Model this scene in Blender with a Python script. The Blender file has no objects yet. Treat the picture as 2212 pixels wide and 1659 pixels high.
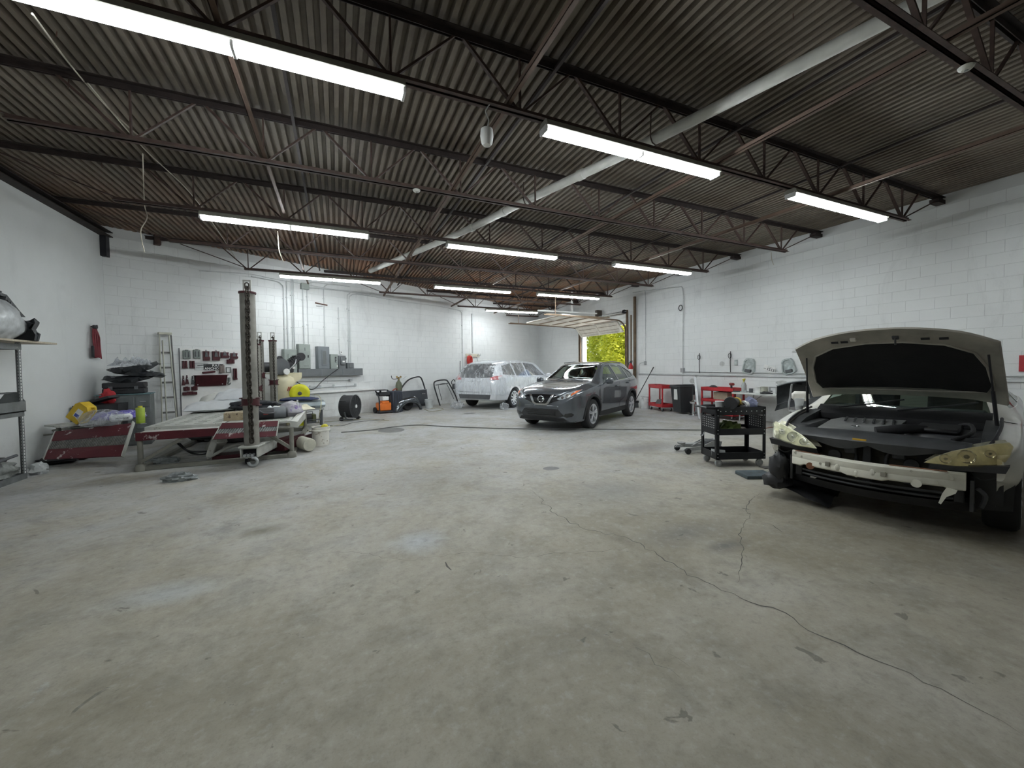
import bpy, bmesh, math, random
from math import sin, cos, pi, radians, sqrt, atan2
from mathutils import Vector, Matrix, noise
from mathutils.geometry import delaunay_2d_cdt
from mathutils.bvhtree import BVHTree

random.seed(7)
scn = bpy.context.scene
COL = scn.collection

# ------------------------------------------------------------------ camera
F_PX, CX, CY, CAM_H = 850.0, 1106.0, 816.0, 1.48
YAW, PITCH, ROLL = radians(23.95), radians(1.7), radians(0.65)
fw = Vector((sin(YAW) * cos(PITCH), cos(YAW) * cos(PITCH), -sin(PITCH)))
rt = Vector((cos(YAW), -sin(YAW), 0)); up = rt.cross(fw)
RT = rt * cos(ROLL) - up * sin(ROLL); UP = up * cos(ROLL) + rt * sin(ROLL)
cam_d = bpy.data.cameras.new('camera'); cam = bpy.data.objects.new('camera', cam_d); COL.objects.link(cam)
cam.matrix_world = Matrix(((RT.x, UP.x, -fw.x, 0), (RT.y, UP.y, -fw.y, 0), (RT.z, UP.z, -fw.z, CAM_H), (0, 0, 0, 1)))
cam_d.sensor_width = 36.0; cam_d.lens = F_PX / 2212 * 36.0; cam_d.shift_y = -(829.5 - CY) / 2212
cam_d.clip_start = 0.05; cam_d.clip_end = 200
scn.camera = cam

# ------------------------------------------------------------------ light and exposure
world = bpy.data.worlds.new('sky_world'); scn.world = world; world.use_nodes = True
_n = world.node_tree.nodes; _n.clear()
_sky = _n.new('ShaderNodeTexSky'); _sky.sky_type = 'NISHITA'; _sky.sun_disc = False
_sky.sun_elevation = radians(52); _sky.sun_rotation = radians(190)
_bg = _n.new('ShaderNodeBackground'); _bg.inputs['Strength'].default_value = 0.20
_wo = _n.new('ShaderNodeOutputWorld')
world.node_tree.links.new(_sky.outputs[0], _bg.inputs[0]); world.node_tree.links.new(_bg.outputs[0], _wo.inputs[0])
sun_d = bpy.data.lights.new('sun', 'SUN'); sun_d.energy = 8.0; sun_d.angle = radians(1.0); sun_d.color = (1.0, 0.95, 0.85)
sun = bpy.data.objects.new('sun', sun_d); COL.objects.link(sun)
sun.rotation_euler = Vector((-0.38, 0.55, -0.74)).to_track_quat('-Z', 'Y').to_euler()
TUBE = 52.0                                     # radiance of the fluorescent tubes
scn.view_settings.view_transform = 'Standard'; scn.view_settings.look = 'None'
scn.view_settings.gamma = 1.0; scn.view_settings.use_curve_mapping = False
scn.view_settings.exposure = 0.72

# ------------------------------------------------------------------ pixels to points
CAMP = Vector((0, 0, CAM_H))
def ray(u, v): return RT * ((u - CX) / F_PX) - UP * ((v - CY) / F_PX) + fw
def gz(u, v, z=0.0):
    d = ray(u, v); return CAMP + d * ((z - CAM_H) / d.z)
def gx(u, v, x):
    d = ray(u, v); return CAMP + d * (x / d.x)
def gy(u, v, y):
    d = ray(u, v); return CAMP + d * (y / d.y)
# back wall frame
BL = Vector((-4.35, 10.85, 0)); BR = Vector((10.0, 18.9, 0)); BT = (BR - BL).normalized(); BN = Vector((BT.y, -BT.x, 0))
BLEN = (BR - BL).length; BANG = atan2(BT.y, BT.x)
def gb(u, v, off=0.0):
    """back wall: distance along it and height"""
    d = ray(u, v); t = ((BL + BN * off - CAMP).dot(BN)) / d.dot(BN); p = CAMP + d * t
    return (p - BL).dot(BT), p.z
def bpt(s, z, off=0.0): return BL + BT * s + BN * off + Vector((0, 0, z))

# ------------------------------------------------------------------ materials
MATS = {}
def _mix(nt, a, b, f):
    m = nt.nodes.new('ShaderNodeMix'); m.data_type = 'RGBA'
    for s, v in ((m.inputs[6], a), (m.inputs[7], b)):
        if hasattr(v, 'is_linked') or hasattr(v, 'links'): nt.links.new(v, s)
        else: s.default_value = (*v, 1)
    if hasattr(f, 'links'): nt.links.new(f, m.inputs[0])
    else: m.inputs[0].default_value = f
    return m.outputs[2]
def _noise(nt, co, scale, detail=4, rough=.55, dist=0):
    n = nt.nodes.new('ShaderNodeTexNoise'); n.inputs['Scale'].default_value = scale; n.inputs['Detail'].default_value = detail
    n.inputs['Roughness'].default_value = rough; n.inputs['Distortion'].default_value = dist
    nt.links.new(co, n.inputs['Vector']); return n.outputs['Fac']
def _ramp(nt, x, a, b):
    n = nt.nodes.new('ShaderNodeMapRange'); n.inputs['From Min'].default_value = a; n.inputs['From Max'].default_value = b
    nt.links.new(x, n.inputs['Value']); return n.outputs['Result']
def _math(nt, op, a, b):
    n = nt.nodes.new('ShaderNodeMath'); n.operation = op; n.use_clamp = True
    for s, v in ((n.inputs[0], a), (n.inputs[1], b)):
        if hasattr(v, 'links'): nt.links.new(v, s)
        else: s.default_value = v
    return n.outputs[0]
def newmat(name):
    m = bpy.data.materials.new(name); m.use_nodes = True; nt = m.node_tree
    b = nt.nodes['Principled BSDF']; MATS[name] = m
    return m, nt, b
def coords(nt, world=False, scale=(1, 1, 1)):
    if world: o = nt.nodes.new('ShaderNodeNewGeometry').outputs['Position']
    else: o = nt.nodes.new('ShaderNodeTexCoord').outputs['Object']
    if scale != (1, 1, 1):
        mp = nt.nodes.new('ShaderNodeMapping'); mp.inputs['Scale'].default_value = scale; nt.links.new(o, mp.inputs[0]); o = mp.outputs[0]
    return o
def M(name, col, rough=.6, metal=0.0, var=.18, scale=6, bump=.12, bscale=60, coat=0, spec=.5, chips=None, chipthr=.62, chipscale=9, world=False, trans=0, emit=0, alpha=1, stretch=(1, 1, 1)):
    if name in MATS: return MATS[name]
    m, nt, b = newmat(name); co = coords(nt, world, stretch)
    c0 = tuple(max(0, c * (1 - var)) for c in col); c1 = tuple(min(1, c * (1 + var)) for c in col)
    out = _mix(nt, c0, c1, _ramp(nt, _noise(nt, co, scale, 5), .3, .7))
    if chips:
        f = _ramp(nt, _noise(nt, co, chipscale, 6, .7), chipthr - .015, chipthr + .015); out = _mix(nt, out, chips, f)
    nt.links.new(out, b.inputs['Base Color'])
    b.inputs['Roughness'].default_value = rough; b.inputs['Metallic'].default_value = metal
    b.inputs['Coat Weight'].default_value = coat; b.inputs['Coat Roughness'].default_value = .03
    b.inputs['Specular IOR Level'].default_value = spec; b.inputs['Transmission Weight'].default_value = trans; b.inputs['Alpha'].default_value = alpha
    if emit:
        b.inputs['Emission Color'].default_value = (*col, 1); b.inputs['Emission Strength'].default_value = emit
    if bump:
        bp = nt.nodes.new('ShaderNodeBump'); bp.inputs['Strength'].default_value = bump; bp.inputs['Distance'].default_value = .01
        nt.links.new(_noise(nt, co, bscale, 3), bp.inputs['Height']); nt.links.new(bp.outputs[0], b.inputs['Normal'])
    return m

# ------------------------------------------------------------------ mesh builder
class MB:
    def __init__(s): s.v = []; s.f = []; s.m = Matrix.Identity(4)
    def add(s, vs, fs):
        o = len(s.v); s.v += [s.m @ Vector(p) for p in vs]; s.f += [tuple(i + o for i in f) for f in fs]; return s
    def box(s, c, d, b=0.0, rot=None):
        """centre, full size, chamfer"""
        hx, hy, hz = d[0] / 2, d[1] / 2, d[2] / 2; c = Vector(c); R = rot or Matrix.Identity(3)
        if b <= 0:
            vs = [(x * hx, y * hy, z * hz) for x in (-1, 1) for y in (-1, 1) for z in (-1, 1)]
            fs = [(0, 1, 3, 2), (4, 6, 7, 5), (0, 4, 5, 1), (2, 3, 7, 6), (0, 2, 6, 4), (1, 5, 7, 3)]
            return s.add([R @ Vector(p) + c for p in vs], fs)
        b = min(b, hx * .9, hy * .9, hz * .9); idx = {}; vs = []
        for x in (-1, 1):
            for y in (-1, 1):
                for z in (-1, 1):
                    for a in range(3):
                        q = [x * hx, y * hy, z * hz]
                        for k in range(3):
                            if k != a: q[k] -= (x, y, z)[k] * b
                        idx[(x, y, z, a)] = len(vs); vs.append(R @ Vector(q) + c)
        fs = []
        for a in range(3):
            k, l = (a + 1) % 3, (a + 2) % 3
            for sg in (-1, 1):
                def key(i, j):
                    t = [0, 0, 0]; t[a] = sg; t[k] = i; t[l] = j; return idx[(*t, a)]
                f = [key(-1, -1), key(1, -1), key(1, 1), key(-1, 1)]; fs.append(f if sg > 0 else f[::-1])
        for a in range(3):
            k, l = (a + 1) % 3, (a + 2) % 3
            for i in (-1, 1):
                for j in (-1, 1):
                    def key(e, ax):
                        t = [0, 0, 0]; t[a] = e; t[k] = i; t[l] = j; return idx[(*t, ax)]
                    f = [key(-1, k), key(1, k), key(1, l), key(-1, l)]; fs.append(f if i * j > 0 else f[::-1])
        for x in (-1, 1):
            for y in (-1, 1):
                for z in (-1, 1):
                    f = [idx[(x, y, z, a)] for a in range(3)]; fs.append(f if x * y * z > 0 else f[::-1])
        return s.add(vs, fs)
    def bb(s, lo, hi, b=0.0): return s.box([(l + h) / 2 for l, h in zip(lo, hi)], [h - l for l, h in zip(lo, hi)], b)
    def bar(s, p, q, w, h, b=0.0, upv=(0, 0, 1)):
        """rectangular bar from p to q, w sideways, h along up"""
        p, q = Vector(p), Vector(q); d = q - p; L = d.length; x = d.normalized(); u = Vector(upv)
        if abs(x.dot(u)) > .98: u = Vector((1, 0, 0))
        y = u.cross(x).normalized(); z = x.cross(y); R = Matrix((x, y, z)).transposed()
        return s.box((p + q) / 2, (L, w, h), b, R)
    def cyl(s, p, q, r, r2=None, n=12, cap=True):
        p, q = Vector(p), Vector(q); r2 = r if r2 is None else r2; x = (q - p).normalized()
        u = Vector((0, 0, 1)) if abs(x.z) < .9 else Vector((1, 0, 0)); a = x.cross(u).normalized(); b = x.cross(a)
        vs = []
        for c, rr in ((p, r), (q, r2)):
            for i in range(n): vs.append(c + (a * cos(2 * pi * i / n) + b * sin(2 * pi * i / n)) * rr)
        fs = [(i, i + n, (i + 1) % n + n, (i + 1) % n) for i in range(n)]
        if cap: fs += [tuple(range(n)), tuple(range(2 * n - 1, n - 1, -1))]
        return s.add(vs, fs)
    def tube(s, pts, r, n=8, cap=True, closed=False):
        pts = [Vector(p) for p in pts]; N = len(pts); rr = r if isinstance(r, (list, tuple)) else [r] * N
        vs = []; prev = None
        for i, p in enumerate(pts):
            if closed: d = pts[(i + 1) % N] - pts[i - 1]
            else: d = pts[min(i + 1, N - 1)] - pts[max(i - 1, 0)]
            d = d.normalized()
            if prev is None:
                u = Vector((0, 0, 1)) if abs(d.z) < .9 else Vector((1, 0, 0)); a = d.cross(u).normalized()
            else: a = (prev - d * prev.dot(d)).normalized()
            prev = a; b = d.cross(a)
            for k in range(n): vs.append(p + (a * cos(2 * pi * k / n) + b * sin(2 * pi * k / n)) * rr[i])
        fs = []
        for i in range(N if closed else N - 1):
            j = (i + 1) % N
            for k in range(n): fs.append((i * n + k, i * n + (k + 1) % n, j * n + (k + 1) % n, j * n + k))
        if cap and not closed: fs += [tuple(range(n - 1, -1, -1)), tuple((N - 1) * n + k for k in range(n))]
        return s.add(vs, fs)
    def lathe(s, prof, c=(0, 0, 0), n=24, axis='z', sx=1, sy=1):
        """profile of (radius, height) pairs"""
        c = Vector(c); vs = []; N = len(prof)
        for i in range(n):
            a = 2 * pi * i / n
            for r, h in prof:
                p = (r * cos(a) * sx, r * sin(a) * sy, h)
                if axis == 'x': p = (p[2], p[0], p[1])
                elif axis == 'y': p = (p[1], p[2], p[0])
                vs.append(c + Vector(p))
        fs = []
        for i in range(n):
            j = (i + 1) % n
            for k in range(N - 1): fs.append((i * N + k, j * N + k, j * N + k + 1, i * N + k + 1))
        if prof[0][0] > 1e-6: fs.append(tuple(i * N for i in range(n - 1, -1, -1)))
        if prof[-1][0] > 1e-6: fs.append(tuple(i * N + N - 1 for i in range(n)))
        return s.add(vs, fs)
    def prism(s, poly, axis, a, b):
        """2D polygon extruded along an axis between a and b"""
        def P(p, h): return {'x': (h, p[0], p[1]), 'y': (p[0], h, p[1]), 'z': (p[0], p[1], h)}[axis]
        n = len(poly); vs = [P(p, a) for p in poly] + [P(p, b) for p in poly]
        fs = [tuple(range(n)), tuple(range(2 * n - 1, n - 1, -1))] + [(i, i + n, (i + 1) % n + n, (i + 1) % n) for i in range(n)]
        return s.add(vs, fs)
    def grid(s, rows, closed_u=False):
        """rows of equal point lists"""
        n, m = len(rows), len(rows[0]); vs = [p for r in rows for p in r]; fs = []
        for i in range(n - 1):
            for j in range(m if closed_u else m - 1):
                fs.append((i * m + j, i * m + (j + 1) % m, (i + 1) * m + (j + 1) % m, (i + 1) * m + j))
        return s.add(vs, fs)
    def mesh(s, name, smooth=38):
        me = bpy.data.meshes.new(name); me.from_pydata([tuple(p) for p in s.v], [], s.f)
        bm = bmesh.new(); bm.from_mesh(me); bmesh.ops.recalc_face_normals(bm, faces=bm.faces); bm.to_mesh(me); bm.free()
        if smooth:
            me.polygons.foreach_set('use_smooth', [True] * len(me.polygons)); me.set_sharp_from_angle(angle=radians(smooth))
        me.update(); return me
    def build(s, name, mat, parent=None, smooth=38): return obj(name, s.mesh(name, smooth), mat, parent)

def obj(name, me, mat=None, parent=None, loc=None):
    if mat is not None and len(me.materials) == 0: me.materials.append(mat)
    o = bpy.data.objects.new(name, me); COL.objects.link(o)
    if parent is not None: o.parent = parent
    if loc is not None: o.location = loc
    return o
def tag(o, label, cat, group=None):
    o['label'] = label; o['category'] = cat
    if group: o['group'] = group
    return o
def thing(name, label, cat, loc=(0, 0, 0), rz=0.0, group=None):
    o = bpy.data.objects.new(name, None); COL.objects.link(o); o.location = loc; o.rotation_euler = (0, 0, rz); o.empty_display_size = .2
    return tag(o, label, cat, group)
def struct(o): o['kind'] = 'structure'; return o
def stuff(o): o['kind'] = 'stuff'; return o
def copytree(o, parent=None):
    c = o.copy(); COL.objects.link(c); c.parent = parent
    for ch in list(o.children): copytree(ch, c)
    return c
def rotz(a): return Matrix.Rotation(a, 3, 'Z')
def arc(c, r, a0, a1, n, plane='xz'):
    out = []
    for i in range(n + 1):
        a = a0 + (a1 - a0) * i / n; u, w = c[0] + r * cos(a), c[1] + r * sin(a); out.append((u, w))
    return out
def spline(pts, k=6):
    """Catmull-Rom through points"""
    P = [Vector(p) for p in pts]; out = []
    for i in range(len(P) - 1):
        p0, p1, p2, p3 = P[max(i - 1, 0)], P[i], P[i + 1], P[min(i + 2, len(P) - 1)]
        for j in range(k):
            t = j / k; out.append(.5 * ((2 * p1) + (p2 - p0) * t + (2 * p0 - 5 * p1 + 4 * p2 - p3) * t * t + (3 * p1 - p0 - 3 * p2 + p3) * t ** 3))
    return out + [P[-1]]
def text_mesh(txt, size, name='lettering', depth=.002, shear=0.0, align='CENTER', bold=0.0):
    cu = bpy.data.curves.new(name, 'FONT'); cu.body = txt; cu.size = size; cu.extrude = depth; cu.shear = shear; cu.align_x = align; cu.align_y = 'CENTER'; cu.offset = bold; cu.resolution_u = 3
    o = bpy.data.objects.new(name, cu); COL.objects.link(o); dg = bpy.context.evaluated_depsgraph_get(); dg.update()
    me = bpy.data.meshes.new_from_object(o.evaluated_get(dg)); bpy.data.objects.remove(o); bpy.data.curves.remove(cu); me.name = name
    me.materials.clear(); return me
def lump(center, size, seed=0, amp=.25, freq=2.0, n=20, m=12, flat=.0, ridged=False):
    """crumpled closed blob, flat on its underside; returns rows for grid"""
    mb = MB(); off = Vector((seed * 7.3, seed * 3.1, seed)); rows = []
    for j in range(m + 1):
        th = pi * j / m; row = []
        for i in range(n):
            a = 2 * pi * i / n; d = Vector((sin(th) * cos(a), sin(th) * sin(a), cos(th)))
            q = noise.noise(d * freq + off) + .5 * noise.noise(d * freq * 2.3 + off)
            if ridged: q = .6 - 2 * abs(q)
            k = 1 + amp * q; p = Vector((d.x * size[0], d.y * size[1], d.z * size[2])) * k
            if p.z < -size[2] * flat: p.z = -size[2] * flat
            row.append(p + Vector(center))
        rows.append(row)
    mb.grid(rows, True); return mb
def sheet(center, size, seed=0, amp=.05, freq=3.0, n=22, m=22, dome=.0, edge=.0, rz=0.0, thick=.004):
    """crumpled cloth lying on something: irregular outline, folds"""
    off = Vector((seed * 5.1, seed * 2.7, seed)); mb = MB(); c = Vector(center); R = rotz(rz)
    for lay in (0, 1):
        rows = []
        for j in range(m + 1):
            row = []
            for i in range(n + 1):
                x, y = i / n * 2 - 1, j / m * 2 - 1; r = max(abs(x), abs(y)); a = atan2(y, x)
                w = 1 + .25 * noise.noise(Vector((cos(a) * 1.3, sin(a) * 1.3, 0)) + off)
                q = Vector((x * freq, y * freq, 0)) + off
                z = amp * abs(noise.noise(q)) * 2 + .5 * amp * abs(noise.noise(q * 2.1)) + dome * max(0, 1 - r * r)
                if edge: z *= min(1, (1 - r) / edge + .15)
                if lay: z = max(z - thick, .0) if edge else z - thick
                row.append(R @ Vector((x * size[0] * w, y * size[1] * w, max(z, 0))) + c + Vector((0, 0, .002 if lay == 0 else 0)))
            rows.append(row)
        mb.grid(rows if lay == 0 else rows)
    return mb
def boolean(me, cutters, op='DIFFERENCE'):
    """mesh with cutter meshes applied"""
    o = bpy.data.objects.new('work', me); COL.objects.link(o); tmp = []
    for c in cutters:
        k = bpy.data.objects.new('cut', c); COL.objects.link(k); tmp.append(k)
        md = o.modifiers.new('b', 'BOOLEAN'); md.operation = op; md.object = k; md.solver = 'EXACT'
    dg = bpy.context.evaluated_depsgraph_get(); dg.update(); r = bpy.data.meshes.new_from_object(o.evaluated_get(dg))
    for t in tmp + [o]: bpy.data.objects.remove(t)
    r.materials.clear(); return r
def smooth_me(me, ang=35):
    me.polygons.foreach_set('use_smooth', [True] * len(me.polygons)); me.set_sharp_from_angle(angle=radians(ang)); return me

# ================================================================== the room
XL, XR, Y0, ZC = -4.35, 10.0, -6.0, 4.46
def back_y(x): return BL.y + (x - BL.x) / (BR.x - BL.x) * (BR.y - BL.y)

def floor_mat():
    m, nt, b = newmat('concrete_floor'); co = coords(nt, True)
    n1 = _noise(nt, co, .45, 8, .68, .5); n2 = _noise(nt, co, 2.6, 9, .72, .3); n3 = _noise(nt, co, 16, 7, .7); n4 = _noise(nt, co, 1.3, 9, .74, .5); n5 = _noise(nt, co, 70, 4, .6)
    warm = _mix(nt, (.25, .220, .160), (.375, .345, .275), _ramp(nt, n1, .38, .62))
    warm = _mix(nt, warm, (.165, .148, .112), _math(nt, 'MULTIPLY', _ramp(nt, n2, .48, .72), .75))
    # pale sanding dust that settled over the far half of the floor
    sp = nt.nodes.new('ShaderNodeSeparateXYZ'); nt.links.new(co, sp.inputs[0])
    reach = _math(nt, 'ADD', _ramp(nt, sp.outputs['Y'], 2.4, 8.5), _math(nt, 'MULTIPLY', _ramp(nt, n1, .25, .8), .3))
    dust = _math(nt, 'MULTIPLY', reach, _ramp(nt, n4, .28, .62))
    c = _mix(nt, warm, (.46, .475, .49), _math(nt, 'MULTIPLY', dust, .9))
    c = _mix(nt, c, (.50, .53, .55), _math(nt, 'MULTIPLY', _ramp(nt, n4, .64, .72), .5))
    c = _mix(nt, c, (.15, .145, .135), _math(nt, 'MULTIPLY', _ramp(nt, _noise(nt, co, .7, 9, .75, 1.0), .58, .70), .5))
    # individual stains and paint smears: centre, radii, colour, strength
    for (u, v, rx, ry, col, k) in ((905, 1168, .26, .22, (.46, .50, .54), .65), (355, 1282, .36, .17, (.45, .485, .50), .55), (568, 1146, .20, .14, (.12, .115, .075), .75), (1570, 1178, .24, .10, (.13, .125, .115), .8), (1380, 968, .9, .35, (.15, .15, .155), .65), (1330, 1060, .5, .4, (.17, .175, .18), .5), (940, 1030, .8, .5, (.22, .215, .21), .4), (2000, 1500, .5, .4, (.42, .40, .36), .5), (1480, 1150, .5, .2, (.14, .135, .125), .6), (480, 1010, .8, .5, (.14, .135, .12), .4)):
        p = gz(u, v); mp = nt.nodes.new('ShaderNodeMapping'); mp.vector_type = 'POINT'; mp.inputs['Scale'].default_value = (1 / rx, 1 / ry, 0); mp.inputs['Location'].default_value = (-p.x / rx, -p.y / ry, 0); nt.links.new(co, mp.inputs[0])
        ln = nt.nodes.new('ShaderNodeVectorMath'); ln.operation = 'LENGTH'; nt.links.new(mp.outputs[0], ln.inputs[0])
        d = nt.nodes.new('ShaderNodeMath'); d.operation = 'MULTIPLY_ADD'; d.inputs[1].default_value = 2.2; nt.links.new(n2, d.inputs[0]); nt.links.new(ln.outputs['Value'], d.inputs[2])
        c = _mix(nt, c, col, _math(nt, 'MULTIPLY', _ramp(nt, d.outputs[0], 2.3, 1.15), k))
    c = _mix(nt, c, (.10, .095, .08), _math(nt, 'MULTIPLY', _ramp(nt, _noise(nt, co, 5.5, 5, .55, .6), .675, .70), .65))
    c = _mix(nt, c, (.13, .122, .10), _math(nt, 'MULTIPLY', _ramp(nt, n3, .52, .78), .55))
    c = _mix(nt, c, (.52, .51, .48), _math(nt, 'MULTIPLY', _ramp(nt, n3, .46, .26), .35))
    c = _mix(nt, c, (.12, .11, .09), _math(nt, 'MULTIPLY', _ramp(nt, n5, .55, .8), .35))
    nt.links.new(c, b.inputs['Base Color'])
    r = nt.nodes.new('ShaderNodeMapRange'); r.inputs['To Min'].default_value = .45; r.inputs['To Max'].default_value = .75; nt.links.new(n2, r.inputs[0]); nt.links.new(r.outputs[0], b.inputs['Roughness'])
    bp = nt.nodes.new('ShaderNodeBump'); bp.inputs['Strength'].default_value = .3; bp.inputs['Distance'].default_value = .01; nt.links.new(n3, bp.inputs['Height']); nt.links.new(bp.outputs[0], b.inputs['Normal'])
    b.inputs['Specular IOR Level'].default_value = .3
    return m
def wall_mat(name, col, dirt, dirtcol=(.42, .43, .43), lo=.56, hi=.78):
    m, nt, b = newmat(name); co = coords(nt, True)
    c = _mix(nt, tuple(x * .93 for x in col), col, _ramp(nt, _noise(nt, co, 1.1, 6, .6, .4), .3, .65))
    st = coords(nt, True, (1.2, 1.2, .35)); c = _mix(nt, c, dirtcol, _math(nt, 'MULTIPLY', _ramp(nt, _noise(nt, st, 1.6, 8, .72, .8), lo, hi), dirt))
    c = _mix(nt, c, (.3, .3, .29), _math(nt, 'MULTIPLY', _ramp(nt, _noise(nt, co, 9, 5, .6), .68, .76), dirt * .7))
    # scuffed dirt along the bottom course
    sp = nt.nodes.new('ShaderNodeSeparateXYZ'); nt.links.new(co, sp.inputs[0])
    low = _math(nt, 'MULTIPLY', _ramp(nt, sp.outputs['Z'], .7, .02), _ramp(nt, _noise(nt, co, 2.3, 6, .7), .38, .66)); c = _mix(nt, c, (.36, .35, .32), _math(nt, 'MULTIPLY', low, .55))
    nt.links.new(c, b.inputs['Base Color']); b.inputs['Roughness'].default_value = .55
    bp = nt.nodes.new('ShaderNodeBump'); bp.inputs['Strength'].default_value = .25; bp.inputs['Distance'].default_value = .006; nt.links.new(_noise(nt, co, 55, 4), bp.inputs['Height']); nt.links.new(bp.outputs[0], b.inputs['Normal'])
    return m
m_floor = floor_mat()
m_block = wall_mat('painted_block', (.77, .785, .78), .45)
m_mortar = wall_mat('painted_mortar', (.64, .65, .645), .45)
m_plaster = wall_mat('white_plaster', (.76, .78, .775), .2)
m_dark = M('dark_gap', (.02, .02, .02), .9, bump=0)

# floor
fp = [(XL - .2, Y0), (XR + .2, Y0), (XR + .2, BR.y + .2), (XL - .2, BL.y + .2)]
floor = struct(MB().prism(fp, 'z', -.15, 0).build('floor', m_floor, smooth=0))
m_crack = M('crack_shadow', (.10, .095, .085), .95, bump=0)
def crack(pix, w, seed):
    rnd = random.Random(seed); pts = []
    P = [gz(*q) for q in pix]
    for a, b in zip(P[:-1], P[1:]):
        n = max(2, int((b - a).length / .05))
        for i in range(n):
            t = i / n; d = (b - a).normalized(); s = Vector((-d.y, d.x, 0)); pts.append(a + (b - a) * t + s * (noise.noise(Vector((t * 6, seed, a.x))) * .04 + rnd.uniform(-.012, .012)))
    pts.append(P[-1]); rows = []
    for i, p in enumerate(pts):
        d = (pts[min(i + 1, len(pts) - 1)] - pts[max(i - 1, 0)]).normalized(); s = Vector((-d.y, d.x, 0)); k = w * (.45 + abs(noise.noise(p * 3.0)) * 1.6) * min(1, (i + 1) / 6, (len(pts) - i) / 6)
        rows.append([p + s * k + Vector((0, 0, .0012)), p - s * k + Vector((0, 0, .0012))])
    MB().grid(rows).build('crack', m_crack, floor, 0)
crack([(1150, 1060), (1200, 1110), (1260, 1142), (1350, 1160), (1390, 1180), (1450, 1218), (1520, 1258), (1600, 1295), (1690, 1325), (1745, 1362), (1850, 1410), (1930, 1445), (2030, 1490), (2212, 1590)], .0042, 1)
crack([(1637, 1065), (1612, 1098), (1618, 1120), (1596, 1150), (1606, 1180), (1592, 1260)], .0035, 2)
crack([(1385, 1178), (1300, 1192), (1200, 1196), (1130, 1206), (1000, 1193), (880, 1210), (760, 1192), (650, 1196)], .0015, 3)
crack([(1618, 1118), (1700, 1130), (1800, 1118)], .0018, 4)
crack([(1380, 1395), (1420, 1432), (1470, 1465)], .003, 5); crack([(1440, 1410), (1490, 1440)], .003, 6)
crack([(960, 1215), (975, 1232)], .02, 7); crack([(1660, 1130), (1690, 1150)], .008, 8)

# ceiling: corrugated deck, ribs along the room
def ceil_mat():
    m, nt, b = newmat('aged_deck'); co = coords(nt, True, (1, .5, 1)); wc = coords(nt, True)
    c = _mix(nt, (.100, .082, .060), (.205, .180, .142), _ramp(nt, _noise(nt, co, 1.3, 7, .65, .5), .3, .7))
    c = _mix(nt, c, (.06, .045, .035), _math(nt, 'MULTIPLY', _ramp(nt, _noise(nt, co, 2.6, 7, .7, 1), .5, .8), .8))
    sp = nt.nodes.new('ShaderNodeSeparateXYZ'); nt.links.new(wc, sp.inputs[0])
    rust = _math(nt, 'MULTIPLY', _math(nt, 'ADD', _ramp(nt, sp.outputs['Y'], 7.5, 14.5), 0.06), _ramp(nt, _noise(nt, co, .8, 6, .7, .8), .36, .60))
    c = _mix(nt, c, (.30, .13, .06), rust)
    nt.links.new(c, b.inputs['Base Color']); b.inputs['Roughness'].default_value = .75; return m
rows = []; per = .102; nper = int((XR - XL + .3) / per)
for i in range(nper):
    for dx, dz in ((0, 0), (.046, 0), (.055, .062), (.093, .062)):
        x = XL - .1 + i * per + dx; ye = back_y(x) + .05; rows.append([Vector((x, y, ZC - .006 + dz)) for y in (Y0 - .1, Y0 + (ye - Y0) * .5, ye)])
ceiling = struct(MB().grid(rows).build('ceiling', ceil_mat(), smooth=0))
MB().prism([(XL - .3, Y0 - .3), (XR + .3, Y0 - .3), (XR + .3, BR.y + .4), (XL - .3, BL.y + .4)], 'z', ZC + .08, ZC + .14).build('roof_deck', M('roof_grey', (.2, .2, .2)), ceiling, 0)
m_nail = M('rusty_steel', (.11, .055, .04), .8, .2)
for i in range(34):
    x, y = random.uniform(-3.5, 9.5), random.uniform(1.6, 10.5); MB().cyl((x, y, ZC - random.uniform(.05, .11)), (x + random.uniform(-.01, .01), y, ZC + .02), .004, n=5).build('screw', m_nail, ceiling, 0)

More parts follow.
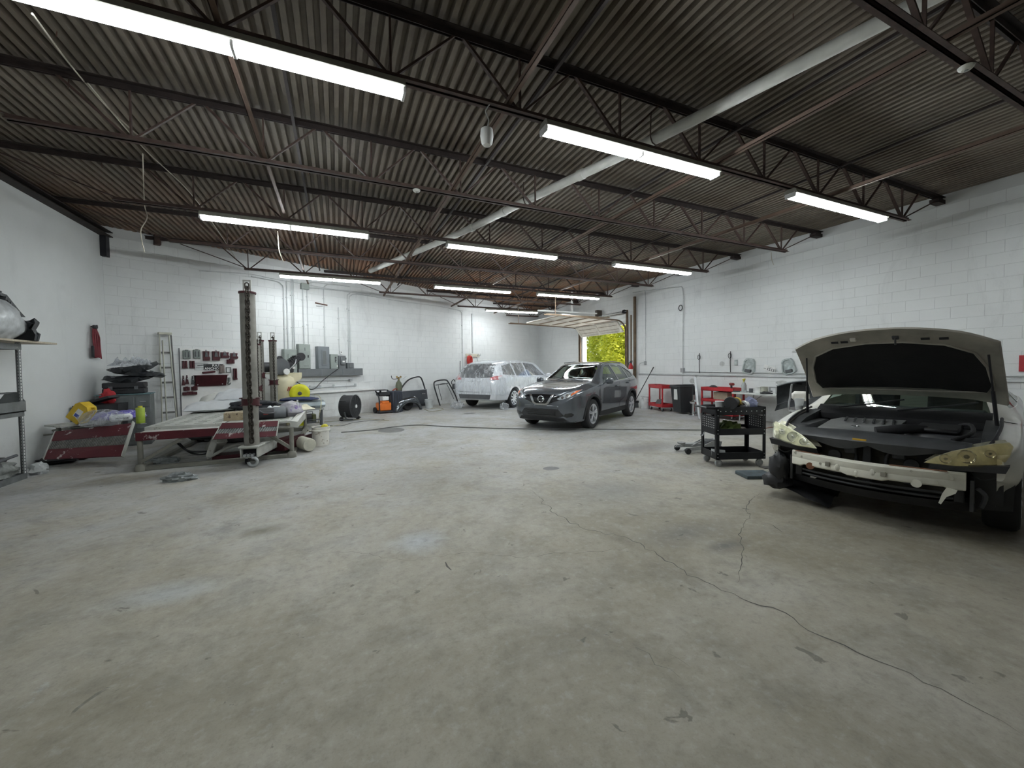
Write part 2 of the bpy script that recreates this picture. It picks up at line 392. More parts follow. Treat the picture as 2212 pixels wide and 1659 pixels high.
# block walls
DOOR_Y0, DOOR_Y1, DOOR_Z = 11.85, 14.75, 3.02
def block_wall(name, origin, along, inward, length, h, holes, near):
    """origin on the floor line, along unit, inward unit"""
    base = MB(); W = .2
    segs = [(0, length, 0, h)]
    for (a, b, z0, z1) in holes: segs = [(0, a, 0, h), (b, length, 0, h), (a, b, z1, h)]
    for (a, b, z0, z1) in segs:
        if b <= a: continue
        P = [origin + along * a, origin + along * b, origin + along * b - inward * W, origin + along * a - inward * W]
        base.add([p + Vector((0, 0, z0)) for p in P] + [p + Vector((0, 0, z1)) for p in P], [(0, 1, 2, 3), (7, 6, 5, 4), (0, 4, 5, 1), (1, 5, 6, 2), (2, 6, 7, 3), (3, 7, 4, 0)])
    wall = struct(base.build(name, m_mortar, smooth=0))
    BLK, CRS, J, T = .4064, .2032, .003, .0022
    def blk(mb, s0, s1, z0, z1):
        a, b = s0 + J, s1 - J; c, d = z0 + J, z1 - J; o = inward * T; e = .003; Z = Vector((0, 0, 1))
        q = [origin + along * a + Z * c, origin + along * b + Z * c, origin + along * b + Z * d, origin + along * a + Z * d]
        r = [origin + along * (a + e) + Z * (c + e) + o, origin + along * (b - e) + Z * (c + e) + o, origin + along * (b - e) + Z * (d - e) + o, origin + along * (a + e) + Z * (d - e) + o]
        mb.add(q + r, [(4, 5, 6, 7), (0, 1, 5, 4), (1, 2, 6, 5), (2, 3, 7, 6), (3, 0, 4, 7)])
    allb = []
    for r in range(int(h / CRS)):
        off = (r % 2) * BLK / 2; k = -1
        while True:
            s0 = k * BLK + off; s1 = s0 + BLK; k += 1
            if s0 >= length - .05: break
            s0, s1 = max(s0, 0), min(s1, length)
            if s1 - s0 < .08: continue
            z0, z1 = r * CRS, (r + 1) * CRS; parts = [(s0, s1)]
            for (a, b, h0, h1) in holes:
                if z0 < h1:
                    parts = [p for (x, y) in parts for p in ((x, min(y, a)), (max(x, b), y)) if p[1] - p[0] > .06]
            for p in parts: allb.append((near(p, z0), p, z0, z1))
    allb.sort(key=lambda t: t[0]); unit = {}
    rest = MB()
    for i, (d, (s0, s1), z0, z1) in enumerate(allb):
        if i < 300:
            mb = MB(); k = round(s1 - s0, 3)
            if k not in unit:
                b0 = MB(); O = origin.copy(); blk2 = b0
                a, b = J, (s1 - s0) - J; c, dd = J, CRS - J; e = .003
                b0.add([(a, 0, c), (b, 0, c), (b, 0, dd), (a, 0, dd), (a + e, -T, c + e), (b - e, -T, c + e), (b - e, -T, dd - e), (a + e, -T, dd - e)], [(4, 5, 6, 7), (0, 1, 5, 4), (1, 2, 6, 5), (2, 3, 7, 6), (3, 0, 4, 7)])
                unit[k] = b0.mesh('block', 0)
            o = obj('block', unit[k], m_block, wall); p = origin + along * s0 + Vector((0, 0, z0)); o.location = p; o.rotation_euler = (0, 0, atan2(along.y, along.x))
        else: blk(rest, s0, s1, z0, z1)
    if rest.v: stuff(rest.build('block_courses', m_block, wall, 0))
    return wall
# right wall runs along -y so that its inner side faces -x
RO = Vector((XR, BR.y, 0)); RA = Vector((0, -1, 0)); RI = Vector((-1, 0, 0)); RLEN = BR.y - Y0
def near_r(p, z):
    y = BR.y - (p[0] + p[1]) / 2; return abs(y - 5.4) if y > 1.2 else 50 + abs(y)
wall_right = block_wall('wall_right', RO, RA, RI, RLEN, ZC, [(BR.y - DOOR_Y1, BR.y - DOOR_Y0, 0, DOOR_Z)], near_r)
wall_back = block_wall('wall_back', BL, BT, BN, BLEN, ZC, [], lambda p, z: (p[0] + p[1]) / 2 if p[0] > .1 else 40)
wall_left = struct(MB().bb((XL - .25, Y0, 0), (XL, 10.99, 4.235)).build('wall_left', m_plaster, smooth=0))
wall_front = struct(MB().bb((XL - .2, Y0 - .2, 0), (XR + .2, Y0, ZC + .1)).build('wall_front', m_plaster, smooth=0))
MB().bb((XL - .25, Y0, 4.235), (XL - .2, 11.1, ZC + .1)).build('wall_cap', m_plaster, wall_left, 0)

# ------------------------------------------------------------------ steel
m_steel = M('joist_paint', (.062, .036, .028), .65, .1, var=.4, scale=9)
m_steel_dk = M('joist_dark', (.026, .017, .015), .7, .1, var=.4, scale=9)
beam = thing('steel_beam', 'dark brown steel beam along the top of the left plaster wall', 'beam')
b_ = MB(); b_.bb((XL - .16, Y0, 4.236), (XL + .16, 10.9, 4.251)); b_.build('bottom_flange', m_steel_dk, beam)
MB().bb((XL - .03, Y0, 4.25), (XL + .0, 10.9, 4.33)).build('web', m_steel_dk, beam); MB().bb((XL - .16, Y0, 4.327), (XL + .16, 10.9, 4.342)).build('top_flange', m_steel_dk, beam)
MB().bb((XL + .0, 10.76, 3.82), (XL + .10, 10.9, 4.235), .005).build('column_head', M('black_steel', (.015, .015, .02), .5), beam)

ZB, ZT = 3.84, 4.41
JY = [3.40 + 1.945 * k for k in range(-2, 8)]
def web_unit(dx):
    return None
_webmesh = {}
def joist(y, x0, x1, b0, b1, label):
    j = thing('bar_joist', label, 'roof joist', (0, y, 0), 0, 'steel bar joists under the roof')
    t = MB()
    for s in (-1, 1): t.bb((x0, .012 * s if s > 0 else -.062, ZT - .008), (x1, .062 if s > 0 else -.012, ZT)); t.bb((x0, .012 * s - (.006 if s < 0 else 0), ZT - .065), (x1, .012 * s + (.006 if s > 0 else 0), ZT))
    t.build('top_chord', m_steel_dk, j, 0)
    t = MB()
    for s in (-1, 1): t.bb((b0, .01 if s > 0 else -.05, ZB), (b1, .05 if s > 0 else -.01, ZB + .007)); t.bb((b0, .01 if s > 0 else -.016, ZB), (b1, .016 if s > 0 else -.01, ZB + .05))
    t.build('bottom_chord', m_steel, j, 0)
    pitch = 1.168; n0 = 3.96; k0 = int(math.ceil((b0 + .02 - n0) / pitch)); k1 = int(math.floor((b1 + .25 - n0) / pitch))
    def rod(p, q, r, nm):
        p, q = Vector(p), Vector(q); d = q - p; key = (nm, round(d.x, 2), round(d.z, 2))
        if key not in _webmesh: _webmesh[key] = MB().bar((0, 0, 0), d, r * 2.2, r * 1.5).mesh(nm, 0)
        obj(nm, _webmesh[key], m_steel, j, p)
    for k in range(k0, k1 + 1):
        nx = n0 + k * pitch
        if nx > b1 - .02: continue
        rod((nx, 0, ZB + .03), (nx, 0, ZT - .04), .011, 'web_vertical')
        for s in (-1, 1):
            tx = nx + s * pitch / 2
            if x0 + .05 < tx < x1 - .05: rod((nx + .03 * s, 0, ZB + .03), (tx - .03 * s, 0, ZT - .04), .016 if s < 0 else .012, 'web_diagonal')
    if x1 > 9.5:
        rod((b1 - .12, 0, ZB + .04), (x1 - .25, 0, ZT - .1), .010, 'end_brace'); MB().bb((x1 - .28, -.06, ZT - .13), (x1 - .02, .06, ZT - .06)).build('bearing_seat', m_steel_dk, j, 0)
    rod((b0 + .05, 0, ZB + .04), (max(x0 + .2, b0 - 1.2), 0, ZT - .1), .010, 'end_brace')
    return j
NAMES = ['first joist overhead behind the viewpoint', 'nearest dark brown steel joist crossing the top right corner', 'brown joist carrying the nearest row of ceiling lights', 'brown joist between the nearest and the second light row', 'brown joist carrying the second row of ceiling lights', 'brown joist just beyond the second light row', 'brown joist carrying the third row of ceiling lights', 'brown joist just beyond the third light row', 'short brown joist carrying the single farthest light', 'shortest joist, in the far corner above the garage door']
for k, y in enumerate(JY):
    xw = XL if y < BL.y else BL.x + (y - BL.y) / (BR.y - BL.y) * (BR.x - BL.x)
    joist(y, xw + .0, XR, {6: -1.96, 7: 1.27, 8: 4.39, 9: 7.3}.get(k, -2.78), 8.82 if k < 9 else 9.0, NAMES[k])
# bridging bars
for i, (x, z, lab) in enumerate([(-.7, ZB + .052, 'leftmost bridging bar under the joists'), (1.5, ZB + .052, 'bridging bar under the joists left of the hanging white lamp'), (4.26, ZB + .052, 'bridging bar under the joists right of the white pipe'), (6.62, ZB + .052, 'rightmost bridging bar under the joists'), (-.4, ZT - .075, 'leftmost thin upper bridging rod under the deck'), (2.0, ZT - .075, 'thin upper bridging rod left of the white pipe'), (4.55, ZT - .075, 'thin upper bridging rod right of the white pipe'), (6.8, ZT - .075, 'rightmost thin upper bridging rod under the deck')]):
    ye = back_y(x) - .15; mb = MB()
    if z < 4.0: mb.bb((x - .022, -.6, z), (x + .022, ye, z + .006)); mb.bb((x - .022, -.6, z), (x - .016, ye, z + .045)); pm = M('bridging_brown', (.13, .085, .062), .7, .1)
    else: mb.bb((x - .016, -.6, z), (x + .016, ye, z + .03)); pm = m_steel_dk
    tag(mb.build('bridging_bar', pm, smooth=0), lab, 'bridging bar', 'bridging bars across the joists')
# white pipe hung diagonally under the deck
m_pvc = M('grey_pvc', (.62, .62, .58), .45, var=.1)
pipe = thing('ceiling_pipe', 'long pale pipe slung diagonally through the joists under the deck', 'pipe')
pp = [gz(2076, -40, 4.17), gz(1416, 300, 4.17), gz(1140, 432, 4.17), gz(990, 505, 4.14), gz(800, 585, 4.08)]
MB().tube(spline(pp, 6), .062, 14).build('pipe_run', m_pvc, pipe)
_sp = spline(pp, 6)
for k_ in (9, 14, 17, 21):
    p = _sp[k_]; d = (_sp[k_ + 1] - _sp[k_ - 1]).normalized(); MB().cyl(p - d * .05, p + d * .05, .072, n=14).build('coupling', m_pvc, pipe)
for u, v in ((1416, 298), (1140, 432)):
    p = gz(u, v, 4.17); MB().tube([p + Vector((-.07, 0, .27)), p + Vector((-.08, 0, 0)), p + Vector((-.05, 0, -.065)), p + Vector((.0, 0, -.085)), p + Vector((.05, 0, -.065)), p + Vector((.075, 0, 0))], .008, 6).build('hanger', m_steel, pipe)

# ------------------------------------------------------------------ fluorescent fixtures
m_tube, _nt, _b = newmat('lit_tube'); _b.inputs['Base Color'].default_value = (1, 1, 1, 1); _b.inputs['Emission Color'].default_value = (.90, .965, 1.0, 1); _b.inputs['Emission Strength'].default_value = TUBE
m_fix = M('fixture_enamel', (.26, .255, .215), .4, var=.15); m_cap = M('lamp_holder_white', (.7, .7, .7), .4)
def fixture_parts(root):
    L = 2.36
    mb = MB(); mb.prism([(-.05, .075), (.05, .075), (.075, .055), (.088, .004), (.080, 0), (-.080, 0), (-.088, .004), (-.075, .055)], 'x', -L / 2, L / 2)
    mb.build('housing', m_fix, root, 0)
    for sx in (-1, 1):
        for sy in (-1, 1): MB().cyl((sx * .02 if sx > 0 else -1.16, sy * .040, -.024), (1.16 if sx > 0 else -.02, sy * .040, -.024), .0165, n=10).build('lamp_tube', m_tube, root)
    for x in (-1.175, 0, 1.175): MB().box((x, 0, -.012), (.024, .135, .06), .004).build('lamp_holder', m_cap, root)
FIX = [(3.40, 0, [(-.62, 'nearest large tube light at the top left'), (3.05, 'tube light in the nearest row, middle one, over the hall'), (6.85, 'tube light in the nearest row, closest to the right wall')]),
       (7.29, 0, [(-.63, 'left tube light of the second row, above the frame rack'), (3.11, 'middle tube light of the second row'), (6.98, 'right tube light of the second row')]),
       (11.18, 0, [(-.06, 'left tube light of the third row, above the electrical panels'), (3.76, 'middle tube light of the third row'), (7.06, 'right tube light of the third row, before the garage door')]),
       (15.07, 0, [(6.74, 'single farthest tube light over the masked minivan')])]
proto = None
for y, _, L in FIX:
    for x, lab in L:
        if proto is None: f = thing('tube_light', lab, 'ceiling light', (x, y, ZB - .078), 0, 'fluorescent strip lights on the joists'); fixture_parts(f); proto = f
        else: f = copytree(proto); f.location = (x, y, ZB - .078); f['label'] = lab

# ================================================================== garage door and the yard
m_cream = M('door_cream', (.70, .67, .60), .55, var=.12); m_rib = M('door_rib', (.30, .23, .16), .6, var=.25); m_track = M('track_brown', (.17, .12, .08), .6, .3, var=.25)
m_galv = M('galvanised', (.50, .52, .53), .42, .7, var=.15); m_white = M('white_paint', (.8, .8, .78), .5, var=.06); m_blk = M('black_plastic', (.022, .022, .025), .5, var=.25)
m_conduit = M('painted_conduit', (.55, .565, .565), .5, .2, var=.12); m_rubber = M('rubber_black', (.018, .018, .02), .75, var=.3); m_red = M('cart_red', (.47, .028, .035), .42, var=.2, chips=(.2, .03, .03), chipthr=.72)
m_chrome = M('chrome', (.75, .76, .78), .15, 1.0, var=.05, bump=0); m_grey = M('mid_grey', (.35, .36, .36), .55); m_dkgrey = M('dark_grey', (.09, .095, .10), .55)
door = struct(bpy.data.objects.new('door_1', None)); COL.objects.link(door)
def section(p0, p1, n_seam):
    """one garage door section spanning the opening, from its lower edge p0 to its upper edge p1 given as (x, z)"""
    a, b = Vector((p0[0], 0, p0[1])), Vector((p1[0], 0, p1[1])); d = (b - a).normalized(); L = (b - a).length; nrm = Vector((d.z, 0, -d.x))
    if nrm.z > 0: nrm = -nrm
    R = Matrix((d, Vector((0, 1, 0)), -nrm)).transposed()
    yc = (DOOR_Y0 + DOOR_Y1) / 2; W = DOOR_Y1 - DOOR_Y0 - .08; c = (a + b) / 2 + Vector((0, yc, 0))
    s = MB().box(c, (L - .012, W, .03), .004, R).build('door_section', m_cream, door)
    for k in range(n_seam):
        t = (k + 1) / (n_seam + 1) - .5; MB().box(c + d * (t * L) + nrm * .017, (.012, W, .008), 0, R).build('groove', m_rib, s)
    for e in (-1, 1): MB().box(c + d * (e * (L / 2 - .03)) + nrm * .024, (.045, W, .022), .003, R).build('rail', m_rib if n_seam == 0 else m_cream, s)
    for yy in (-W / 2 + .06, 0, W / 2 - .06): MB().box(c + Vector((0, yy, 0)) + nrm * .026, (L - .02, .11, .026), .004, R).build('stile', m_cream, s)
section((9.93, 2.72), (9.62, 3.13), 2)
for k in range(4): section((9.60 - .6 * k, 3.17 + .025 * k), (9.60 - .6 * (k + 1), 3.17 + .025 * (k + 1)), 0)
for y, sg in ((DOOR_Y0 - .05, -1), (DOOR_Y1 + .05, 1)):
    P = [(9.93, y, 0), (9.93, y, 2.65)] + [(9.93 - .42 + .42 * cos(t), y, 2.72 + .42 * sin(t)) for t in [radians(a) for a in range(0, 91, 15)]] + [(6.52, y, 3.24)]
    mb = MB()
    for p, q in zip(P[:-1], P[1:]): mb.bar(p, q, .03, .05)
    mb.build('track', m_track, door)
    MB().bb((9.89, y + (.05 if sg > 0 else -.11), 0), (9.96, y + (.11 if sg > 0 else -.05), 3.05 if sg > 0 else 3.52), .004).build('jamb_post', m_track, door)
    MB().cyl((6.9, y, 3.26), (6.9, y, 3.9), .012, n=6).build('hanger_rod', m_track, door); MB().bb((6.45, y - .02, 3.2), (9.2, y + .02, 3.235)).build('track_angle', m_track, door)
for y0, y1 in ((DOOR_Y0, DOOR_Y0 + .0),): MB().bb((9.72, 13.3, 3.28), (9.98, 13.42, 3.72), .004).build('spring_bracket', M('dark_bronze', (.06, .045, .035), .6), door)
MB().cyl((9.8, DOOR_Y0 - .25, 3.45), (9.8, DOOR_Y1 + .15, 3.45), .016, n=8).build('torsion_shaft', m_galv, door)
for y in (12.4, 14.2): MB().cyl((9.8, y - .55, 3.45), (9.8, y + .55, 3.45), .035, n=10).build('torsion_spring', m_galv, door)
MB().lathe([(.02, -.04), (.075, -.035), (.075, .035), (.02, .04)], (9.8, DOOR_Y0 - .12, 3.45), 12, 'y').build('cable_drum', m_blk, door)
# motor rail with dangling white strap above the door
op = thing('door_opener', 'white opener rail with hanging strap above the raised garage door', 'door opener', (0, 0, 0))
MB().bb((7.0, 13.25, 3.55), (9.7, 13.32, 3.6)).build('rail', m_white, op); MB().bb((8.5, 13.26, 3.6), (8.56, 13.32, 4.4)).build('hanger', m_white, op); MB().tube([(8.45, 13.2, 4.2), (8.47, 13.18, 3.95), (8.5, 13.2, 3.8)], .02, 6).build('strap', m_white, op)
# reveals of the opening
MB().bb((9.998, DOOR_Y1 - .014, 0), (10.21, DOOR_Y1 - .001, DOOR_Z)).build('reveal', m_white, door, 0); MB().bb((9.998, DOOR_Y0 + .001, 0), (10.21, DOOR_Y0 + .014, DOOR_Z)).build('reveal', m_white, door, 0)

yard = struct(MB().bb((10.15, 4, -.2), (40, 40, -.02)).build('ground', M('yard_concrete', (.5, .49, .46), .85, scale=1.2), smooth=0))
def leaf_mat():
    m, nt, b = newmat('hedge_leaf'); co = coords(nt, True)
    c = _mix(nt, (.40, .46, .035), (.78, .76, .10), _ramp(nt, _noise(nt, co, 1.4, 4), .3, .7)); nt.links.new(c, b.inputs['Base Color']); b.inputs['Roughness'].default_value = .5
    tr = nt.nodes.new('ShaderNodeBsdfTranslucent'); nt.links.new(c, tr.inputs[0]); mx = nt.nodes.new('ShaderNodeMixShader'); mx.inputs[0].default_value = .5
    nt.links.new(b.outputs[0], mx.inputs[1]); nt.links.new(tr.outputs[0], mx.inputs[2]); nt.links.new(mx.outputs[0], nt.nodes['Material Output'].inputs[0]); return m
m_leaf = leaf_mat(); m_bark = M('bark', (.10, .07, .045), .9)
hr = random.Random(3)
for i, (x, y, h, lab) in enumerate([(16.2, 18.4, 5.6, 'sunlit yellow-green shrub outside the garage door, right-hand one'), (17.4, 21.4, 6.2, 'sunlit yellow-green shrub outside the garage door, middle one'), (18.6, 24.6, 6.4, 'sunlit yellow-green shrub outside the garage door, left-hand one'), (19.5, 19.5, 7.0, 'tall leafy tree behind the shrubs outside the garage door')]):
    t = thing('shrub' if i < 3 else 'leafy_tree', lab, 'shrub' if i < 3 else 'tree', (x, y, -.02), 0, 'greenery outside the garage door')
    mb = MB(); R = 2.0
    for k in range(7200):
        d = Vector((hr.gauss(0, 1), hr.gauss(0, 1), hr.gauss(0, 1))).normalized(); rr = 1 - .35 * hr.random() ** 2 + .18 * noise.noise(d * 2.5 + Vector((i, 0, 0)))
        p = Vector((d.x * R * rr, d.y * R * rr, h * .52 + d.z * h * .48 * rr)); s = hr.uniform(.10, .18)
        u = Vector((hr.gauss(0, 1), hr.gauss(0, 1), hr.gauss(0, 1))).normalized(); w = u.orthogonal().normalized()
        mb.add([p - u * s, p + w * s * .45, p + u * s, p - w * s * .45], [(0, 1, 2, 3)])
    stuff(mb.build('foliage', m_leaf, t, 0))
    for k in range(4): a = k * 1.6; MB().tube([(0.1 * cos(a), .1 * sin(a), 0), (.3 * cos(a), .3 * sin(a), h * .3), (.8 * cos(a), .8 * sin(a), h * .6)], [.08, .06, .03], 7).build('stem', m_bark, t)

# ================================================================== along the right wall
def rtube(name, label, pts, r, cat, m=None, n=8): return tag(MB().tube(pts, r, n).build(name, m or m_conduit), label, cat)
XW = XR - .03
def rw(u, v, off=.03): return gx(u, v, XR - off)
# conduits
yA = rw(1475, 700).y; yB = rw(1394, 700).y
cA = thing('wall_conduit', 'grey conduit dropping down the right wall above the outlet box', 'conduit')
za = rw(1475, 619).z
MB().tube(spline([(XW - .6, yA + 1.6, za + .05), (XW - .3, yA + .9, za + .04), (XW, yA + .25, za + .02), (XW, yA, za - .14), (XW, yA, 2.6), (XW, yA, 1.33)], 5), .014, 8).build('pipe_run', m_conduit, cA)
MB().box((XW - .01, yA, 1.29), (.07, .12, .13), .006).build('outlet_box', m_grey, cA); MB().tube([(XW, yA - .0, 1.22), (XW, yA, .85), (XW, yA + .02, .4)], .012, 8).build('lower_run', m_conduit, cA)
cB = thing('wall_conduit', 'thin grey conduit down the right wall next to the garage door post', 'conduit')
MB().tube(spline([(XW - .1, yB + .5, 4.08), (XW, yB + .12, 4.08), (XW, yB, 3.95), (XW, yB, 2.7), (XW, yB, 1.6)], 5), .012, 8).build('pipe_run', m_conduit, cB); MB().box((XW - .01, yB, 1.53), (.06, .08, .14), .006).build('junction_box', m_grey, cB)
MB().tube(spline([(XW, yB, 1.58), (XW, yB + .12, 1.56), (XW, yB + .3, 1.5), (XW, yB + .32, 1.3), (XW, yB + .32, 1.1)], 4), .01, 8).build('side_run', m_conduit, cB)
tag(MB().tube([(XW, yA, 1.245), (XW, 6, 1.235), (XW, 2.2, 1.225)], .014, 8).build('wall_conduit', m_conduit), 'thin upper horizontal conduit along the right wall', 'conduit')
tag(MB().bb((XR - .04, 2.2, 1.13), (XR - .004, yB + .35, 1.175), .004).build('wall_raceway', m_conduit), 'wide lower horizontal raceway along the right wall', 'raceway')
cp = thing('steel_post', 'tall brown steel post on the right wall beside the garage door', 'post')
MB().bb((9.90, 11.27, 0), (9.97, 11.35, 3.95), .005).build('angle_iron', m_track, cp); MB().cyl((9.86, 11.42, 0), (9.86, 11.42, 3.3), .03, n=10).build('pipe_post', m_track, cp)
# cable coil on conduit
cc = rw(1470, 665, .06); tag(MB().tube([cc + Vector((0, .07 * cos(a), .085 * sin(a))) for a in [2 * pi * i / 20 for i in range(20)]], .014, 6, closed=True).build('cable_coil', m_blk), 'small black cable coil hung on the right wall conduit', 'cable')
for u, v0, v1, lab in ((1511, 763, 806, 'short black cord looped over the raceway, nearer the garage door'), (1578, 759, 804, 'short black cord with a ring hung on the right wall above the table')):
    a, b = rw(u, v0, .05), rw(u, v1, .05); mb = MB(); mb.tube([a, a + (b - a) * .5 + Vector((0, .01, 0)), b], .011, 6); k = a + Vector((0, .02, -.12)); mb.tube([k + Vector((0, .05 * cos(t), .07 * sin(t))) for t in [2 * pi * i / 14 for i in range(14)]], .008, 5, closed=True)
    tag(mb.build('extension_cable', m_blk), lab, 'cord')
# moulded shells stuck on the wall
m_shell = M('smoky_plastic', (.46, .51, .50), .3, var=.3, scale=14)
def shell(u0, v0, u1, v1, tilt, lab):
    a, b = rw(u0, v1), rw(u1, v0); c = (a + b) / 2; w, h = abs(a.y - b.y), abs(b.z - a.z)
    t = thing('plastic_cover', lab, 'plastic cover', (XR - .006, c.y, c.z)); t.rotation_euler = (tilt, 0, 0)
    out = [(-.5, -.35), (-.42, .3), (-.28, .47), (0, .5), (.28, .47), (.42, .3), (.5, -.35), (.3, -.5), (-.3, -.5)]; P = [(x * w, z * h) for x, z in out]
    n = len(P); mb = MB(); inn = [(x * .78, z * .8) for x, z in P]
    mb.add([(0, y, z) for y, z in P] + [(-.05, y, z) for y, z in [(x * .95, z * .95) for x, z in P]] + [(-.05, y, z) for y, z in inn] + [(-.015, y, z) for y, z in [(x * .95, z * .95) for x, z in inn]],
           [(i, (i + 1) % n, n + (i + 1) % n, n + i) for i in range(n)] + [(n + i, n + (i + 1) % n, 2 * n + (i + 1) % n, 2 * n + i) for i in range(n)] + [(2 * n + i, 2 * n + (i + 1) % n, 3 * n + (i + 1) % n, 3 * n + i) for i in range(n)] + [tuple(range(3 * n, 4 * n))])
    mb.build('rim', m_shell, t); MB().box((-.035, 0, -.3 * h), (.06, w * .45, h * .2), .008).build('dark_clip', m_dkgrey, t)
shell(1604, 773, 1632, 808, .12, 'left moulded grey plastic cover hung on the right wall')
shell(1687, 773, 1719, 809, -.22, 'right tilted grey plastic cover hung on the right wall')
a = rw(1662, 797); pl = thing('licence_plate', 'white number plate tilted against the right wall raceway', 'number plate', (XR - .03, a.y, a.z)); pl.rotation_euler = (.28, 0, 0)
MB().box((0, 0, 0), (.006, .30, .15), .002).build('plate', m_white, pl)
tm = text_mesh('\u2013 1513', .1, bold=.002); o = obj('plate_lettering', tm, m_dkgrey, pl); o.rotation_euler = (pi / 2, 0, -pi / 2); o.location = (-.006, 0, -.015)
tm = text_mesh('\u2014\u2014', .05); o = obj('plate_header', tm, m_dkgrey, pl); o.rotation_euler = (pi / 2, 0, -pi / 2); o.location = (-.006, 0, .05)
pb = rw(1589, 783); tag(MB().box((XR - .02, pb.y, pb.z), (.03, .09, .16), .01).build('wall_box', m_shell), 'small grey box on the right wall between cord and plastic cover', 'wall box')
for i, (u, v, w, h) in enumerate([(1560, 786, .16, .14), (1496, 823, .22, .16), (1690, 828, .3, .14), (1504, 812, .08, .12), (1720, 760, .2, .06)]):
    p = rw(u, v, 0); mb = MB(); rows_ = [[Vector((XR - .0048, p.y + w * .5 * cos(t) * r * (1 + .3 * noise.noise(Vector((cos(t), sin(t), i)))), p.z + h * .5 * sin(t) * r)) for t in [2 * pi * k / 18 for k in range(18)]] for r in (1, .5, .02)]
    mb.grid(rows_, True).build('primer_patch', M('primer_grey', (.48, .49, .48), .7, scale=20), wall_right, 0)
rb = rw(2206, 785); tag(MB().box((XR - .02, rb.y - .35, rb.z), (.02, .75, .26), .004).build('red_sign', M('sign_red', (.42, .02, .03), .5)), 'plain red board on the right wall behind the raised hood', 'sign')

# fire extinguisher
fe = thing('fire_extinguisher', 'red fire extinguisher with white label hung beside the garage door', 'fire extinguisher', (9.72, 11.28, 1.02))
m_fire = M('extinguisher_red', (.45, .02, .025), .35, var=.1)
MB().lathe([(.0, 0), (.07, .0), (.075, .03), (.075, .40), (.06, .46), (.03, .49), (.03, .52)], n=20).build('cylinder', m_fire, fe); MB().lathe([(.0765, .13), (.0765, .30)], n=20).build('label_band', m_white, fe)
MB().box((0, 0, .55), (.05, .04, .07), .006).box((-.02, -.05, .59), (.03, .13, .02), .004).box((-.02, -.05, .555), (.03, .11, .015), .004).build('valve', m_blk, fe); MB().tube(spline([(0, .03, .55), (0, .1, .5), (0, .11, .3), (0, .09, .15)], 4), .012, 6).build('hose', m_rubber, fe); MB().bb((.06, -.04, .1), (.13, .04, .4), .004).build('bracket', m_track, fe)
# broom + bucket
br = thing('broom', 'dark broom leaning on the right wall beside the white bucket', 'broom', (9.35, 10.62, 0))
MB().cyl((0, 0, .25), (.55, -.25, 1.35), .014, n=8).build('handle', m_blk, br); MB().cyl((.5, -.227, 1.25), (.57, -.26, 1.39), .02, n=8).build('grip', m_blk, br); MB().box((-.02, 0, .2), (.3, .07, .08), .01).build('brush_block', m_blk, br); MB().prism([(-.16, 0), (.12, 0), (.1, .17), (-.14, .17)], 'y', -.03, .03).build('bristles', m_dkgrey, br)
def bucket(name, loc, label, h=.37, r=.15, m=None, lid=None, handle=True, cat='bucket', splat=None):
    t = thing(name, label, cat, loc); m = m or m_white
    MB().lathe([(0, 0), (r * .86, 0), (r * .9, .02), (r * .985, h * .78), (r * 1.06, h * .79), (r * 1.06, h * .83), (r * 1.0, h * .84), (r * 1.02, h * .95), (r * 1.05, h * .96), (r * 1.05, h), (r * .97, h), (r * .86, .03), (0, .025)], n=24).build('pail', m, t)
    if lid: MB().lathe([(0, h - .03), (r * .94, h - .03), (r * .9, h - .02), (0, h - .015)], n=20).build('contents', lid, t)
    if handle: MB().tube([(r * 1.05 * cos(a), r * 1.1 * sin(a), h * .8 - .1 * abs(sin(a)) - .02) for a in [pi * .02 + pi * .96 * i / 12 for i in range(13)]], .004, 6).build('handle', m_galv, t); [MB().cyl((s * r * 1.0, 0, h * .8), (s * r * 1.12, 0, h * .8), .016, n=8).build('handle_ear', m, t) for s in (-1, 1)]
    return t
m_pail = M('stained_pail', (.72, .70, .64), .5, var=.1, chips=(.38, .34, .28), chipthr=.60, chipscale=8)
bucket('bucket', (9.45, 10.25, 0), 'white bucket standing at the foot of the broom', m=M('worn_pail', (.72, .73, .73), .5, chips=(.5, .5, .5), chipthr=.6), h=.42, r=.165)

def caster(mb_parent, x, y, r=.05, m1=None):
    MB().lathe([(.01, -.016), (r * .7, -.018), (r, -.012), (r, .012), (r * .7, .018), (.01, .016)], (x, y, r), 16, 'y').build('caster_wheel', m1 or m_rubber, mb_parent)
    MB().box((x, y, r * 1.75), (.05, .05, r * .5), .004).box((x, y - .024, r * 1.3), (.03, .006, r * 1.1)).box((x, y + .024, r * 1.3), (.03, .006, r * 1.1)).build('caster_fork', m_galv, mb_parent)
def tray(mb, z, w, d, hgt, t=.012):
    mb.bb((-w / 2, -d / 2, z), (w / 2, d / 2, z + t)); mb.bb((-w / 2, -d / 2, z), (-w / 2 + t, d / 2, z + hgt)); mb.bb((w / 2 - t, -d / 2, z), (w / 2, d / 2, z + hgt)); mb.bb((-w / 2, -d / 2, z), (w / 2, -d / 2 + t, z + hgt)); mb.bb((-w / 2, d / 2 - t, z), (w / 2, d / 2, z + hgt)); return mb
rc = thing('tool_cart', 'red two-tray rolling tool cart between white bucket and black bin', 'tool cart', (9.52, 9.62, 0), radians(78))
W_, D_ = .78, .42
tray(MB(), .13, W_, D_, .10).build('bottom_tray', m_red, rc); tray(MB(), .72, W_, D_, .11).build('top_tray', m_red, rc)
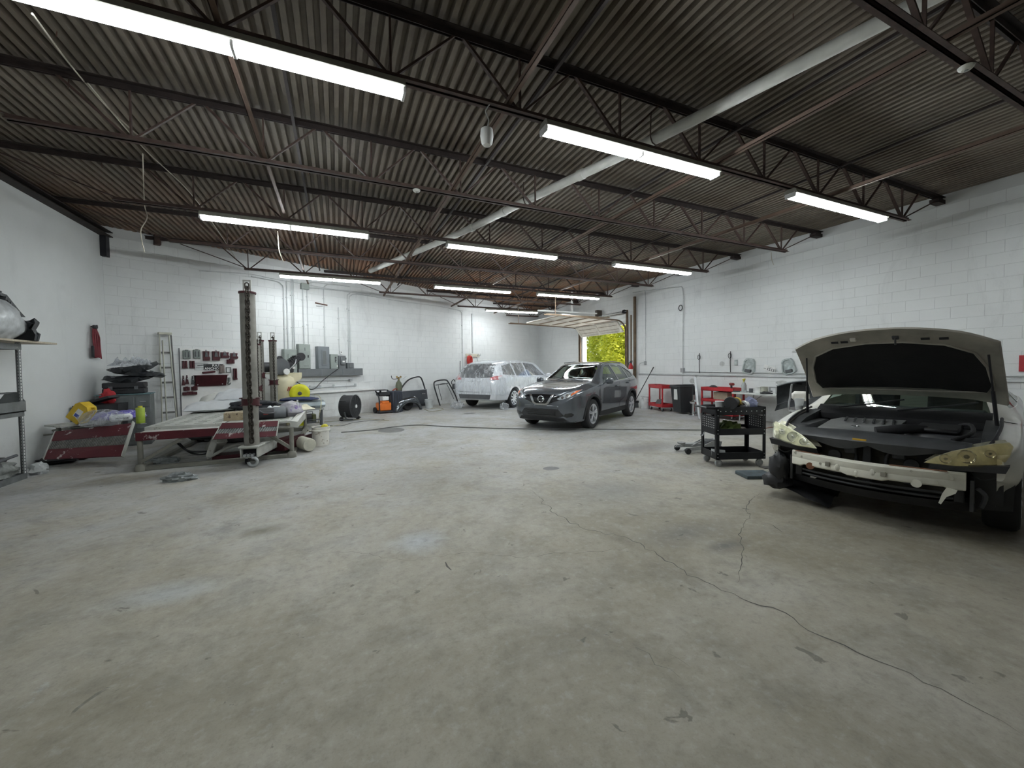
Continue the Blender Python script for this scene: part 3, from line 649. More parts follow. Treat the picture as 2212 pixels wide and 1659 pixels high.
for sx in (-1, 1):
    for sy in (-1, 1): MB().bb((sx * (W_ / 2 - .025) - .022, sy * (D_ / 2 - .02) - .018, .15), (sx * (W_ / 2 - .025) + .022, sy * (D_ / 2 - .02) + .018, .75), .003).build('corner_post', m_red, rc); caster(rc, sx * (W_ / 2 - .07), sy * (D_ / 2 - .06), .052)
MB().tube([(W_ / 2, -.16, .8), (W_ / 2 + .09, -.15, .82), (W_ / 2 + .09, .15, .82), (W_ / 2, .16, .8)], .012, 8).build('push_handle', m_red, rc)
q = rc.location
def on_cart(x, y, z): R = rotz(radians(78)); return Vector(rc.location) + R @ Vector((x, y, z))
for i, (x, y, s, lab) in enumerate([(-.22, .02, (.14, .09, .05), 'black hand tool on the left of the red rolling cart top'), (.02, -.05, (.16, .07, .045), 'black hand tool in the middle of the red rolling cart top'), (.24, .05, (.12, .1, .05), 'black hand tool on the right of the red rolling cart top')]):
    o = lump((0, 0, 0), s, 20 + i, .35, 2.2, 14, 8, .35).build('hand_tool', m_blk); o.location = on_cart(x, y, .76 + .02); tag(o, lab, 'hand tool', 'clutter on the red carts')
o = tag(MB().box((0, 0, 0), (.34, .012, .22), .002, Matrix.Rotation(.6, 3, 'X')).build('sheet_offcut', m_dkgrey), 'dark leaning offcut on the lower tray of the red cart', 'offcut'); o.location = on_cart(.12, 0, .26); o.rotation_euler = (0, .15, radians(78))
for i, x in enumerate((-.25, -.05)):
    o = tag(lump((0, 0, 0), (.09, .06, .035), 31 + i, .3, 2, 12, 8, .4).build('hand_tool', m_blk), ['small dark tool at the left of the red cart lower tray', 'small dark tool in the middle of the red cart lower tray'][i], 'hand tool', 'clutter on the red carts'); o.location = on_cart(x, .02, .156)

# wheelie bin
bn = thing('wheelie_bin', 'black wheeled rubbish bin with white paper stuck on it, by the right wall', 'rubbish bin', (9.48, 8.70, 0), radians(80)); bn.scale = (.74, .9, 1)
m_bin = M('bin_black', (.028, .03, .033), .5, var=.15)
def frustum(mb, z0, z1, a, b, c, d): return mb.add([(-a, -b, z0), (a, -b, z0), (a, b, z0), (-a, b, z0), (-c, -d, z1), (c, -d, z1), (c, d, z1), (-c, d, z1)], [(3, 2, 1, 0), (4, 5, 6, 7), (0, 1, 5, 4), (1, 2, 6, 5), (2, 3, 7, 6), (3, 0, 4, 7)])
frustum(MB(), .05, .80, .24, .22, .30, .30).build('body', m_bin, bn); MB().box((0, 0, .82), (.64, .64, .05), .012).build('rim', m_bin, bn); MB().box((.05, .02, .855), (.6, .58, .03), .012, Matrix.Rotation(.03, 3, 'Y')).build('lid', m_bin, bn)
for s in (-1, 1): MB().lathe([(.02, -.03), (.09, -.03), (.1, -.02), (.1, .02), (.09, .03), (.02, .03)], (s * .24, -.2, .1), 16, 'x').build('wheel', m_rubber, bn)
MB().tube([(-.26, .33, .78), (-.26, .38, .8), (.26, .38, .8), (.26, .33, .78)], .014, 8).build('handle', m_bin, bn); MB().bb((-.1, .265, .42), (.1, .295, .74), .01).build('paper_patch', m_white, bn)
bn.rotation_euler.z = radians(80)
# the paper shows on the side facing the hall
bn.children[-1].location = (0, 0, 0)

# big bottle jack / strut
st = thing('hydraulic_strut', 'silver hydraulic strut standing on the floor beside the bin', 'strut', (9.3, 8.16, 0))
MB().lathe([(0, 0), (.13, 0), (.13, .03), (.06, .045), (.045, .05), (.045, .34), (.09, .35), (.11, .38), (.11, .41), (.08, .44), (.06, .45), (.03, .46), (.03, .60)], n=20).build('barrel', m_chrome, st); MB().cyl((0, 0, .6), (0, 0, .86), .035, n=12).build('rod_grip', m_blk, st)

rs = thing('shelf_cart', 'red three-shelf utility cart beside the white folding table', 'shelf cart', (9.55, 7.44, 0), radians(90))
for z, hh in ((.10, .10), (.44, .08), (.74, .10)): tray(MB(), z, 1.0, .44, hh).build('shelf_tray', m_red, rs)
for sx in (-1, 1):
    for sy in (-1, 1): MB().bb((sx * .475 - .02, sy * .2 - .018, .1), (sx * .475 + .02, sy * .2 + .018, .8), .003).build('corner_post', m_red, rs)
    for sy in (-1, 1): caster(rs, sx * .42, sy * .16, .045)
MB().bb((-.25, -.22, .44), (-.22, -.19, .84), .003).build('middle_post', m_red, rs)
m_card = M('cardboard', (.42, .36, .27), .8); o = tag(MB().box((0, 0, 0), (.42, .3, .26), .004).build('cardboard_sheet_box', m_card), 'tan box standing on the middle shelf of the red shelf cart', 'box'); o.location = (9.6, 7.42, .44 + .013 + .13); o.rotation_euler.z = radians(90)
o = tag(MB().box((0, 0, 0), (.46, .3, .2), .004).build('cardboard_sheet_box', m_card), 'tan box on the bottom shelf of the red shelf cart', 'box'); o.location = (9.6, 7.42, .113 + .1); o.rotation_euler.z = radians(90)
o = tag(MB().lathe([(0, 0), (.11, 0), (.12, .03), (.11, .09), (.05, .13), (0, .135)], n=18).build('dust_mask_case', m_blk), 'round black case on the red shelf cart top', 'case'); o.location = (9.55, 7.72, .753)
dr = thing('power_drill', 'dark red cordless drill standing on the red shelf cart', 'drill', (9.55, 7.16, .754), radians(60))
MB().box((0, 0, .02), (.11, .07, .04), .006).build('battery', m_blk, dr); MB().bar((0, 0, .03), (.02, 0, .15), .035, .05, .006).build('grip', m_blk, dr); MB().cyl((-.09, 0, .18), (.07, 0, .18), .036, n=12).build('motor_body', M('drill_red', (.25, .03, .03), .5), dr); MB().cyl((.07, 0, .18), (.13, 0, .18), .022, .016, 10).build('chuck', m_dkgrey, dr)
# aluminium bar leaning at the cart
lb = thing('leaning_profile', 'aluminium bar leaning in front of the red shelf cart', 'metal bar', (8.75, 7.55, 0)); MB().bar((0, -.05, .02), (.22, .28, 1.12), .05, .03, .003).build('bar', m_galv, lb); MB().bar((.1, .09, .5), (.16, .19, .8), .056, .012, .002).build('sleeve', m_conduit, lb)

# folding table
tb = thing('folding_table', 'white folding table along the right wall with bottles and tins', 'table', (9.55, 6.02, 0))
MB().box((0, 0, .73), (.66, 1.80, .045), .01).build('tabletop', M('table_white', (.63, .64, .62), .5), tb)
for sy in (-1, 1):
    for sx in (-1, 1): MB().cyl((sx * .24, sy * .74, 0), (sx * .24, sy * .70, .71), .015, n=8).build('leg', m_grey, tb)
    MB().cyl((-.24, sy * .735, .12), (.24, sy * .735, .12), .012, n=8).build('leg_brace', m_grey, tb); MB().cyl((0, sy * .72, .4), (0, sy * .3, .7), .011, n=8).build('stay', m_grey, tb)
def spray(x, y, lab, head, body):
    s = thing('spray_bottle', lab, 'spray bottle', (x, y, .754), radians(200)); s.scale = (1.3, 1.3, 1.3); MB().lathe([(0, 0), (.042, 0), (.045, .02), (.045, .13), (.03, .17), (.016, .19), (.016, .21)], n=16).build('bottle', body, s)
    MB().box((0, 0, .235), (.04, .03, .05), .006).box((.045, 0, .245), (.07, .022, .025), .004).box((-.03, 0, .25), (.04, .026, .03), .005).build('trigger_head', head, s); MB().box((.035, 0, .215), (.012, .012, .04), .002).build('trigger', head, s); return s
m_yel = M('trigger_yellow', (.62, .55, .05), .5); m_clear = M('clear_plastic', (.62, .67, .66), .25, var=.05, bump=0, trans=.5)
spray(9.42, 6.72, 'spray bottle with yellow and black head, left on the folding table', m_yel, m_clear); spray(9.5, 5.20, 'spray bottle with yellow tip, near the bumper on the folding table', m_yel, m_clear)
def tin(x, y, r, h, lab, m): return tag(MB().lathe([(0, 0), (r, 0), (r, .006), (r * .985, .01), (r * .985, h - .012), (r * 1.02, h - .008), (r * 1.02, h), (r * .9, h), (r * .88, h - .01), (0, h - .012)], (x, y, .754), 20).build('paint_tin', m), lab, 'tin', 'tins on the folding table')
tin(9.4, 6.52, .045, .10, 'small dark tin beside the left spray bottle', m_dkgrey); tin(9.45, 6.36, .085, .15, 'white paint tin on the folding table', m_white); tin(9.4, 6.18, .075, .16, 'beige tin right of the white paint tin', M('tin_beige', (.5, .5, .42), .4)); tin(9.3, 6.60, .035, .06, 'squat silver tin at the table front', m_galv)
cl = thing('clamp_tool', 'dark C-shaped clamp standing on the folding table', 'clamp', (9.4, 5.98, .755)); MB().bar((0, -.08, .15), (0, .08, .15), .02, .03).bar((0, -.08, 0), (0, -.08, .16), .03, .02).bar((0, .08, .0), (0, .08, .16), .03, .02).build('frame', m_grey, cl); MB().cyl((0, .02, .06), (0, .08, .06), .012, n=8).build('screw', m_dkgrey, cl)
o = tag(lump((0, 0, 0), (.1, .2, .06), 5, .3, 2.2, 20, 10, .3).build('red_rag', M('rag_red', (.22, .025, .035), .85)), 'crumpled dark red rag on the folding table', 'rag'); o.location = (9.4, 5.43, .754 + .019)
o = tag(lump((0, 0, 0), (.09, .13, .04), 6, .3, 2.2, 16, 8, .3).build('dark_rag', m_blk), 'dark rag beside the clamp on the folding table', 'rag'); o.location = (9.3, 6.07, .754 + .0125)
for i, (x, y) in enumerate(((9.35, 5.80), (9.42, 5.70), (9.3, 6.84))): tag(MB().box((x, y, .754 + .014), (.06, .1 + .03 * i, .028), .005, rotz(.4 * i)).build('sanding_block', m_dkgrey), ['dark sanding block right of the clamp', 'second dark sanding block, before the red rag', 'long dark sanding block at the table corner'][i], 'sanding block')
o = tag(MB().box((9.55, 6.80, .754 + .03), (.2, .16, .012), .003).build('mesh_tray', m_galv), 'small flat metal tray at the left end of the folding table', 'tray'); o.location.z = -.024

# ================================================================== cars
def interp_tab(tab, x):
    """smooth interpolation of table rows sorted by falling x"""
    for i in range(len(tab) - 1):
        if tab[i][0] >= x >= tab[i + 1][0]:
            a, b = tab[i], tab[i + 1]; p = tab[i - 1] if i > 0 else a; n = tab[i + 2] if i + 2 < len(tab) else b
            t = (a[0] - x) / max(1e-6, a[0] - b[0]); out = []
            for k in range(1, len(a)):
                h = a[0] - b[0]; m0 = (b[k] - p[k]) / max(1e-6, p[0] - b[0]) if p is not a else (b[k] - a[k]) / h; m1 = (n[k] - a[k]) / max(1e-6, a[0] - n[0]) if n is not b else (b[k] - a[k]) / h
                d = (b[k] - a[k]) / h
                if d == 0: m0 = m1 = 0
                else:
                    m0 = max(0, min(3, m0 / d)) * d; m1 = max(0, min(3, m1 / d)) * d
                t2, t3 = t * t, t * t * t
                out.append((2 * t3 - 3 * t2 + 1) * a[k] + (t3 - 2 * t2 + t) * h * m0 + (-2 * t3 + 3 * t2) * b[k] + (t3 - t2) * h * m1)
            return out
    return list(tab[-1][1:])
def section_pts(v, sub=4):
    zb, zm, zs, zr, zt, wb, wm, ws, wr = v
    key = [(0, zb), (wb * .6, zb), (wb * .93, zb + .01), (wb, zb + .07), (wb + (wm - wb) * .75, zb + (zm - zb) * .6), (wm, zm), (wm + (ws - wm) * .35, zm + (zs - zm) * .55), (ws + .004, zs - .03), (ws - .012, zs + .012),
           (ws + (wr - ws) * .5 + .006, zs + (zr - zs) * .5), (wr, zr), (wr * .93, zr + (zt - zr) * .45), (wr * .78, zr + (zt - zr) * .75), (wr * .45, zr + (zt - zr) * .95), (0, zt)]
    return [(p.x, p.y) for p in spline([(a, b, 0) for a, b in key], sub)]
def loft(tab, n=90, inset=0.0, xs=None, wrinkle=None):
    x0, x1 = tab[0][0], tab[-1][0]; X = xs or [x0 + (x1 - x0) * (.5 - .5 * cos(pi * i / (n - 1))) * .5 + (x0 + (x1 - x0) * i / (n - 1)) * .5 - 0 * x0 for i in range(n)]
    if xs is None: X = [x0 + (x1 - x0) * (.6 * (i / (n - 1)) + .4 * (.5 - .5 * cos(pi * i / (n - 1)))) for i in range(n)]
    rings = []
    for x in X:
        h = section_pts(interp_tab(tab, x)); ring = [(x, y, z) for y, z in h] + [(x, -y, z) for y, z in h[-2:0:-1]]
        if wrinkle: ring = [wrinkle(Vector(p)) for p in ring]
        rings.append(ring)
    mb = MB(); mb.grid(rings, True); m = len(rings[0]); mb.f.append(tuple(range(m - 1, -1, -1))); mb.f.append(tuple((len(rings) - 1) * m + k for k in range(m)))
    return mb
def bvh_of(me): return BVHTree.FromPolygons([v.co.copy() for v in me.vertices], [tuple(p.vertices) for p in me.polygons])
def patch(bvh, poly, axis, sgn, off=.004, thick=.012, step=.05, hole=None, start=4.0):
    """outline drawn from the front/side/top, laid onto the body; axis is the viewing axis, sgn the side it is seen from"""
    n = len(poly); pts = [Vector(p).to_2d() if len(p) == 3 else Vector(p) for p in poly]
    dense = []
    for i in range(n):
        a, b = pts[i], pts[(i + 1) % n]; k = max(1, int((b - a).length / step))
        dense += [a + (b - a) * (j / k) for j in range(k)]
    nb = len(dense); xs = [p.x for p in dense]; ys = [p.y for p in dense]; inner = []
    def inside(q):
        c = False
        for i in range(nb):
            a, b = dense[i], dense[i - 1]
            if (a.y > q.y) != (b.y > q.y) and q.x < (b.x - a.x) * (q.y - a.y) / (b.y - a.y) + a.x: c = not c
        return c
    gx_ = min(xs) + step * .5
    while gx_ < max(xs):
        gy_ = min(ys) + step * .5
        while gy_ < max(ys):
            q = Vector((gx_, gy_))
            if inside(q) and min((q - d).length for d in dense) > step * .35: inner.append(q)
            gy_ += step
        gx_ += step
    V, E, Fc, *_ = delaunay_2d_cdt(dense + inner, [(i, (i + 1) % nb) for i in range(nb)], [], 1, 1e-5)
    def three(p, h): return Vector({'x': (h, p.x, p.y), 'y': (p.x, h, p.y), 'z': (p.x, p.y, h)}[axis])
    ax = 'xyz'.index(axis); d = Vector((0, 0, 0)); d[ax] = -sgn; top = []; last = None
    for p in V:
        hit = bvh.ray_cast(three(p, sgn * start), d)
        if hit[0] is None:
            hit = bvh.find_nearest(three(p, (last[ax] if last else sgn)))
        co, nr = hit[0], hit[1]
        if nr.dot(d) > 0: nr = -nr
        last = co; top.append(co + nr * off)
    mb = MB(); N = len(V); bot = [t + d * thick for t in top]
    from collections import Counter
    ec = Counter()
    for f in Fc:
        for i in range(len(f)): ec[tuple(sorted((f[i], f[i - 1])))] += 1
    fs = [tuple(f) for f in Fc] + [tuple(i + N for i in reversed(f)) for f in Fc] + [(a, b, b + N, a + N) for (a, b), c in ec.items() if c == 1]
    return mb.add(top + bot, fs)
def seam(bvh, pts, axis, sgn, w=.006, off=.0015, m=None, k=6):
    """thin panel gap following the body"""
    ax = 'xyz'.index(axis); d = Vector((0, 0, 0)); d[ax] = -sgn; out = []
    for p in spline([(a, b, 0) for a, b in pts], k):
        q = Vector({'x': (sgn * 4, p.x, p.y), 'y': (p.x, sgn * 4, p.y), 'z': (p.x, p.y, sgn * 4)}[axis]); h = bvh.ray_cast(q, d)
        if h[0] is not None: out.append(h[0] - d * off)
    return MB().tube(out, w / 2, 4)
def cylm(x, y0, y1, z, r, n=40): return MB().cyl((x, y0, z), (x, y1, z), r, n=n).mesh('c', 0)
m_tyre = M('tyre', (.022, .022, .023), .8, var=.3, bump=.3); m_alloy = M('alloy', (.62, .63, .65), .38, .55, var=.1)
def wheel(parent, x, y, r, sgn, rimr, spokes=5, w=.21, m_rim=None, double=True, dark=None):
    m_rim = m_rim or m_alloy; t = MB(); hw = w / 2
    t.lathe([(rimr, -hw * .8), (rimr + .012, -hw * .95), (r - .035, -hw), (r - .008, -hw * .82), (r, -hw * .6), (r, hw * .6), (r - .008, hw * .82), (r - .035, hw), (rimr + .012, hw * .95), (rimr, hw * .8), (rimr - .01, 0), (rimr, -hw * .8)], (x, y, r), 40, 'y'); ty = t.build('tyre', m_tyre, parent)
    rim = MB().lathe([(rimr - .02, -hw * .5), (rimr - .012, hw * .3), (rimr + .006, hw * .84), (rimr + .012, hw * .93), (rimr - .004, hw * .95), (rimr - .025, hw * .8), (rimr - .035, hw * .2), (rimr - .03, -hw * .5)], (0, 0, 0), 40, 'y'); 
    rim.v = [Vector((v.x + x, sgn * v.y + y, v.z + r)) for v in rim.v]; ro = rim.build('rim', m_rim, parent)
    MB().cyl((x, y - hw * .3, r), (x, y + hw * .0, r), rimr - .03, n=28).build('brake_shadow', dark or m_dkgrey, ro)
    yy = y + sgn * hw * .78
    MB().lathe([(0, hw * .9), (.03, hw * .9), (.055, hw * .78), (.075, hw * .6), (.07, 0), (0, 0)], (0, 0, 0), 20, 'y')
    hub = MB().cyl((x, y, r), (x, y + sgn * hw * .86, r), .062, n=18); hub.cyl((x, y + sgn * hw * .8, r), (x, y + sgn * hw * .92, r), .032, n=14); hub.build('hub', m_rim, ro)
    for i in range(spokes):
        a = 2 * pi * i / spokes + pi / 2
        for da in ((-.13, .13) if double else (0,)):
            p = Vector((x + cos(a + da * .5) * .05, yy, r + sin(a + da * .5) * .05)); q = Vector((x + cos(a + da) * (rimr - .012), yy + sgn * .012, r + sin(a + da) * (rimr - .012)))
            MB().bar(p, q, .026 if double else .05, .035, .006, upv=(0, 1, 0)).build('spoke', m_rim, ro)
    return ty

# ------------------------------------------------------------------ grey crossover
m_paint = M('grey_metallic', (.135, .148, .165), .24, .6, var=.04, bump=0, coat=1.0)
m_glass, _nt, _b = newmat('car_glass'); _b.inputs['Base Color'].default_value = (.30, .36, .34, 1); _b.inputs['Roughness'].default_value = .02; _b.inputs['Specular IOR Level'].default_value = .8
_tr = _nt.nodes.new('ShaderNodeBsdfTransparent'); _tr.inputs[0].default_value = (.80, .86, .84, 1); _gl = _nt.nodes.new('ShaderNodeBsdfGlossy'); _gl.inputs['Roughness'].default_value = .02
_fr = _nt.nodes.new('ShaderNodeLayerWeight'); _fr.inputs[0].default_value = .5; _pw = _nt.nodes.new('ShaderNodeMath'); _pw.operation = 'POWER'; _pw.inputs[1].default_value = 4.0; _nt.links.new(_fr.outputs['Facing'], _pw.inputs[0]); _ma = _nt.nodes.new('ShaderNodeMath'); _ma.operation = 'MULTIPLY_ADD'; _ma.inputs[1].default_value = .85; _ma.inputs[2].default_value = .06; _nt.links.new(_pw.outputs[0], _ma.inputs[0]); _mx = _nt.nodes.new('ShaderNodeMixShader'); _nt.links.new(_ma.outputs[0], _mx.inputs[0]); _nt.links.new(_tr.outputs[0], _mx.inputs[1]); _nt.links.new(_gl.outputs[0], _mx.inputs[2]); _nt.links.new(_mx.outputs[0], _nt.nodes['Material Output'].inputs[0])
m_trim = M('black_trim', (.018, .019, .021), .55, var=.2); m_gloss = M('gloss_black', (.008, .008, .01), .12, var=.1, bump=0, coat=.6)
m_lamp = M('headlamp_lens', (.42, .45, .47), .08, .1, var=.4, scale=22, bump=0, coat=1); m_amber = M('amber_lens', (.75, .16, .04), .2, bump=0, coat=.6); m_seat = M('seat_dark', (.03, .03, .032), .8)
SUV = [(2.215, .36, .50, .60, .66, .70, .40, .50, .48, .30), (2.19, .30, .50, .68, .76, .80, .56, .64, .62, .44), (2.13, .235, .50, .75, .84, .885, .67, .735, .72, .55), (2.0, .20, .51, .82, .915, .955, .76, .82, .81, .65), (1.75, .195, .55, .89, .975, 1.01, .835, .885, .865, .71),
       (1.325, .20, .60, .95, 1.035, 1.075, .855, .905, .88, .735), (1.0, .21, .62, .985, 1.065, 1.11, .855, .905, .885, .735), (.86, .21, .62, 1.0, 1.10, 1.145, .855, .905, .885, .72), (.5, .21, .62, 1.02, 1.27, 1.325, .855, .90, .885, .655), (.12, .21, .62, 1.03, 1.455, 1.515, .855, .90, .88, .60), (-.15, .21, .62, 1.04, 1.505, 1.57, .855, .90, .88, .59), (-.6, .21, .63, 1.06, 1.52, 1.59, .855, .905, .88, .585),
       (-1.2, .22, .66, 1.08, 1.51, 1.585, .855, .915, .885, .58), (-1.6, .25, .68, 1.09, 1.475, 1.565, .84, .905, .865, .57), (-1.85, .28, .68, 1.08, 1.40, 1.50, .80, .875, .835, .56), (-2.02, .31, .66, 1.05, 1.22, 1.30, .74, .83, .79, .56), (-2.11, .33, .64, .95, 1.02, 1.06, .66, .77, .73, .54), (-2.165, .38, .6, .80, .86, .9, .52, .64, .60, .42)]
def prism_me(poly, axis, a, b): return MB().prism(poly, axis, a, b).mesh('p', 0)
def make_suv():
    t = thing('crossover_car', 'dark grey crossover car facing the viewpoint, parked before the open garage door', 'car', (6.13, 9.02, 0), radians(180 + 30.5))
    outer = loft(SUV, 96).mesh('outer', 0); bvh = bvh_of(outer)
    # hollow cabin
    cav = []
    for i in range(26):
        x = .80 + (-1.95 - .80) * i / 25; v = interp_tab(SUV, x); zb, zm, zs, zr, zt, wb, wm, ws, wr = v; f = .62
        h = [(0, f), (ws - .09, f), (ws - .08, zs - .04), (wr - .045, max(zr - .03, f + .1)), (wr * .6, max(zt - .05, f + .12)), (0, max(zt - .045, f + .13))]
        cav.append([(x, y, z) for y, z in h] + [(x, -y, z) for y, z in h[-2:0:-1]])
    mb = MB(); mb.grid(cav, True); mm = len(cav[0]); mb.f.append(tuple(range(mm))); mb.f.append(tuple(25 * mm + k for k in range(mm))); cavm = mb.mesh('cav', 0)
    fr_w = [(.66, 1.055), (.08, 1.43), (-.02, 1.465), (-.30, 1.488), (-.33, 1.068)]; re_w = [(-.40, 1.072), (-.38, 1.49), (-.85, 1.485), (-1.08, 1.455), (-1.10, 1.105)]; qu_w = [(-1.17, 1.112), (-1.16, 1.435), (-1.40, 1.375), (-1.58, 1.26), (-1.52, 1.15)]
    ws_w = [(-.64, 1.14), (-.60, 1.24), (-.53, 1.43), (-.47, 1.475), (0, 1.50), (.47, 1.475), (.53, 1.43), (.60, 1.24), (.64, 1.14), (0, 1.15)]; rg_w = [(-.52, 1.2), (-.47, 1.40), (0, 1.43), (.47, 1.40), (.52, 1.2)]
    cut = [cavm] + [prism_me(p, 'y', -1.3, 1.3) for p in (fr_w, re_w, qu_w)] + [prism_me(ws_w, 'x', .1, 1.6), prism_me(rg_w, 'x', -2.4, -1.5)]
    for x in (1.325, -1.325):
        for s in (-1, 1): cut.append(cylm(x, s * .60, s * 1.1, .35, .405))
    body = smooth_me(boolean(outer.copy(), cut), 40); bo = obj('body', body, m_paint, t)
    for s in (-1, 1):
        for nm, p in (('side_window', fr_w), ('side_window', re_w), ('quarter_window', qu_w)): patch(bvh, p, 'y', s, -.004, .004, .12).build(nm, m_glass, t)
        # chrome belt line and door gaps
        seam(bvh, [(.70, 1.045), (-.3, 1.065), (-1.1, 1.105), (-1.5, 1.145), (-1.62, 1.24), (-1.4, 1.36), (-1.1, 1.46)], 'y', s, .014, .003).build('belt_trim', m_chrome, t)
        for g in ([(.98, .40), (.95, .7), (.93, .98), (.78, 1.03)], [(-.36, .38), (-.355, .8), (-.36, 1.08)], [(-1.12, 1.12), (-1.16, .95), (-1.0, .7), (-.86, .5), (-.84, .40)]): seam(bvh, g, 'y', s, .007, .0).build('door_gap', m_gloss, t)
        # lower cladding, arches
        patch(bvh, [(.93, .23), (.93, .37), (-.93, .37), (-.93, .24)], 'y', s, .006, .02, .12).build('sill_cladding', m_trim, t)
        for x in (1.325, -1.325):
            ring = [(x + r * cos(a), .35 + r * sin(a)) for r, rng in ((.46, range(-10, 191, 10)), (.404, range(190, -11, -10))) for a in [radians(k) for k in rng]]
            patch(bvh, ring, 'y', s, .010, .05, .08).build('arch_cladding', m_trim, t)
            wheel(t, x, s * .785, .345, s, .225, 5)
        for x, z in ((-.22, .93), (-1.02, .985)):
            h = MB().box((x, s * .925, z), (.2, .03, .035), .012).box((x + .08, s * .91, z), (.03, .05, .025), .005); h.build('door_handle', m_paint, t)
        mr = MB(); mr.box((.62, s * 1.0, 1.09), (.10, .2, .14), .035).bar((.66, s * .86, 1.04), (.63, s * .94, 1.06), .05, .04, .01); mo = mr.build('mirror', m_paint, t); MB().box((.568, s * 1.0, 1.09), (.006, .165, .105), .002).build('mirror_glass', m_chrome, mo)
        # front lamp
        hl = [(s * .40, .735), (s * .50, .80), (s * .60, .865), (s * .735, .915), (s * .80, .93), (s * .79, .87), (s * .72, .79), (s * .60, .745), (s * .47, .715)]
        lo = patch(bvh, hl, 'x', 1, .008, .02, .05).build('headlamp', m_lamp, t)
        for cy_, cz_, rr in ((.53, .765, .03), (.63, .80, .045)): patch(bvh, [(s * (cy_ + rr * cos(a)), cz_ + rr * sin(a)) for a in [2 * pi * k / 12 for k in range(12)]], 'x', 1, .012, .012, .05).build('projector', m_chrome, lo)
        patch(bvh, [(s * .70, .80), (s * .77, .86), (s * .795, .925), (s * .74, .90), (s * .685, .84)], 'x', 1, .013, .012, .05).build('turn_lens', m_amber, lo)
        fg = [(s * .56, .36), (s * .60, .42), (s * .72, .44), (s * .76, .40), (s * .72, .35), (s * .62, .33)]
        fo = patch(bvh, fg, 'x', 1, .006, .02, .05).build('fog_recess', m_gloss, t)
        # tail lamp
        patch(bvh, [(s * .50, .98), (s * .76, .95), (s * .80, 1.0), (s * .74, 1.06), (s * .52, 1.05)], 'x', -1, .008, .02, .08).build('tail_lamp', M('tail_red', (.4, .01, .015), .15, bump=0, coat=1), t)
        se = MB(); se.box((.25, s * .36, .68), (.5, .48, .16), .05).bar((.05, s * .36, .7), (-.12, s * .36, 1.15), .46, .12, .05); so = se.build('seat', m_seat, t); MB().box((-.15, s * .36, 1.27), (.09, .26, .17), .04).build('headrest', m_seat, so)
    MB().box((-.95, 0, .72), (.5, 1.2, .16), .05).bar((-1.15, 0, .75), (-1.35, 0, 1.12), 1.2, .12, .05).build('rear_seat', m_seat, t)
    MB().box((.68, 0, .93), (.4, 1.4, .14), .05).build('dashboard', m_seat, t); MB().tube([(.42 + .06 * sin(a), .36 + .18 * cos(a), .98 + .17 * sin(a)) for a in [2 * pi * k / 18 for k in range(18)]], .014, 6, closed=True).build('steering_wheel', m_seat, t)
    patch(bvh, ws_w, 'x', 1, -.003, .004, .1).build('windscreen', m_glass, t); patch(bvh, rg_w, 'x', -1, -.003, .004, .12).build('rear_window', m_glass, t)
    o = MB().box((.30, .02, 1.40), (.03, .22, .06), .015).build('rear_view_mirror', m_blk, t); patch(bvh, [(-.34, 1.46), (-.20, 1.465), (-.20, 1.485), (-.34, 1.48)], 'x', 1, .002, .003, .05).build('sticker', m_white, t)
    # face
    gr = patch(bvh, [(-.50, .72), (-.44, .80), (-.30, .825), (0, .835), (.30, .825), (.44, .80), (.50, .72), (.36, .68), (.2, .62), (-.2, .62), (-.36, .68)], 'x', 1, .006, .02, .05).build('grille', m_gloss, t)
    vm = [(-.325, .825), (-.27, .828), (-.165, .655), (-.12, .625), (.12, .625), (.165, .655), (.27, .828), (.325, .825), (.215, .635), (.15, .59), (-.15, .59), (-.215, .635)]
    patch(bvh, vm, 'x', 1, .020, .03, .04).build('chrome_v', m_chrome, gr)
    em = MB(); em.tube([(2.222, .075 * cos(a), .725 + .07 * sin(a)) for a in [2 * pi * k / 24 for k in range(24)]], .011, 8, closed=True); em.box((2.226, 0, .725), (.02, .2, .032), .005); em.build('emblem', m_chrome, gr)
    o = obj('emblem_lettering', text_mesh('NISSAN', .034, bold=.001), m_trim, gr); o.rotation_euler = (pi / 2, 0, pi / 2); o.location = (2.2365, 0, .725)
    lg = patch(bvh, [(-.57, .365), (-.46, .49), (-.42, .50), (.42, .50), (.46, .49), (.57, .365), (.42, .325), (-.42, .325)], 'x', 1, .006, .03, .06).build('lower_intake', m_gloss, t)
    for z in (.37, .405, .44): MB().bar((2.235, -.36, z), (2.235, .36, z), .012, .012).build('intake_slat', m_trim, lg)
    patch(bvh, [(-.64, .25), (-.56, .32), (.56, .32), (.64, .25), (.5, .24), (-.5, .24)], 'x', 1, .012, .04, .08).build('chin_cladding', m_trim, t)
    MB().box((2.2, 0, .545), (.05, .9, .10), .02).build('plate_panel', m_paint, t)
    seam(bvh, [(.82, -.62), (1.3, -.70), (1.9, -.66), (2.06, -.52)], 'z', 1, .006, 0).build('hood_gap', m_gloss, t); seam(bvh, [(.82, .62), (1.3, .70), (1.9, .66), (2.06, .52)], 'z', 1, .006, 0).build('hood_gap', m_gloss, t)
    for s in (.0, .5): MB().tube([(.95, .45 - s * 1.1, 1.135), (.86, .15 - s * .9, 1.165), (.80, -.08 - s * .8, 1.205)], .008, 6).build('wiper', m_trim, t)
    for s in (-1, 1): MB().tube([(-.0, s * .57, 1.545), (-.6, s * .575, 1.578), (-1.3, s * .56, 1.545)], .013, 6).build('roof_rail', m_paint, t)
    return t
make_suv()

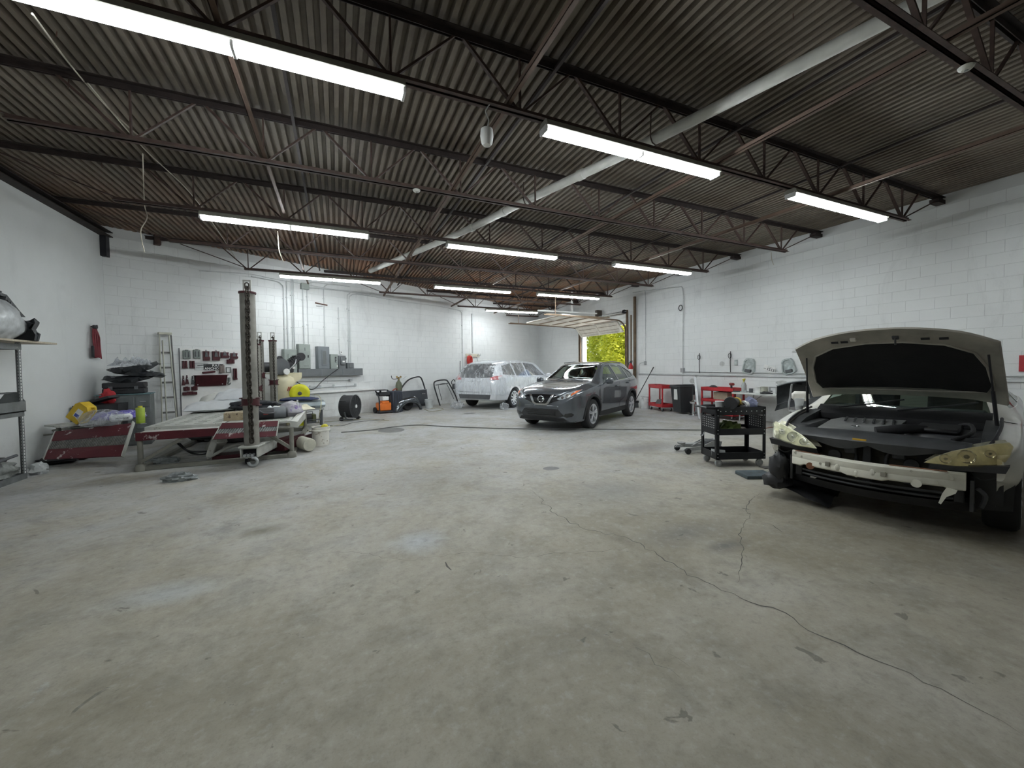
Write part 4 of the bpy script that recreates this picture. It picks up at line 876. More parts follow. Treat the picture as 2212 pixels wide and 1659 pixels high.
# ------------------------------------------------------------------ minivan masked in plastic
m_vanw = M('van_white', (.72, .74, .77), .25, .0, var=.03, bump=0, coat=1); m_vglass = M('van_glass', (.03, .035, .04), .08, bump=0, coat=1)
VAN = [(2.55, .42, .52, .66, .72, .76, .45, .56, .54, .36), (2.50, .32, .52, .78, .84, .88, .66, .74, .72, .55), (2.3, .25, .55, .88, .95, 1.0, .84, .90, .88, .70), (1.9, .24, .6, .96, 1.04, 1.08, .92, .97, .95, .78), (1.45, .24, .62, 1.0, 1.10, 1.16, .94, .99, .97, .80), (1.2, .24, .62, 1.02, 1.24, 1.30, .94, .99, .97, .76), (.7, .24, .62, 1.05, 1.52, 1.58, .94, .99, .97, .70), (.3, .24, .63, 1.06, 1.58, 1.65, .94, 1.0, .975, .69),
       (-.4, .24, .64, 1.07, 1.62, 1.70, .94, 1.005, .98, .70), (-1.3, .25, .66, 1.09, 1.61, 1.705, .94, 1.005, .98, .70), (-1.9, .28, .68, 1.10, 1.55, 1.66, .93, .995, .965, .69), (-2.25, .30, .68, 1.10, 1.45, 1.55, .89, .96, .93, .69), (-2.45, .31, .67, 1.06, 1.25, 1.34, .83, .915, .89, .70), (-2.56, .32, .65, .95, 1.02, 1.06, .78, .87, .84, .68), (-2.62, .36, .62, .78, .82, .85, .70, .78, .75, .6)]
def film_mat():
    m, nt, b = newmat('masking_film'); co = coords(nt, False, (1.6, 1.6, .45)); b.inputs['Base Color'].default_value = (.86, .88, .90, 1); b.inputs['Roughness'].default_value = .22; b.inputs['Specular IOR Level'].default_value = .8
    tr = nt.nodes.new('ShaderNodeBsdfTransparent'); tr.inputs[0].default_value = (.95, .96, .97, 1); mx = nt.nodes.new('ShaderNodeMixShader')
    n = _noise(nt, co, 3.2, 6, .65, 2.0); f = _ramp(nt, n, .44, .74); ad = nt.nodes.new('ShaderNodeMath'); ad.operation = 'MULTIPLY_ADD'; ad.inputs[1].default_value = .42; ad.inputs[2].default_value = .14; nt.links.new(f, ad.inputs[0])
    bp = nt.nodes.new('ShaderNodeBump'); bp.inputs['Strength'].default_value = .9; bp.inputs['Distance'].default_value = .05; nt.links.new(_noise(nt, co, 4, 5, .6, 2.0), bp.inputs['Height']); nt.links.new(bp.outputs[0], b.inputs['Normal'])
    nt.links.new(ad.outputs[0], mx.inputs[0]); nt.links.new(tr.outputs[0], mx.inputs[1]); nt.links.new(b.outputs[0], mx.inputs[2]); nt.links.new(mx.outputs[0], nt.nodes['Material Output'].inputs[0]); return m
m_film = film_mat()
def make_van():
    t = thing('minivan', 'white minivan seen from behind, parked at the far wall', 'car', (6.42, 14.42, 0), radians(36))
    outer = loft(VAN, 80).mesh('vo', 0); bvh = bvh_of(outer); cut = []
    for x in (1.54, -1.54):
        for s in (-1, 1): cut.append(cylm(x, s * .66, s * 1.2, .35, .40))
    obj('body', smooth_me(boolean(outer.copy(), cut), 40), m_vanw, t)
    patch(bvh, [(-.66, 1.10), (-.70, 1.22), (-.62, 1.52), (-.5, 1.58), (.5, 1.58), (.62, 1.52), (.70, 1.22), (.66, 1.10), (0, 1.07)], 'x', -1, .006, .015, .1).build('rear_window', m_vglass, t)
    for s in (-1, 1):
        patch(bvh, [(s * .60, 1.02), (s * .88, 1.02), (s * .89, 1.16), (s * .72, 1.13), (s * .62, 1.1)], 'x', -1, .012, .02, .08).build('tail_lamp', M('van_tail_red', (.55, .03, .04), .2, bump=0, coat=1), t)
        patch(bvh, [(1.0, 1.1), (.35, 1.55), (-.45, 1.6), (-.45, 1.12)], 'y', s, .004, .012, .15).build('side_window', m_vglass, t); patch(bvh, [(-.55, 1.12), (-.55, 1.6), (-1.35, 1.59), (-1.35, 1.14)], 'y', s, .004, .012, .15).build('side_window', m_vglass, t); patch(bvh, [(-1.45, 1.15), (-1.45, 1.58), (-2.0, 1.5), (-2.15, 1.2)], 'y', s, .004, .012, .15).build('quarter_window', m_vglass, t)
        for x in (1.54, -1.54): wheel(t, x, s * .87, .35, s, .24, 10, m_rim=M('van_alloy', (.66, .68, .70), .35, .6), double=False)
        MB().box((1.05, s * 1.1, 1.1), (.12, .22, .16), .04).build('mirror', m_vanw, t)
        seam(bvh, [(-.5, .35), (-.5, 1.05)], 'y', s, .008, 0).build('door_gap', m_gloss, t)
    patch(bvh, [(-.62, .37), (-.66, .52), (.66, .52), (.62, .37)], 'x', -1, .02, .04, .1).build('rear_bumper_insert', m_dkgrey, t)
    seam(bvh, [(-.8, .62), (0, .60), (.8, .62)], 'x', -1, .010, 0).build('tailgate_gap', m_gloss, t)
    patch(bvh, [(-.3, .96), (.3, .96), (.3, .985), (-.3, .985)], 'x', -1, .012, .02, .08).build('tailgate_trim', m_chrome, t)
    # plastic film: its own thing draped over the van
    fm = thing('masking_film', 'clear plastic masking film draped over the white minivan', 'plastic film', t.location, radians(36))
    def wr(p):
        c = Vector((p.x, 0, .9)); d = (p - c); q = Vector((p.x * 2.6, p.y * 2.6, p.z * 1.6)); n = abs(noise.noise(q)) * .9 + .5 * abs(noise.noise(q * 2.7)) + .3 * abs(noise.noise(q * 6))
        k = 1.012 + .03 * n; r = c + Vector((d.x, d.y * k, d.z * (1.006 + .012 * n if d.z > 0 else 1))); r.x *= 1.010 + .006 * n
        if r.z < .50: r.z = .50 - .02; r.y *= 1.0 + .02 * noise.noise(q * 1.5)
        return r
    rings = []; X = [2.53 + (-2.61 - 2.53) * i / 110 for i in range(111)]; SUB = 5
    for x in X:
        h = section_pts(interp_tab(VAN, x), SUB); h = [p for p in h if p[1] > .0][SUB * 3:]; ring = [(x, y, z) for y, z in h] + [(x, -y, z) for y, z in h[-2::-1]]; low = .30 + .12 * noise.noise(Vector((x * 1.7, 0, 3))) + (.30 if abs(abs(x) - 1.54) < .36 else 0) * 1.0
        rings.append([wr(Vector((a, b, max(c, low + .2)))) for a, b, c in ring])
    mb = MB(); mb.grid(rings); m_ = len(rings[0]); last = rings[-1]; cen = Vector((-2.66, 0, .8)); mb.f.append(tuple(110 * m_ + k for k in range(m_))); mb.build('film_drape', m_film, fm, 60)
    o = lump((-2.3, -1.0, .12), (.10, .16, .12), 3, .5, 2.5, 18, 10, .95).build('gathered_hem', m_film, fm); lump((-2.6, .75, .13), (.22, .28, .13), 9, .5, 2.5, 18, 10, .95).build('gathered_hem', m_film, fm)
make_van()

# ------------------------------------------------------------------ pearl sedan with its front stripped and hood up
m_pearl = M('pearl_white', (.72, .70, .63), .3, .0, var=.05, bump=0, coat=.8, chips=(.45, .42, .36), chipthr=.75)
m_under = M('hood_underside', (.40, .375, .32), .5, .0, var=.25, scale=4); m_pad = M('hood_insulation', (.012, .012, .012), .95, bump=.3); m_bay = M('bay_black', (.020, .020, .022), .55, var=.35); m_bay2 = M('bay_grey_plastic', (.055, .057, .06), .45, var=.3); m_engine = M('engine_cover_silver', (.30, .305, .30), .42, .35, var=.15)
m_beam = M('beam_white', (.74, .72, .62), .6, .0, var=.08, chips=(.30, .20, .13), chipthr=.71, chipscale=7); m_rust = M('rust', (.22, .10, .055), .9, var=.4); m_rad = M('radiator_fins', (.05, .045, .035), .7, .3, stretch=(1, 1, 30), scale=12, var=.4)
LEX = [(1.98, .45, .58, .68, .725, .745, .72, .80, .79, .68), (1.9, .40, .58, .72, .765, .785, .77, .84, .83, .71), (1.75, .34, .58, .765, .81, .83, .81, .88, .87, .74), (1.39, .28, .58, .82, .865, .885, .84, .91, .89, .77), (1.0, .22, .57, .86, .89, .915, .85, .912, .89, .77), (.80, .2, .57, .865, .885, .91, .85, .912, .89, .77), (.66, .2, .57, .88, .93, .965, .85, .91, .89, .745), (.2, .2, .58, .92, 1.22, 1.27, .85, .91, .885, .63), (-.15, .2, .58, .94, 1.355, 1.41, .85, .91, .885, .575), (-.6, .2, .58, .95, 1.40, 1.455, .85, .91, .885, .565),
       (-1.1, .2, .6, .97, 1.34, 1.40, .85, .91, .885, .56), (-1.6, .22, .6, .98, 1.13, 1.18, .84, .905, .87, .62), (-1.85, .25, .6, .98, 1.05, 1.09, .83, .90, .86, .66), (-2.2, .30, .6, .95, 1.02, 1.05, .79, .86, .83, .66), (-2.4, .38, .6, .84, .90, .92, .66, .74, .70, .55)]
def make_lexus():
    t = thing('sedan_car', 'pearl white sedan with hood raised and front bumper removed', 'car', (6.50, 2.48, 0), radians(180 + 13.9))
    outer = loft(LEX, 84).mesh('lo', 0); bvh = bvh_of(outer); cut = [MB().bb((.82, -.755, .26), (2.3, .755, 1.4)).mesh('bay', 0)]
    cav = []
    for i in range(20):
        x = .55 + (-1.55 - .55) * i / 19; zb, zm, zs, zr, zt, wb, wm, ws, wr = interp_tab(LEX, x); f = .55
        h = [(0, f), (ws - .09, f), (ws - .08, zs - .04), (wr - .045, zr - .03), (wr * .6, zt - .05), (0, zt - .045)]; cav.append([(x, y, z) for y, z in h] + [(x, -y, z) for y, z in h[-2:0:-1]])
    mb = MB(); mb.grid(cav, True); mm = len(cav[0]); mb.f.append(tuple(range(mm))); mb.f.append(tuple(19 * mm + k for k in range(mm))); cut.append(mb.mesh('cav', 0))
    ws_w = [(-.69, .93), (-.65, 1.05), (-.53, 1.32), (-.46, 1.37), (0, 1.385), (.46, 1.37), (.53, 1.32), (.65, 1.05), (.69, .93)]; sw = [[(.42, .985), (-.05, 1.32), (-.45, 1.355), (-.48, .995)], [(-.55, 1.0), (-.53, 1.355), (-1.0, 1.30), (-1.3, 1.16), (-1.28, 1.01)]]
    cut += [prism_me(ws_w, 'x', .0, 1.4)] + [prism_me(p, 'y', -1.3, 1.3) for p in sw]
    for x in (1.39, -1.39):
        for s in (-1, 1): cut.append(cylm(x, s * .62, s * 1.2, .33, .385))
    obj('body', smooth_me(boolean(outer.copy(), cut), 40), m_pearl, t)
    patch(bvh, ws_w, 'x', 1, -.003, .004, .1).build('windscreen', m_glass, t)
    for s in (-1, 1):
        for p in sw: patch(bvh, p, 'y', s, -.004, .004, .15).build('side_window', m_glass, t)
        for x in (1.39, -1.39): wheel(t, x, s * .775, .325, s, .215, 7, double=False)
        MB().box((.42, s * 1.0, 1.02), (.1, .2, .13), .035).build('mirror', m_pearl, t)
        seam(bvh, [(.85, .36), (.84, .7), (.82, .92)], 'y', s, .007, 0).build('door_gap', m_gloss, t)
        # bay side rails and gutters
        MB().prism([(.84, .80), (1.85, .70), (1.85, .745), (1.4, .845), (.84, .895)], 'y', s * .66, s * .752).build('bay_rail', m_bay2, t)
        MB().tube(spline([(.85, s * .758, .92), (1.3, s * .762, .885), (1.7, s * .74, .83), (1.93, s * .70, .765)], 5), .012, 6).build('weather_strip', m_blk, t)
        MB().bb((.95, s * .40 - .12, .55), (1.9, s * .40 + .2 * 0 + .22 * (1 if s > 0 else -1) if False else s * .40 + .12, .74), .02).build('bay_side_cover', m_bay, t)
        MB().prism([(1.55, .30), (1.86, .30), (1.92, .60), (1.55, .62)], 'y', s * .63, s * .79).build('corner_liner', m_bay, t)
        # lamp bracket
        MB().prism([(s * .38, .56), (s * .80, .60), (s * .82, .66), (s * .40, .61)], 'x', 1.86, 2.04).build('lamp_bracket', m_bay, t)
        # headlamp
        def hx(y, z):
            q = max(0, (abs(y) - .36)); return 2.16 - .55 * q ** 1.35 - .28 * max(0, z - .62)
        if True:
            out = [(.37, .625), (.43, .68), (.52, .735), (.62, .775), (.74, .815), (.815, .83), (.835, .80), (.82, .73), (.79, .665), (.70, .635), (.55, .62)]
            pts = [Vector((s * a, b)) for a, b in out]; inner_ = [Vector((s * a, b)) for a in [.40 + .05 * i for i in range(9)] for b in [.64 + .03 * k for k in range(6)]]
            def ins(q):
                c = False
                for i in range(len(pts)):
                    a, b = pts[i], pts[i - 1]
                    if (a.y > q.y) != (b.y > q.y) and q.x < (b.x - a.x) * (q.y - a.y) / (b.y - a.y) + a.x: c = not c
                return c
            inner_ = [q for q in inner_ if ins(q) and min((q - p).length for p in pts) > .012]
            V, E_, Fc, *_ = delaunay_2d_cdt(pts + inner_, [(i, (i + 1) % len(pts)) for i in range(len(pts))], [], 1, 1e-5)
            def dome(p, k): e = min((p - q).length for q in pts); return hx(p.x, p.y) + k * min(1, e / .05)
            N = len(V); nb = len(pts)
            MB().add([(dome(p, .022), p.x, p.y) for p in V], [tuple(f) for f in Fc]).build('headlamp_lens', m_lens if s < 0 else m_lens2, t)
            hb = MB().add([(hx(p.x, p.y) - .03, p.x * .995, p.y) for p in V] + [(hx(p.x, p.y) - .16, p.x * .97, p.y) for p in V], [tuple(f) for f in Fc] + [tuple(i + N for i in f) for f in Fc]).build('headlamp_reflector', m_refl, t)
            for (yy, zz, rr) in ((.60, .70, .052), (.49, .672, .036), (.72, .735, .03)):
                xx = hx(yy, zz) - .028; MB().lathe([(0, .004), (rr * .55, .008), (rr * .6, -.004), (rr * .95, .018), (rr, .024), (rr * 1.08, .01)], (xx, s * yy, zz), 20, 'x').build('lamp_bowl', m_chrome, hb)
                MB().lathe([(0, .018), (rr * .3, .014), (rr * .42, 0)], (xx, s * yy, zz), 14, 'x').build('lamp_bulb', m_bay2, hb)
        # gas struts
        sg = MB(); 
    th = radians(38); hx0, hz0 = .62, 1.085
    def hood_pt(u, y, dz=0.0):
        """u along the hood from its hinge, y across, dz below the skin; raised"""
        z = .035 * (1 - (y / .75) ** 2) - .10 * (u / 1.25) ** 2.2 - dz - .035 * max(0, abs(y) - .55) / .2 ; x = u
        return (hx0 + x * cos(th) - z * sin(th), y, hz0 + x * sin(th) + z * cos(th))
    def hood_u(y): return 1.27 - .22 * (abs(y) / .74) ** 2.2
    def hood_w(f): return .80 - .05 * f
    def hood_layer(f0, f1, wk, dz, n=16, m=28):
        return [[hood_pt(hood_u(w) * (f0 + (f1 - f0) * i / n), w * wk, dz) for w in [(-1 + 2 * j / m) * hood_w(f0 + (f1 - f0) * i / n) for j in range(m + 1)]] for i in range(n + 1)]
    a, b = hood_layer(0, 1, 1, 0), hood_layer(0, 1, .985, .022)
    mb = MB(); mb.grid(a)
    hood = mb.build('hood', m_pearl, t)
    mb = MB(); mb.grid(b); m_ = 29; n_ = 17; off = len(mb.v); mb.grid(a)
    ring = [i for i in range(m_)] + [r * m_ + m_ - 1 for r in range(1, n_)] + [(n_ - 1) * m_ + c for c in range(m_ - 2, -1, -1)] + [r * m_ for r in range(n_ - 2, 0, -1)]
    mb.f = mb.f[:(m_ - 1) * (n_ - 1)] + [(ring[i], ring[(i + 1) % len(ring)], ring[(i + 1) % len(ring)] + off, ring[i] + off) for i in range(len(ring))]
    inner = mb.build('hood_inner_frame', m_under, hood)
    # raised ribs of the inner frame around the pad
    def hp(u, y, dz): return hood_pt(u, y, dz)
    padout = [(.17, -.66), (.17, .66), (.32, .70), (.62, .67), (.84, .60), (.97, .42), (1.03, .14), (1.03, -.14), (.97, -.42), (.84, -.60), (.62, -.67), (.32, -.70)]
    P2 = [Vector(p) for p in padout]; V, E_, Fc, *_ = delaunay_2d_cdt([P2[i] + (P2[(i + 1) % 12] - P2[i]) * k / 4 for i in range(12) for k in range(4)] + [Vector((.25 + .09 * i, -.5 + .1 * j)) for i in range(8) for j in range(11)], [(i, (i + 1) % 48) for i in range(48)], [], 1, 1e-5)
    MB().add([hp(p.x, p.y, .032) for p in V], [tuple(f) for f in Fc]).build('insulation_pad', m_pad, hood)
    MB().tube([hp(u, y, .026) for u, y in padout], .012, 6, closed=True).build('pad_rib', m_under, hood)
    for y in (-.22, .1): MB().box(hp(1.12, y, .03), (.05, .05, .02), .006, Matrix.Rotation(-th, 3, 'Y')).build('hood_latch', m_bay2 if y > 0 else m_cream, hood)
    MB().tube([hp(1.13, .1, .03), hp(1.10, .1, .07), hp(1.07, .1, .085)], .008, 6).build('striker', m_bay2, hood)
    for y in (-.38, -.3, .3, .42): MB().box(hp(1.08, y, .028), (.03, .06, .006), .001, Matrix.Rotation(-th, 3, 'Y')).build('frame_slot', m_bay, hood)
    for s in (-1, 1):
        p, q = Vector((1.08, s * .735, .86)), Vector(hood_pt(.84, s * .68, .03)); mid = p + (q - p) * .5
        mb = MB(); mb.cyl(p, mid, .014, n=8); mb.cyl(mid, q, .008, n=8); mb.build('gas_strut', m_blk, t)
    # cowl, wipers
    MB().prism([(.70, .80), (.90, .80), (.90, .865), (.82, .912), (.76, .932), (.70, .955)], 'y', -.70, .70).build('cowl_panel', m_bay, t)
    for y0, y1 in ((-.50, .05), (.02, .6)): MB().tube([(.80, y0, .935), (.70, (y0 + y1) / 2, .985), (.60, y1, 1.045)], .010, 6).build('wiper', m_bay2, t)
    # engine bay
    MB().bb((.82, -.75, .30), (.86, .75, .87)).build('firewall', m_bay, t); MB().bb((.86, -.75, .28), (1.86, .75, .32)).build('undertray', m_bay, t)
    ec = MB(); ec.add([(.98, -.42, .83), (.98, .12, .85), (1.62, .10, .80), (1.70, -.10, .775), (1.72, -.40, .765), (1.60, -.50, .77), (1.1, -.50, .81), (.98, -.42, .60), (.98, .12, .60), (1.62, .10, .58), (1.70, -.10, .58), (1.72, -.40, .58), (1.60, -.50, .58), (1.1, -.50, .6)], [(0, 1, 2, 3, 4, 5, 6)] + [(i, (i + 1) % 7, (i + 1) % 7 + 7, i + 7) for i in range(7)]); eng = ec.build('engine_cover', m_engine, t, 20)
    for k in range(6): MB().bar((1.05, -.36 + .078 * k, .848), (1.30, -.33 + .078 * k, .828), .022, .012, .004).build('cover_rib', m_bay2, eng)
    eb = MB(); eb.tube([(1.5 + .022 * sin(a), -.2 + .035 * cos(a), .803) for a in [2 * pi * k / 16 for k in range(16)]], .005, 5, closed=True); eb.bar((1.485, -.215, .805), (1.52, -.185, .803), .008, .006); eb.build('cover_emblem', m_chrome, eng)
    MB().box((1.66, -.25, .76), (.16, .42, .05), .02).build('cover_front_step', m_engine, eng)
    MB().bb((.92, .16, .5), (1.66, .72, .80), .04).build('air_box', m_bay2, t); MB().box((1.3, .38, .83), (.5, .3, .04), .015).build('air_box_lid', m_bay, t); MB().bb((.95, -.74, .5), (1.72, -.53, .80), .03).build('fuse_cover', m_bay2, t)
    MB().tube(spline([(1.45, .3, .82), (1.65, .2, .84), (1.75, .0, .80)], 5), .045, 10).build('intake_hose', m_bay, t); MB().tube(spline([(1.0, .5, .84), (1.2, .58, .87), (1.5, .6, .83), (1.7, .5, .78)], 5), .016, 8).build('coolant_hose', m_bay, t)
    # radiator support
    rs = MB(); rows_ = []
    for i in range(25):
        y = -.62 + 1.24 * i / 24; b_ = 1 - (y / .62) ** 2; rows_.append([(1.74, y, .775 + .02 * b_), (1.86 + .05 * b_, y, .785 + .02 * b_), (1.97 + .08 * b_, y, .765 + .01 * b_), (2.0 + .09 * b_, y, .735), (1.99 + .08 * b_, y, .70 - .06 * b_ * abs(sin(y * 7)))])
    rs.grid(rows_); sp_ = rs.build('radiator_shroud', m_bay2, t, 50)
    MB().box((2.077, -.06, .745), (.006, .10, .032), .001).build('warning_label', M('label_yellow', (.62, .36, .03), .5), sp_)
    MB().bb((1.86, -.55, .32), (1.9, .55, .72), .004).build('radiator', m_rad, t)
    for y in (-.28, .27): MB().tube([(1.915, y + .17 * cos(a), .55 + .17 * sin(a)) for a in [2 * pi * k / 28 for k in range(28)]], .014, 6, closed=True).lathe([(0, .02), (.05, .015), (.055, 0), (0, 0)], (1.905, y, .55), 16, 'x').build('cooling_fan', m_bay2, t)
    for y in (-.56, -.02, .56): MB().bb((1.92, y - .03, .3), (1.99, y + .03, .76), .006).build('support_upright', m_bay, t)
    for y in (-.14, .2): MB().box((1.99, y, .64), (.05, .09, .08), .012).build('horn', m_bay2, t)
    for z, xx in ((.365, 2.10), (.325, 2.10)):
        MB().tube([(xx - .16 * (y / .6) ** 2, y, z) for y in [-.58 + 1.16 * i / 16 for i in range(17)]], .011, 6).build('lower_rail', m_bay2, t)
    rows_ = [[(2.12 - .2 * (y / .65) ** 2, y, .30), (2.05 - .2 * (y / .65) ** 2, y, .215), (1.7, y, .19)] for y in [-.65 + 1.3 * i / 20 for i in range(21)]]; mb = MB(); mb.grid(rows_); mb.build('lower_deflector', m_bay, t)
    # bumper beam
    def bx(y): return 2.22 - .16 * (abs(y) / .6) ** 2.0
    Y = [-.60 + 1.2 * i / 30 for i in range(31)]; rows_ = []
    for y in Y:
        st = .012 if abs(y) < .16 else 0; lo_ = .44 - (.015 if abs(y) < .14 else 0) + (.0 if abs(y) < .5 else -.02)
        rows_.append([(bx(y) - .07, y, .565), (bx(y) - .012, y, .568), (bx(y) + st, y, .553), (bx(y) + st, y, .51), (bx(y) + st - .004, y, .50), (bx(y) + st, y, .49), (bx(y) + st, y, lo_ + .012), (bx(y) - .012, y, lo_), (bx(y) - .07, y, lo_ + .004)])
    mb = MB(); mb.grid(rows_, True); mb.f += [tuple(range(9)), tuple(30 * 9 + k for k in range(9))]; bm_ = mb.build('bumper_beam', m_beam, t, 30)
    for y, z, r in ((-.50, .52, .012), (-.33, .49, .012), (.03, .475, .012), (.30, .545, .010), (.44, .47, .015), (.52, .52, .017), (-.06, .53, .012), (-.56, .545, .016)): MB().cyl((bx(y) - .004, y, z), (bx(y) + .0025, y, z), r, n=12).build('beam_dimple', M('beam_shade', (.5, .48, .40), .6), bm_)
    for y, z in ((-.27, .50), (.13, .49)): MB().box((bx(y) + .004, y, z), (.022, .036, .042), .002).build('beam_slot', M('beam_recess', (.30, .28, .23), .7), bm_)
    for y, z in ((-.19, .485), (.06, .495), (-.05, .46)): MB().lathe([(0, .016), (.016, .014), (.02, .008), (0, .0)], (bx(y), y, z), 10, 'x', 1, 1.8).build('beam_boss', m_beam, bm_)
    for y in (-.42, .33): MB().cyl((bx(y) - .03, y, .445), (bx(y) + .006, y, .445), .034, n=16).build('beam_notch', m_rust if y < 0 else m_beam, bm_)
    MB().bar((bx(.25) - .03, .16, .571), (bx(.45) - .03, .5, .571), .03, .004).build('rust_strip', m_rust, bm_); MB().bar((bx(-.5) - .03, -.56, .571), (bx(-.35) - .03, -.34, .571), .025, .004).build('rust_strip', m_rust, bm_)
    # torn bracket, liners and dangling splash shield
    MB().prism([(.50, .44), (.56, .43), (.55, .40), (.50, .36), (.47, .29), (.455, .30), (.475, .38)], 'x', 2.10, 2.115).build('torn_bracket', m_beam, t)
    for s in (-1, 1):
        MB().prism([(s * .62, .22), (s * .84, .26), (s * .85, .58), (s * .62, .58)], 'x', 1.77, 1.80).build('inner_liner', m_bay, t)
        MB().tube(spline([(1.98, s * .66, .44), (1.95, s * .7, .38), (1.93, s * .68, .28)], 4), .016, 6).build('liner_brace', m_bay2, t); MB().bb((1.80, s * .63 - .012, .24), (1.98, s * .63 + .012, .50), .003).build('frame_horn', m_bay2, t)
        MB().tube(spline([(1.95, s * .62, .56), (2.0, s * .68, .52), (1.96, s * .76, .55), (1.9, s * .8, .6)], 4), .005, 5).build('wire_loom', m_bay, t)
    for s, d0 in ((-1, .0),):
        rows_ = []
        for i in range(15):
            f = i / 14; row = []
            for j in range(9):
                g = j / 8; y = s * (.30 + .52 * g); x = 2.02 - .55 * f + .05 * noise.noise(Vector((f * 3, g * 3, s))); z = .05 + .22 * (1 - f) * g * .6 + .10 * f + .05 * noise.noise(Vector((f * 4, g * 4, s + 5))) - .03 * (1 - g); row.append((x, y, max(z, .012)))
            rows_.append(row)
        mb = MB(); mb.grid(rows_); mb.build('splash_shield', m_bay, t)
    lump((1.98, -.74, .36), (.10, .10, .15), 4, .3, 2.2, 18, 12, 1).build('fog_bracket', m_bay, t); lump((1.92, -.78, .19), (.15, .14, .10), 14, .3, 2.2, 18, 12, 1).build('liner_scoop', m_bay, t)
    MB().box((1.5, .0, .20), (.5, 1.0, .06), .02).build('subframe', m_bay, t)
    for s in (-1, 1): MB().box((-.2, s * .36, .62), (.5, .48, .16), .05).bar((-.4, s * .36, .65), (-.55, s * .36, 1.1), .46, .12, .05).build('seat', m_seat, t)
    MB().box((.38, 0, .86), (.4, 1.36, .16), .05).build('dashboard', m_seat, t)
    return t
def lens_mat(name, col, op):
    m, nt, b = newmat(name); co = coords(nt); c = _mix(nt, tuple(x * .8 for x in col), col, _ramp(nt, _noise(nt, co, 14, 4), .35, .65)); nt.links.new(c, b.inputs['Base Color']); b.inputs['Roughness'].default_value = .12; b.inputs['Coat Weight'].default_value = .6
    tr = nt.nodes.new('ShaderNodeBsdfTransparent'); tr.inputs[0].default_value = (*[min(1, .35 + x * .95) for x in col], 1); mx = nt.nodes.new('ShaderNodeMixShader'); mx.inputs[0].default_value = op
    nt.links.new(tr.outputs[0], mx.inputs[1]); nt.links.new(b.outputs[0], mx.inputs[2]); nt.links.new(mx.outputs[0], nt.nodes['Material Output'].inputs[0]); return m
m_lens = lens_mat('hazed_lens', (.72, .74, .56), .34); m_lens2 = lens_mat('yellowed_lens', (.66, .58, .34), .22); m_refl = M('reflector_silver', (.80, .78, .62), .3, .45, var=.25, scale=16)
lexus = make_lexus()
# clear cup standing on its fender
pc = lexus.matrix_basis @ Vector((1.16, -.80, .905)); cup = thing('plastic_cup', 'clear plastic cup standing on the far fender of the stripped sedan', 'cup', pc)
m_cup, _nt, _b = newmat('clear_cup'); _b.inputs['Base Color'].default_value = (.8, .82, .82, 1); _b.inputs['Roughness'].default_value = .2; _t = _nt.nodes.new('ShaderNodeBsdfTransparent'); _x = _nt.nodes.new('ShaderNodeMixShader'); _x.inputs[0].default_value = .35; _nt.links.new(_t.outputs[0], _x.inputs[1]); _nt.links.new(_b.outputs[0], _x.inputs[2]); _nt.links.new(_x.outputs[0], _nt.nodes['Material Output'].inputs[0])
MB().lathe([(0, 0), (.038, 0), (.052, .125), (.056, .13), (.056, .138), (.05, .138), (.036, .006), (0, .005)], n=20).build('beaker', m_cup, cup); MB().lathe([(.0, .012), (.039, .012), (.044, .05), (0, .05)], n=18).build('contents', m_grey, cup)

# ================================================================== left side: shelf, corner pile
m_shelf = M('shelf_grey_steel', (.17, .18, .18), .55, .3, var=.3, chips=(.30, .30, .28), chipthr=.66); m_ply = M('plywood', (.50, .44, .34), .7, stretch=(1, 12, 1), scale=5); m_hole = M('hole_dark', (.01, .01, .012), .9, bump=0)
sh = thing('storage_shelf', 'grey slotted steel shelf with a plywood top by the left wall', 'shelf')
SX0, SX1, SY0, SY1 = -4.33, -3.97, 5.2, 7.70
hole_me = MB().box((0, 0, 0), (.016, .004, .028)).mesh('slot', 0); hole_me2 = MB().box((0, 0, 0), (.004, .016, .028)).mesh('slot', 0)
for x in (SX0, SX1):
    for y in (SY0, SY1):
        sx = 1 if x == SX0 else -1; sy = 1 if y == SY0 else -1
        mb = MB(); mb.bb((min(x, x + sx * .055), min(y, y + sy * .004), 0), (max(x, x + sx * .055), max(y, y + sy * .004), 1.88)); mb.bb((min(x, x + sx * .004), min(y, y + sy * .055), 0), (max(x, x + sx * .004), max(y, y + sy * .055), 1.88)); po = mb.build('upright', m_shelf, sh, 0)
        if y == SY1:
            for k in range(44): obj('slot', hole_me, m_white, po, (x + sx * .028, y - .0045, .05 + k * .042)); obj('slot', hole_me2, m_white, po, (x + (.001 if sx < 0 else 0), y - .028, .05 + k * .042))
for z in (.06, .93):
    MB().bb((SX0, SY0, z - .02), (SX1, SY1, z)).build('shelf_board', m_shelf, sh, 0)
    for x in (SX0, SX1): MB().bb((x - .006, SY0, z - .06), (x + .006, SY1, z + .02)).build('side_rail', m_shelf, sh, 0)
    for y in (SY0, SY1): MB().bb((SX0, y - .006, z - .06), (SX1, y + .006, z + .02)).build('end_rail', m_shelf, sh, 0)
for y in (SY0, SY1): MB().bb((SX0, y - .006, 1.78), (SX1, y + .006, 1.86)).build('end_rail', m_shelf, sh, 0)
for x in (SX0, SX1): MB().bb((x - .006, SY0, 1.78), (x + .006, SY1, 1.86)).build('side_rail', m_shelf, sh, 0)
MB().bb((SX0 - .02, SY0 - .1, 1.88), (SX1 + .12, SY1 + .52, 1.905)).build('plywood_top', m_ply, sh)
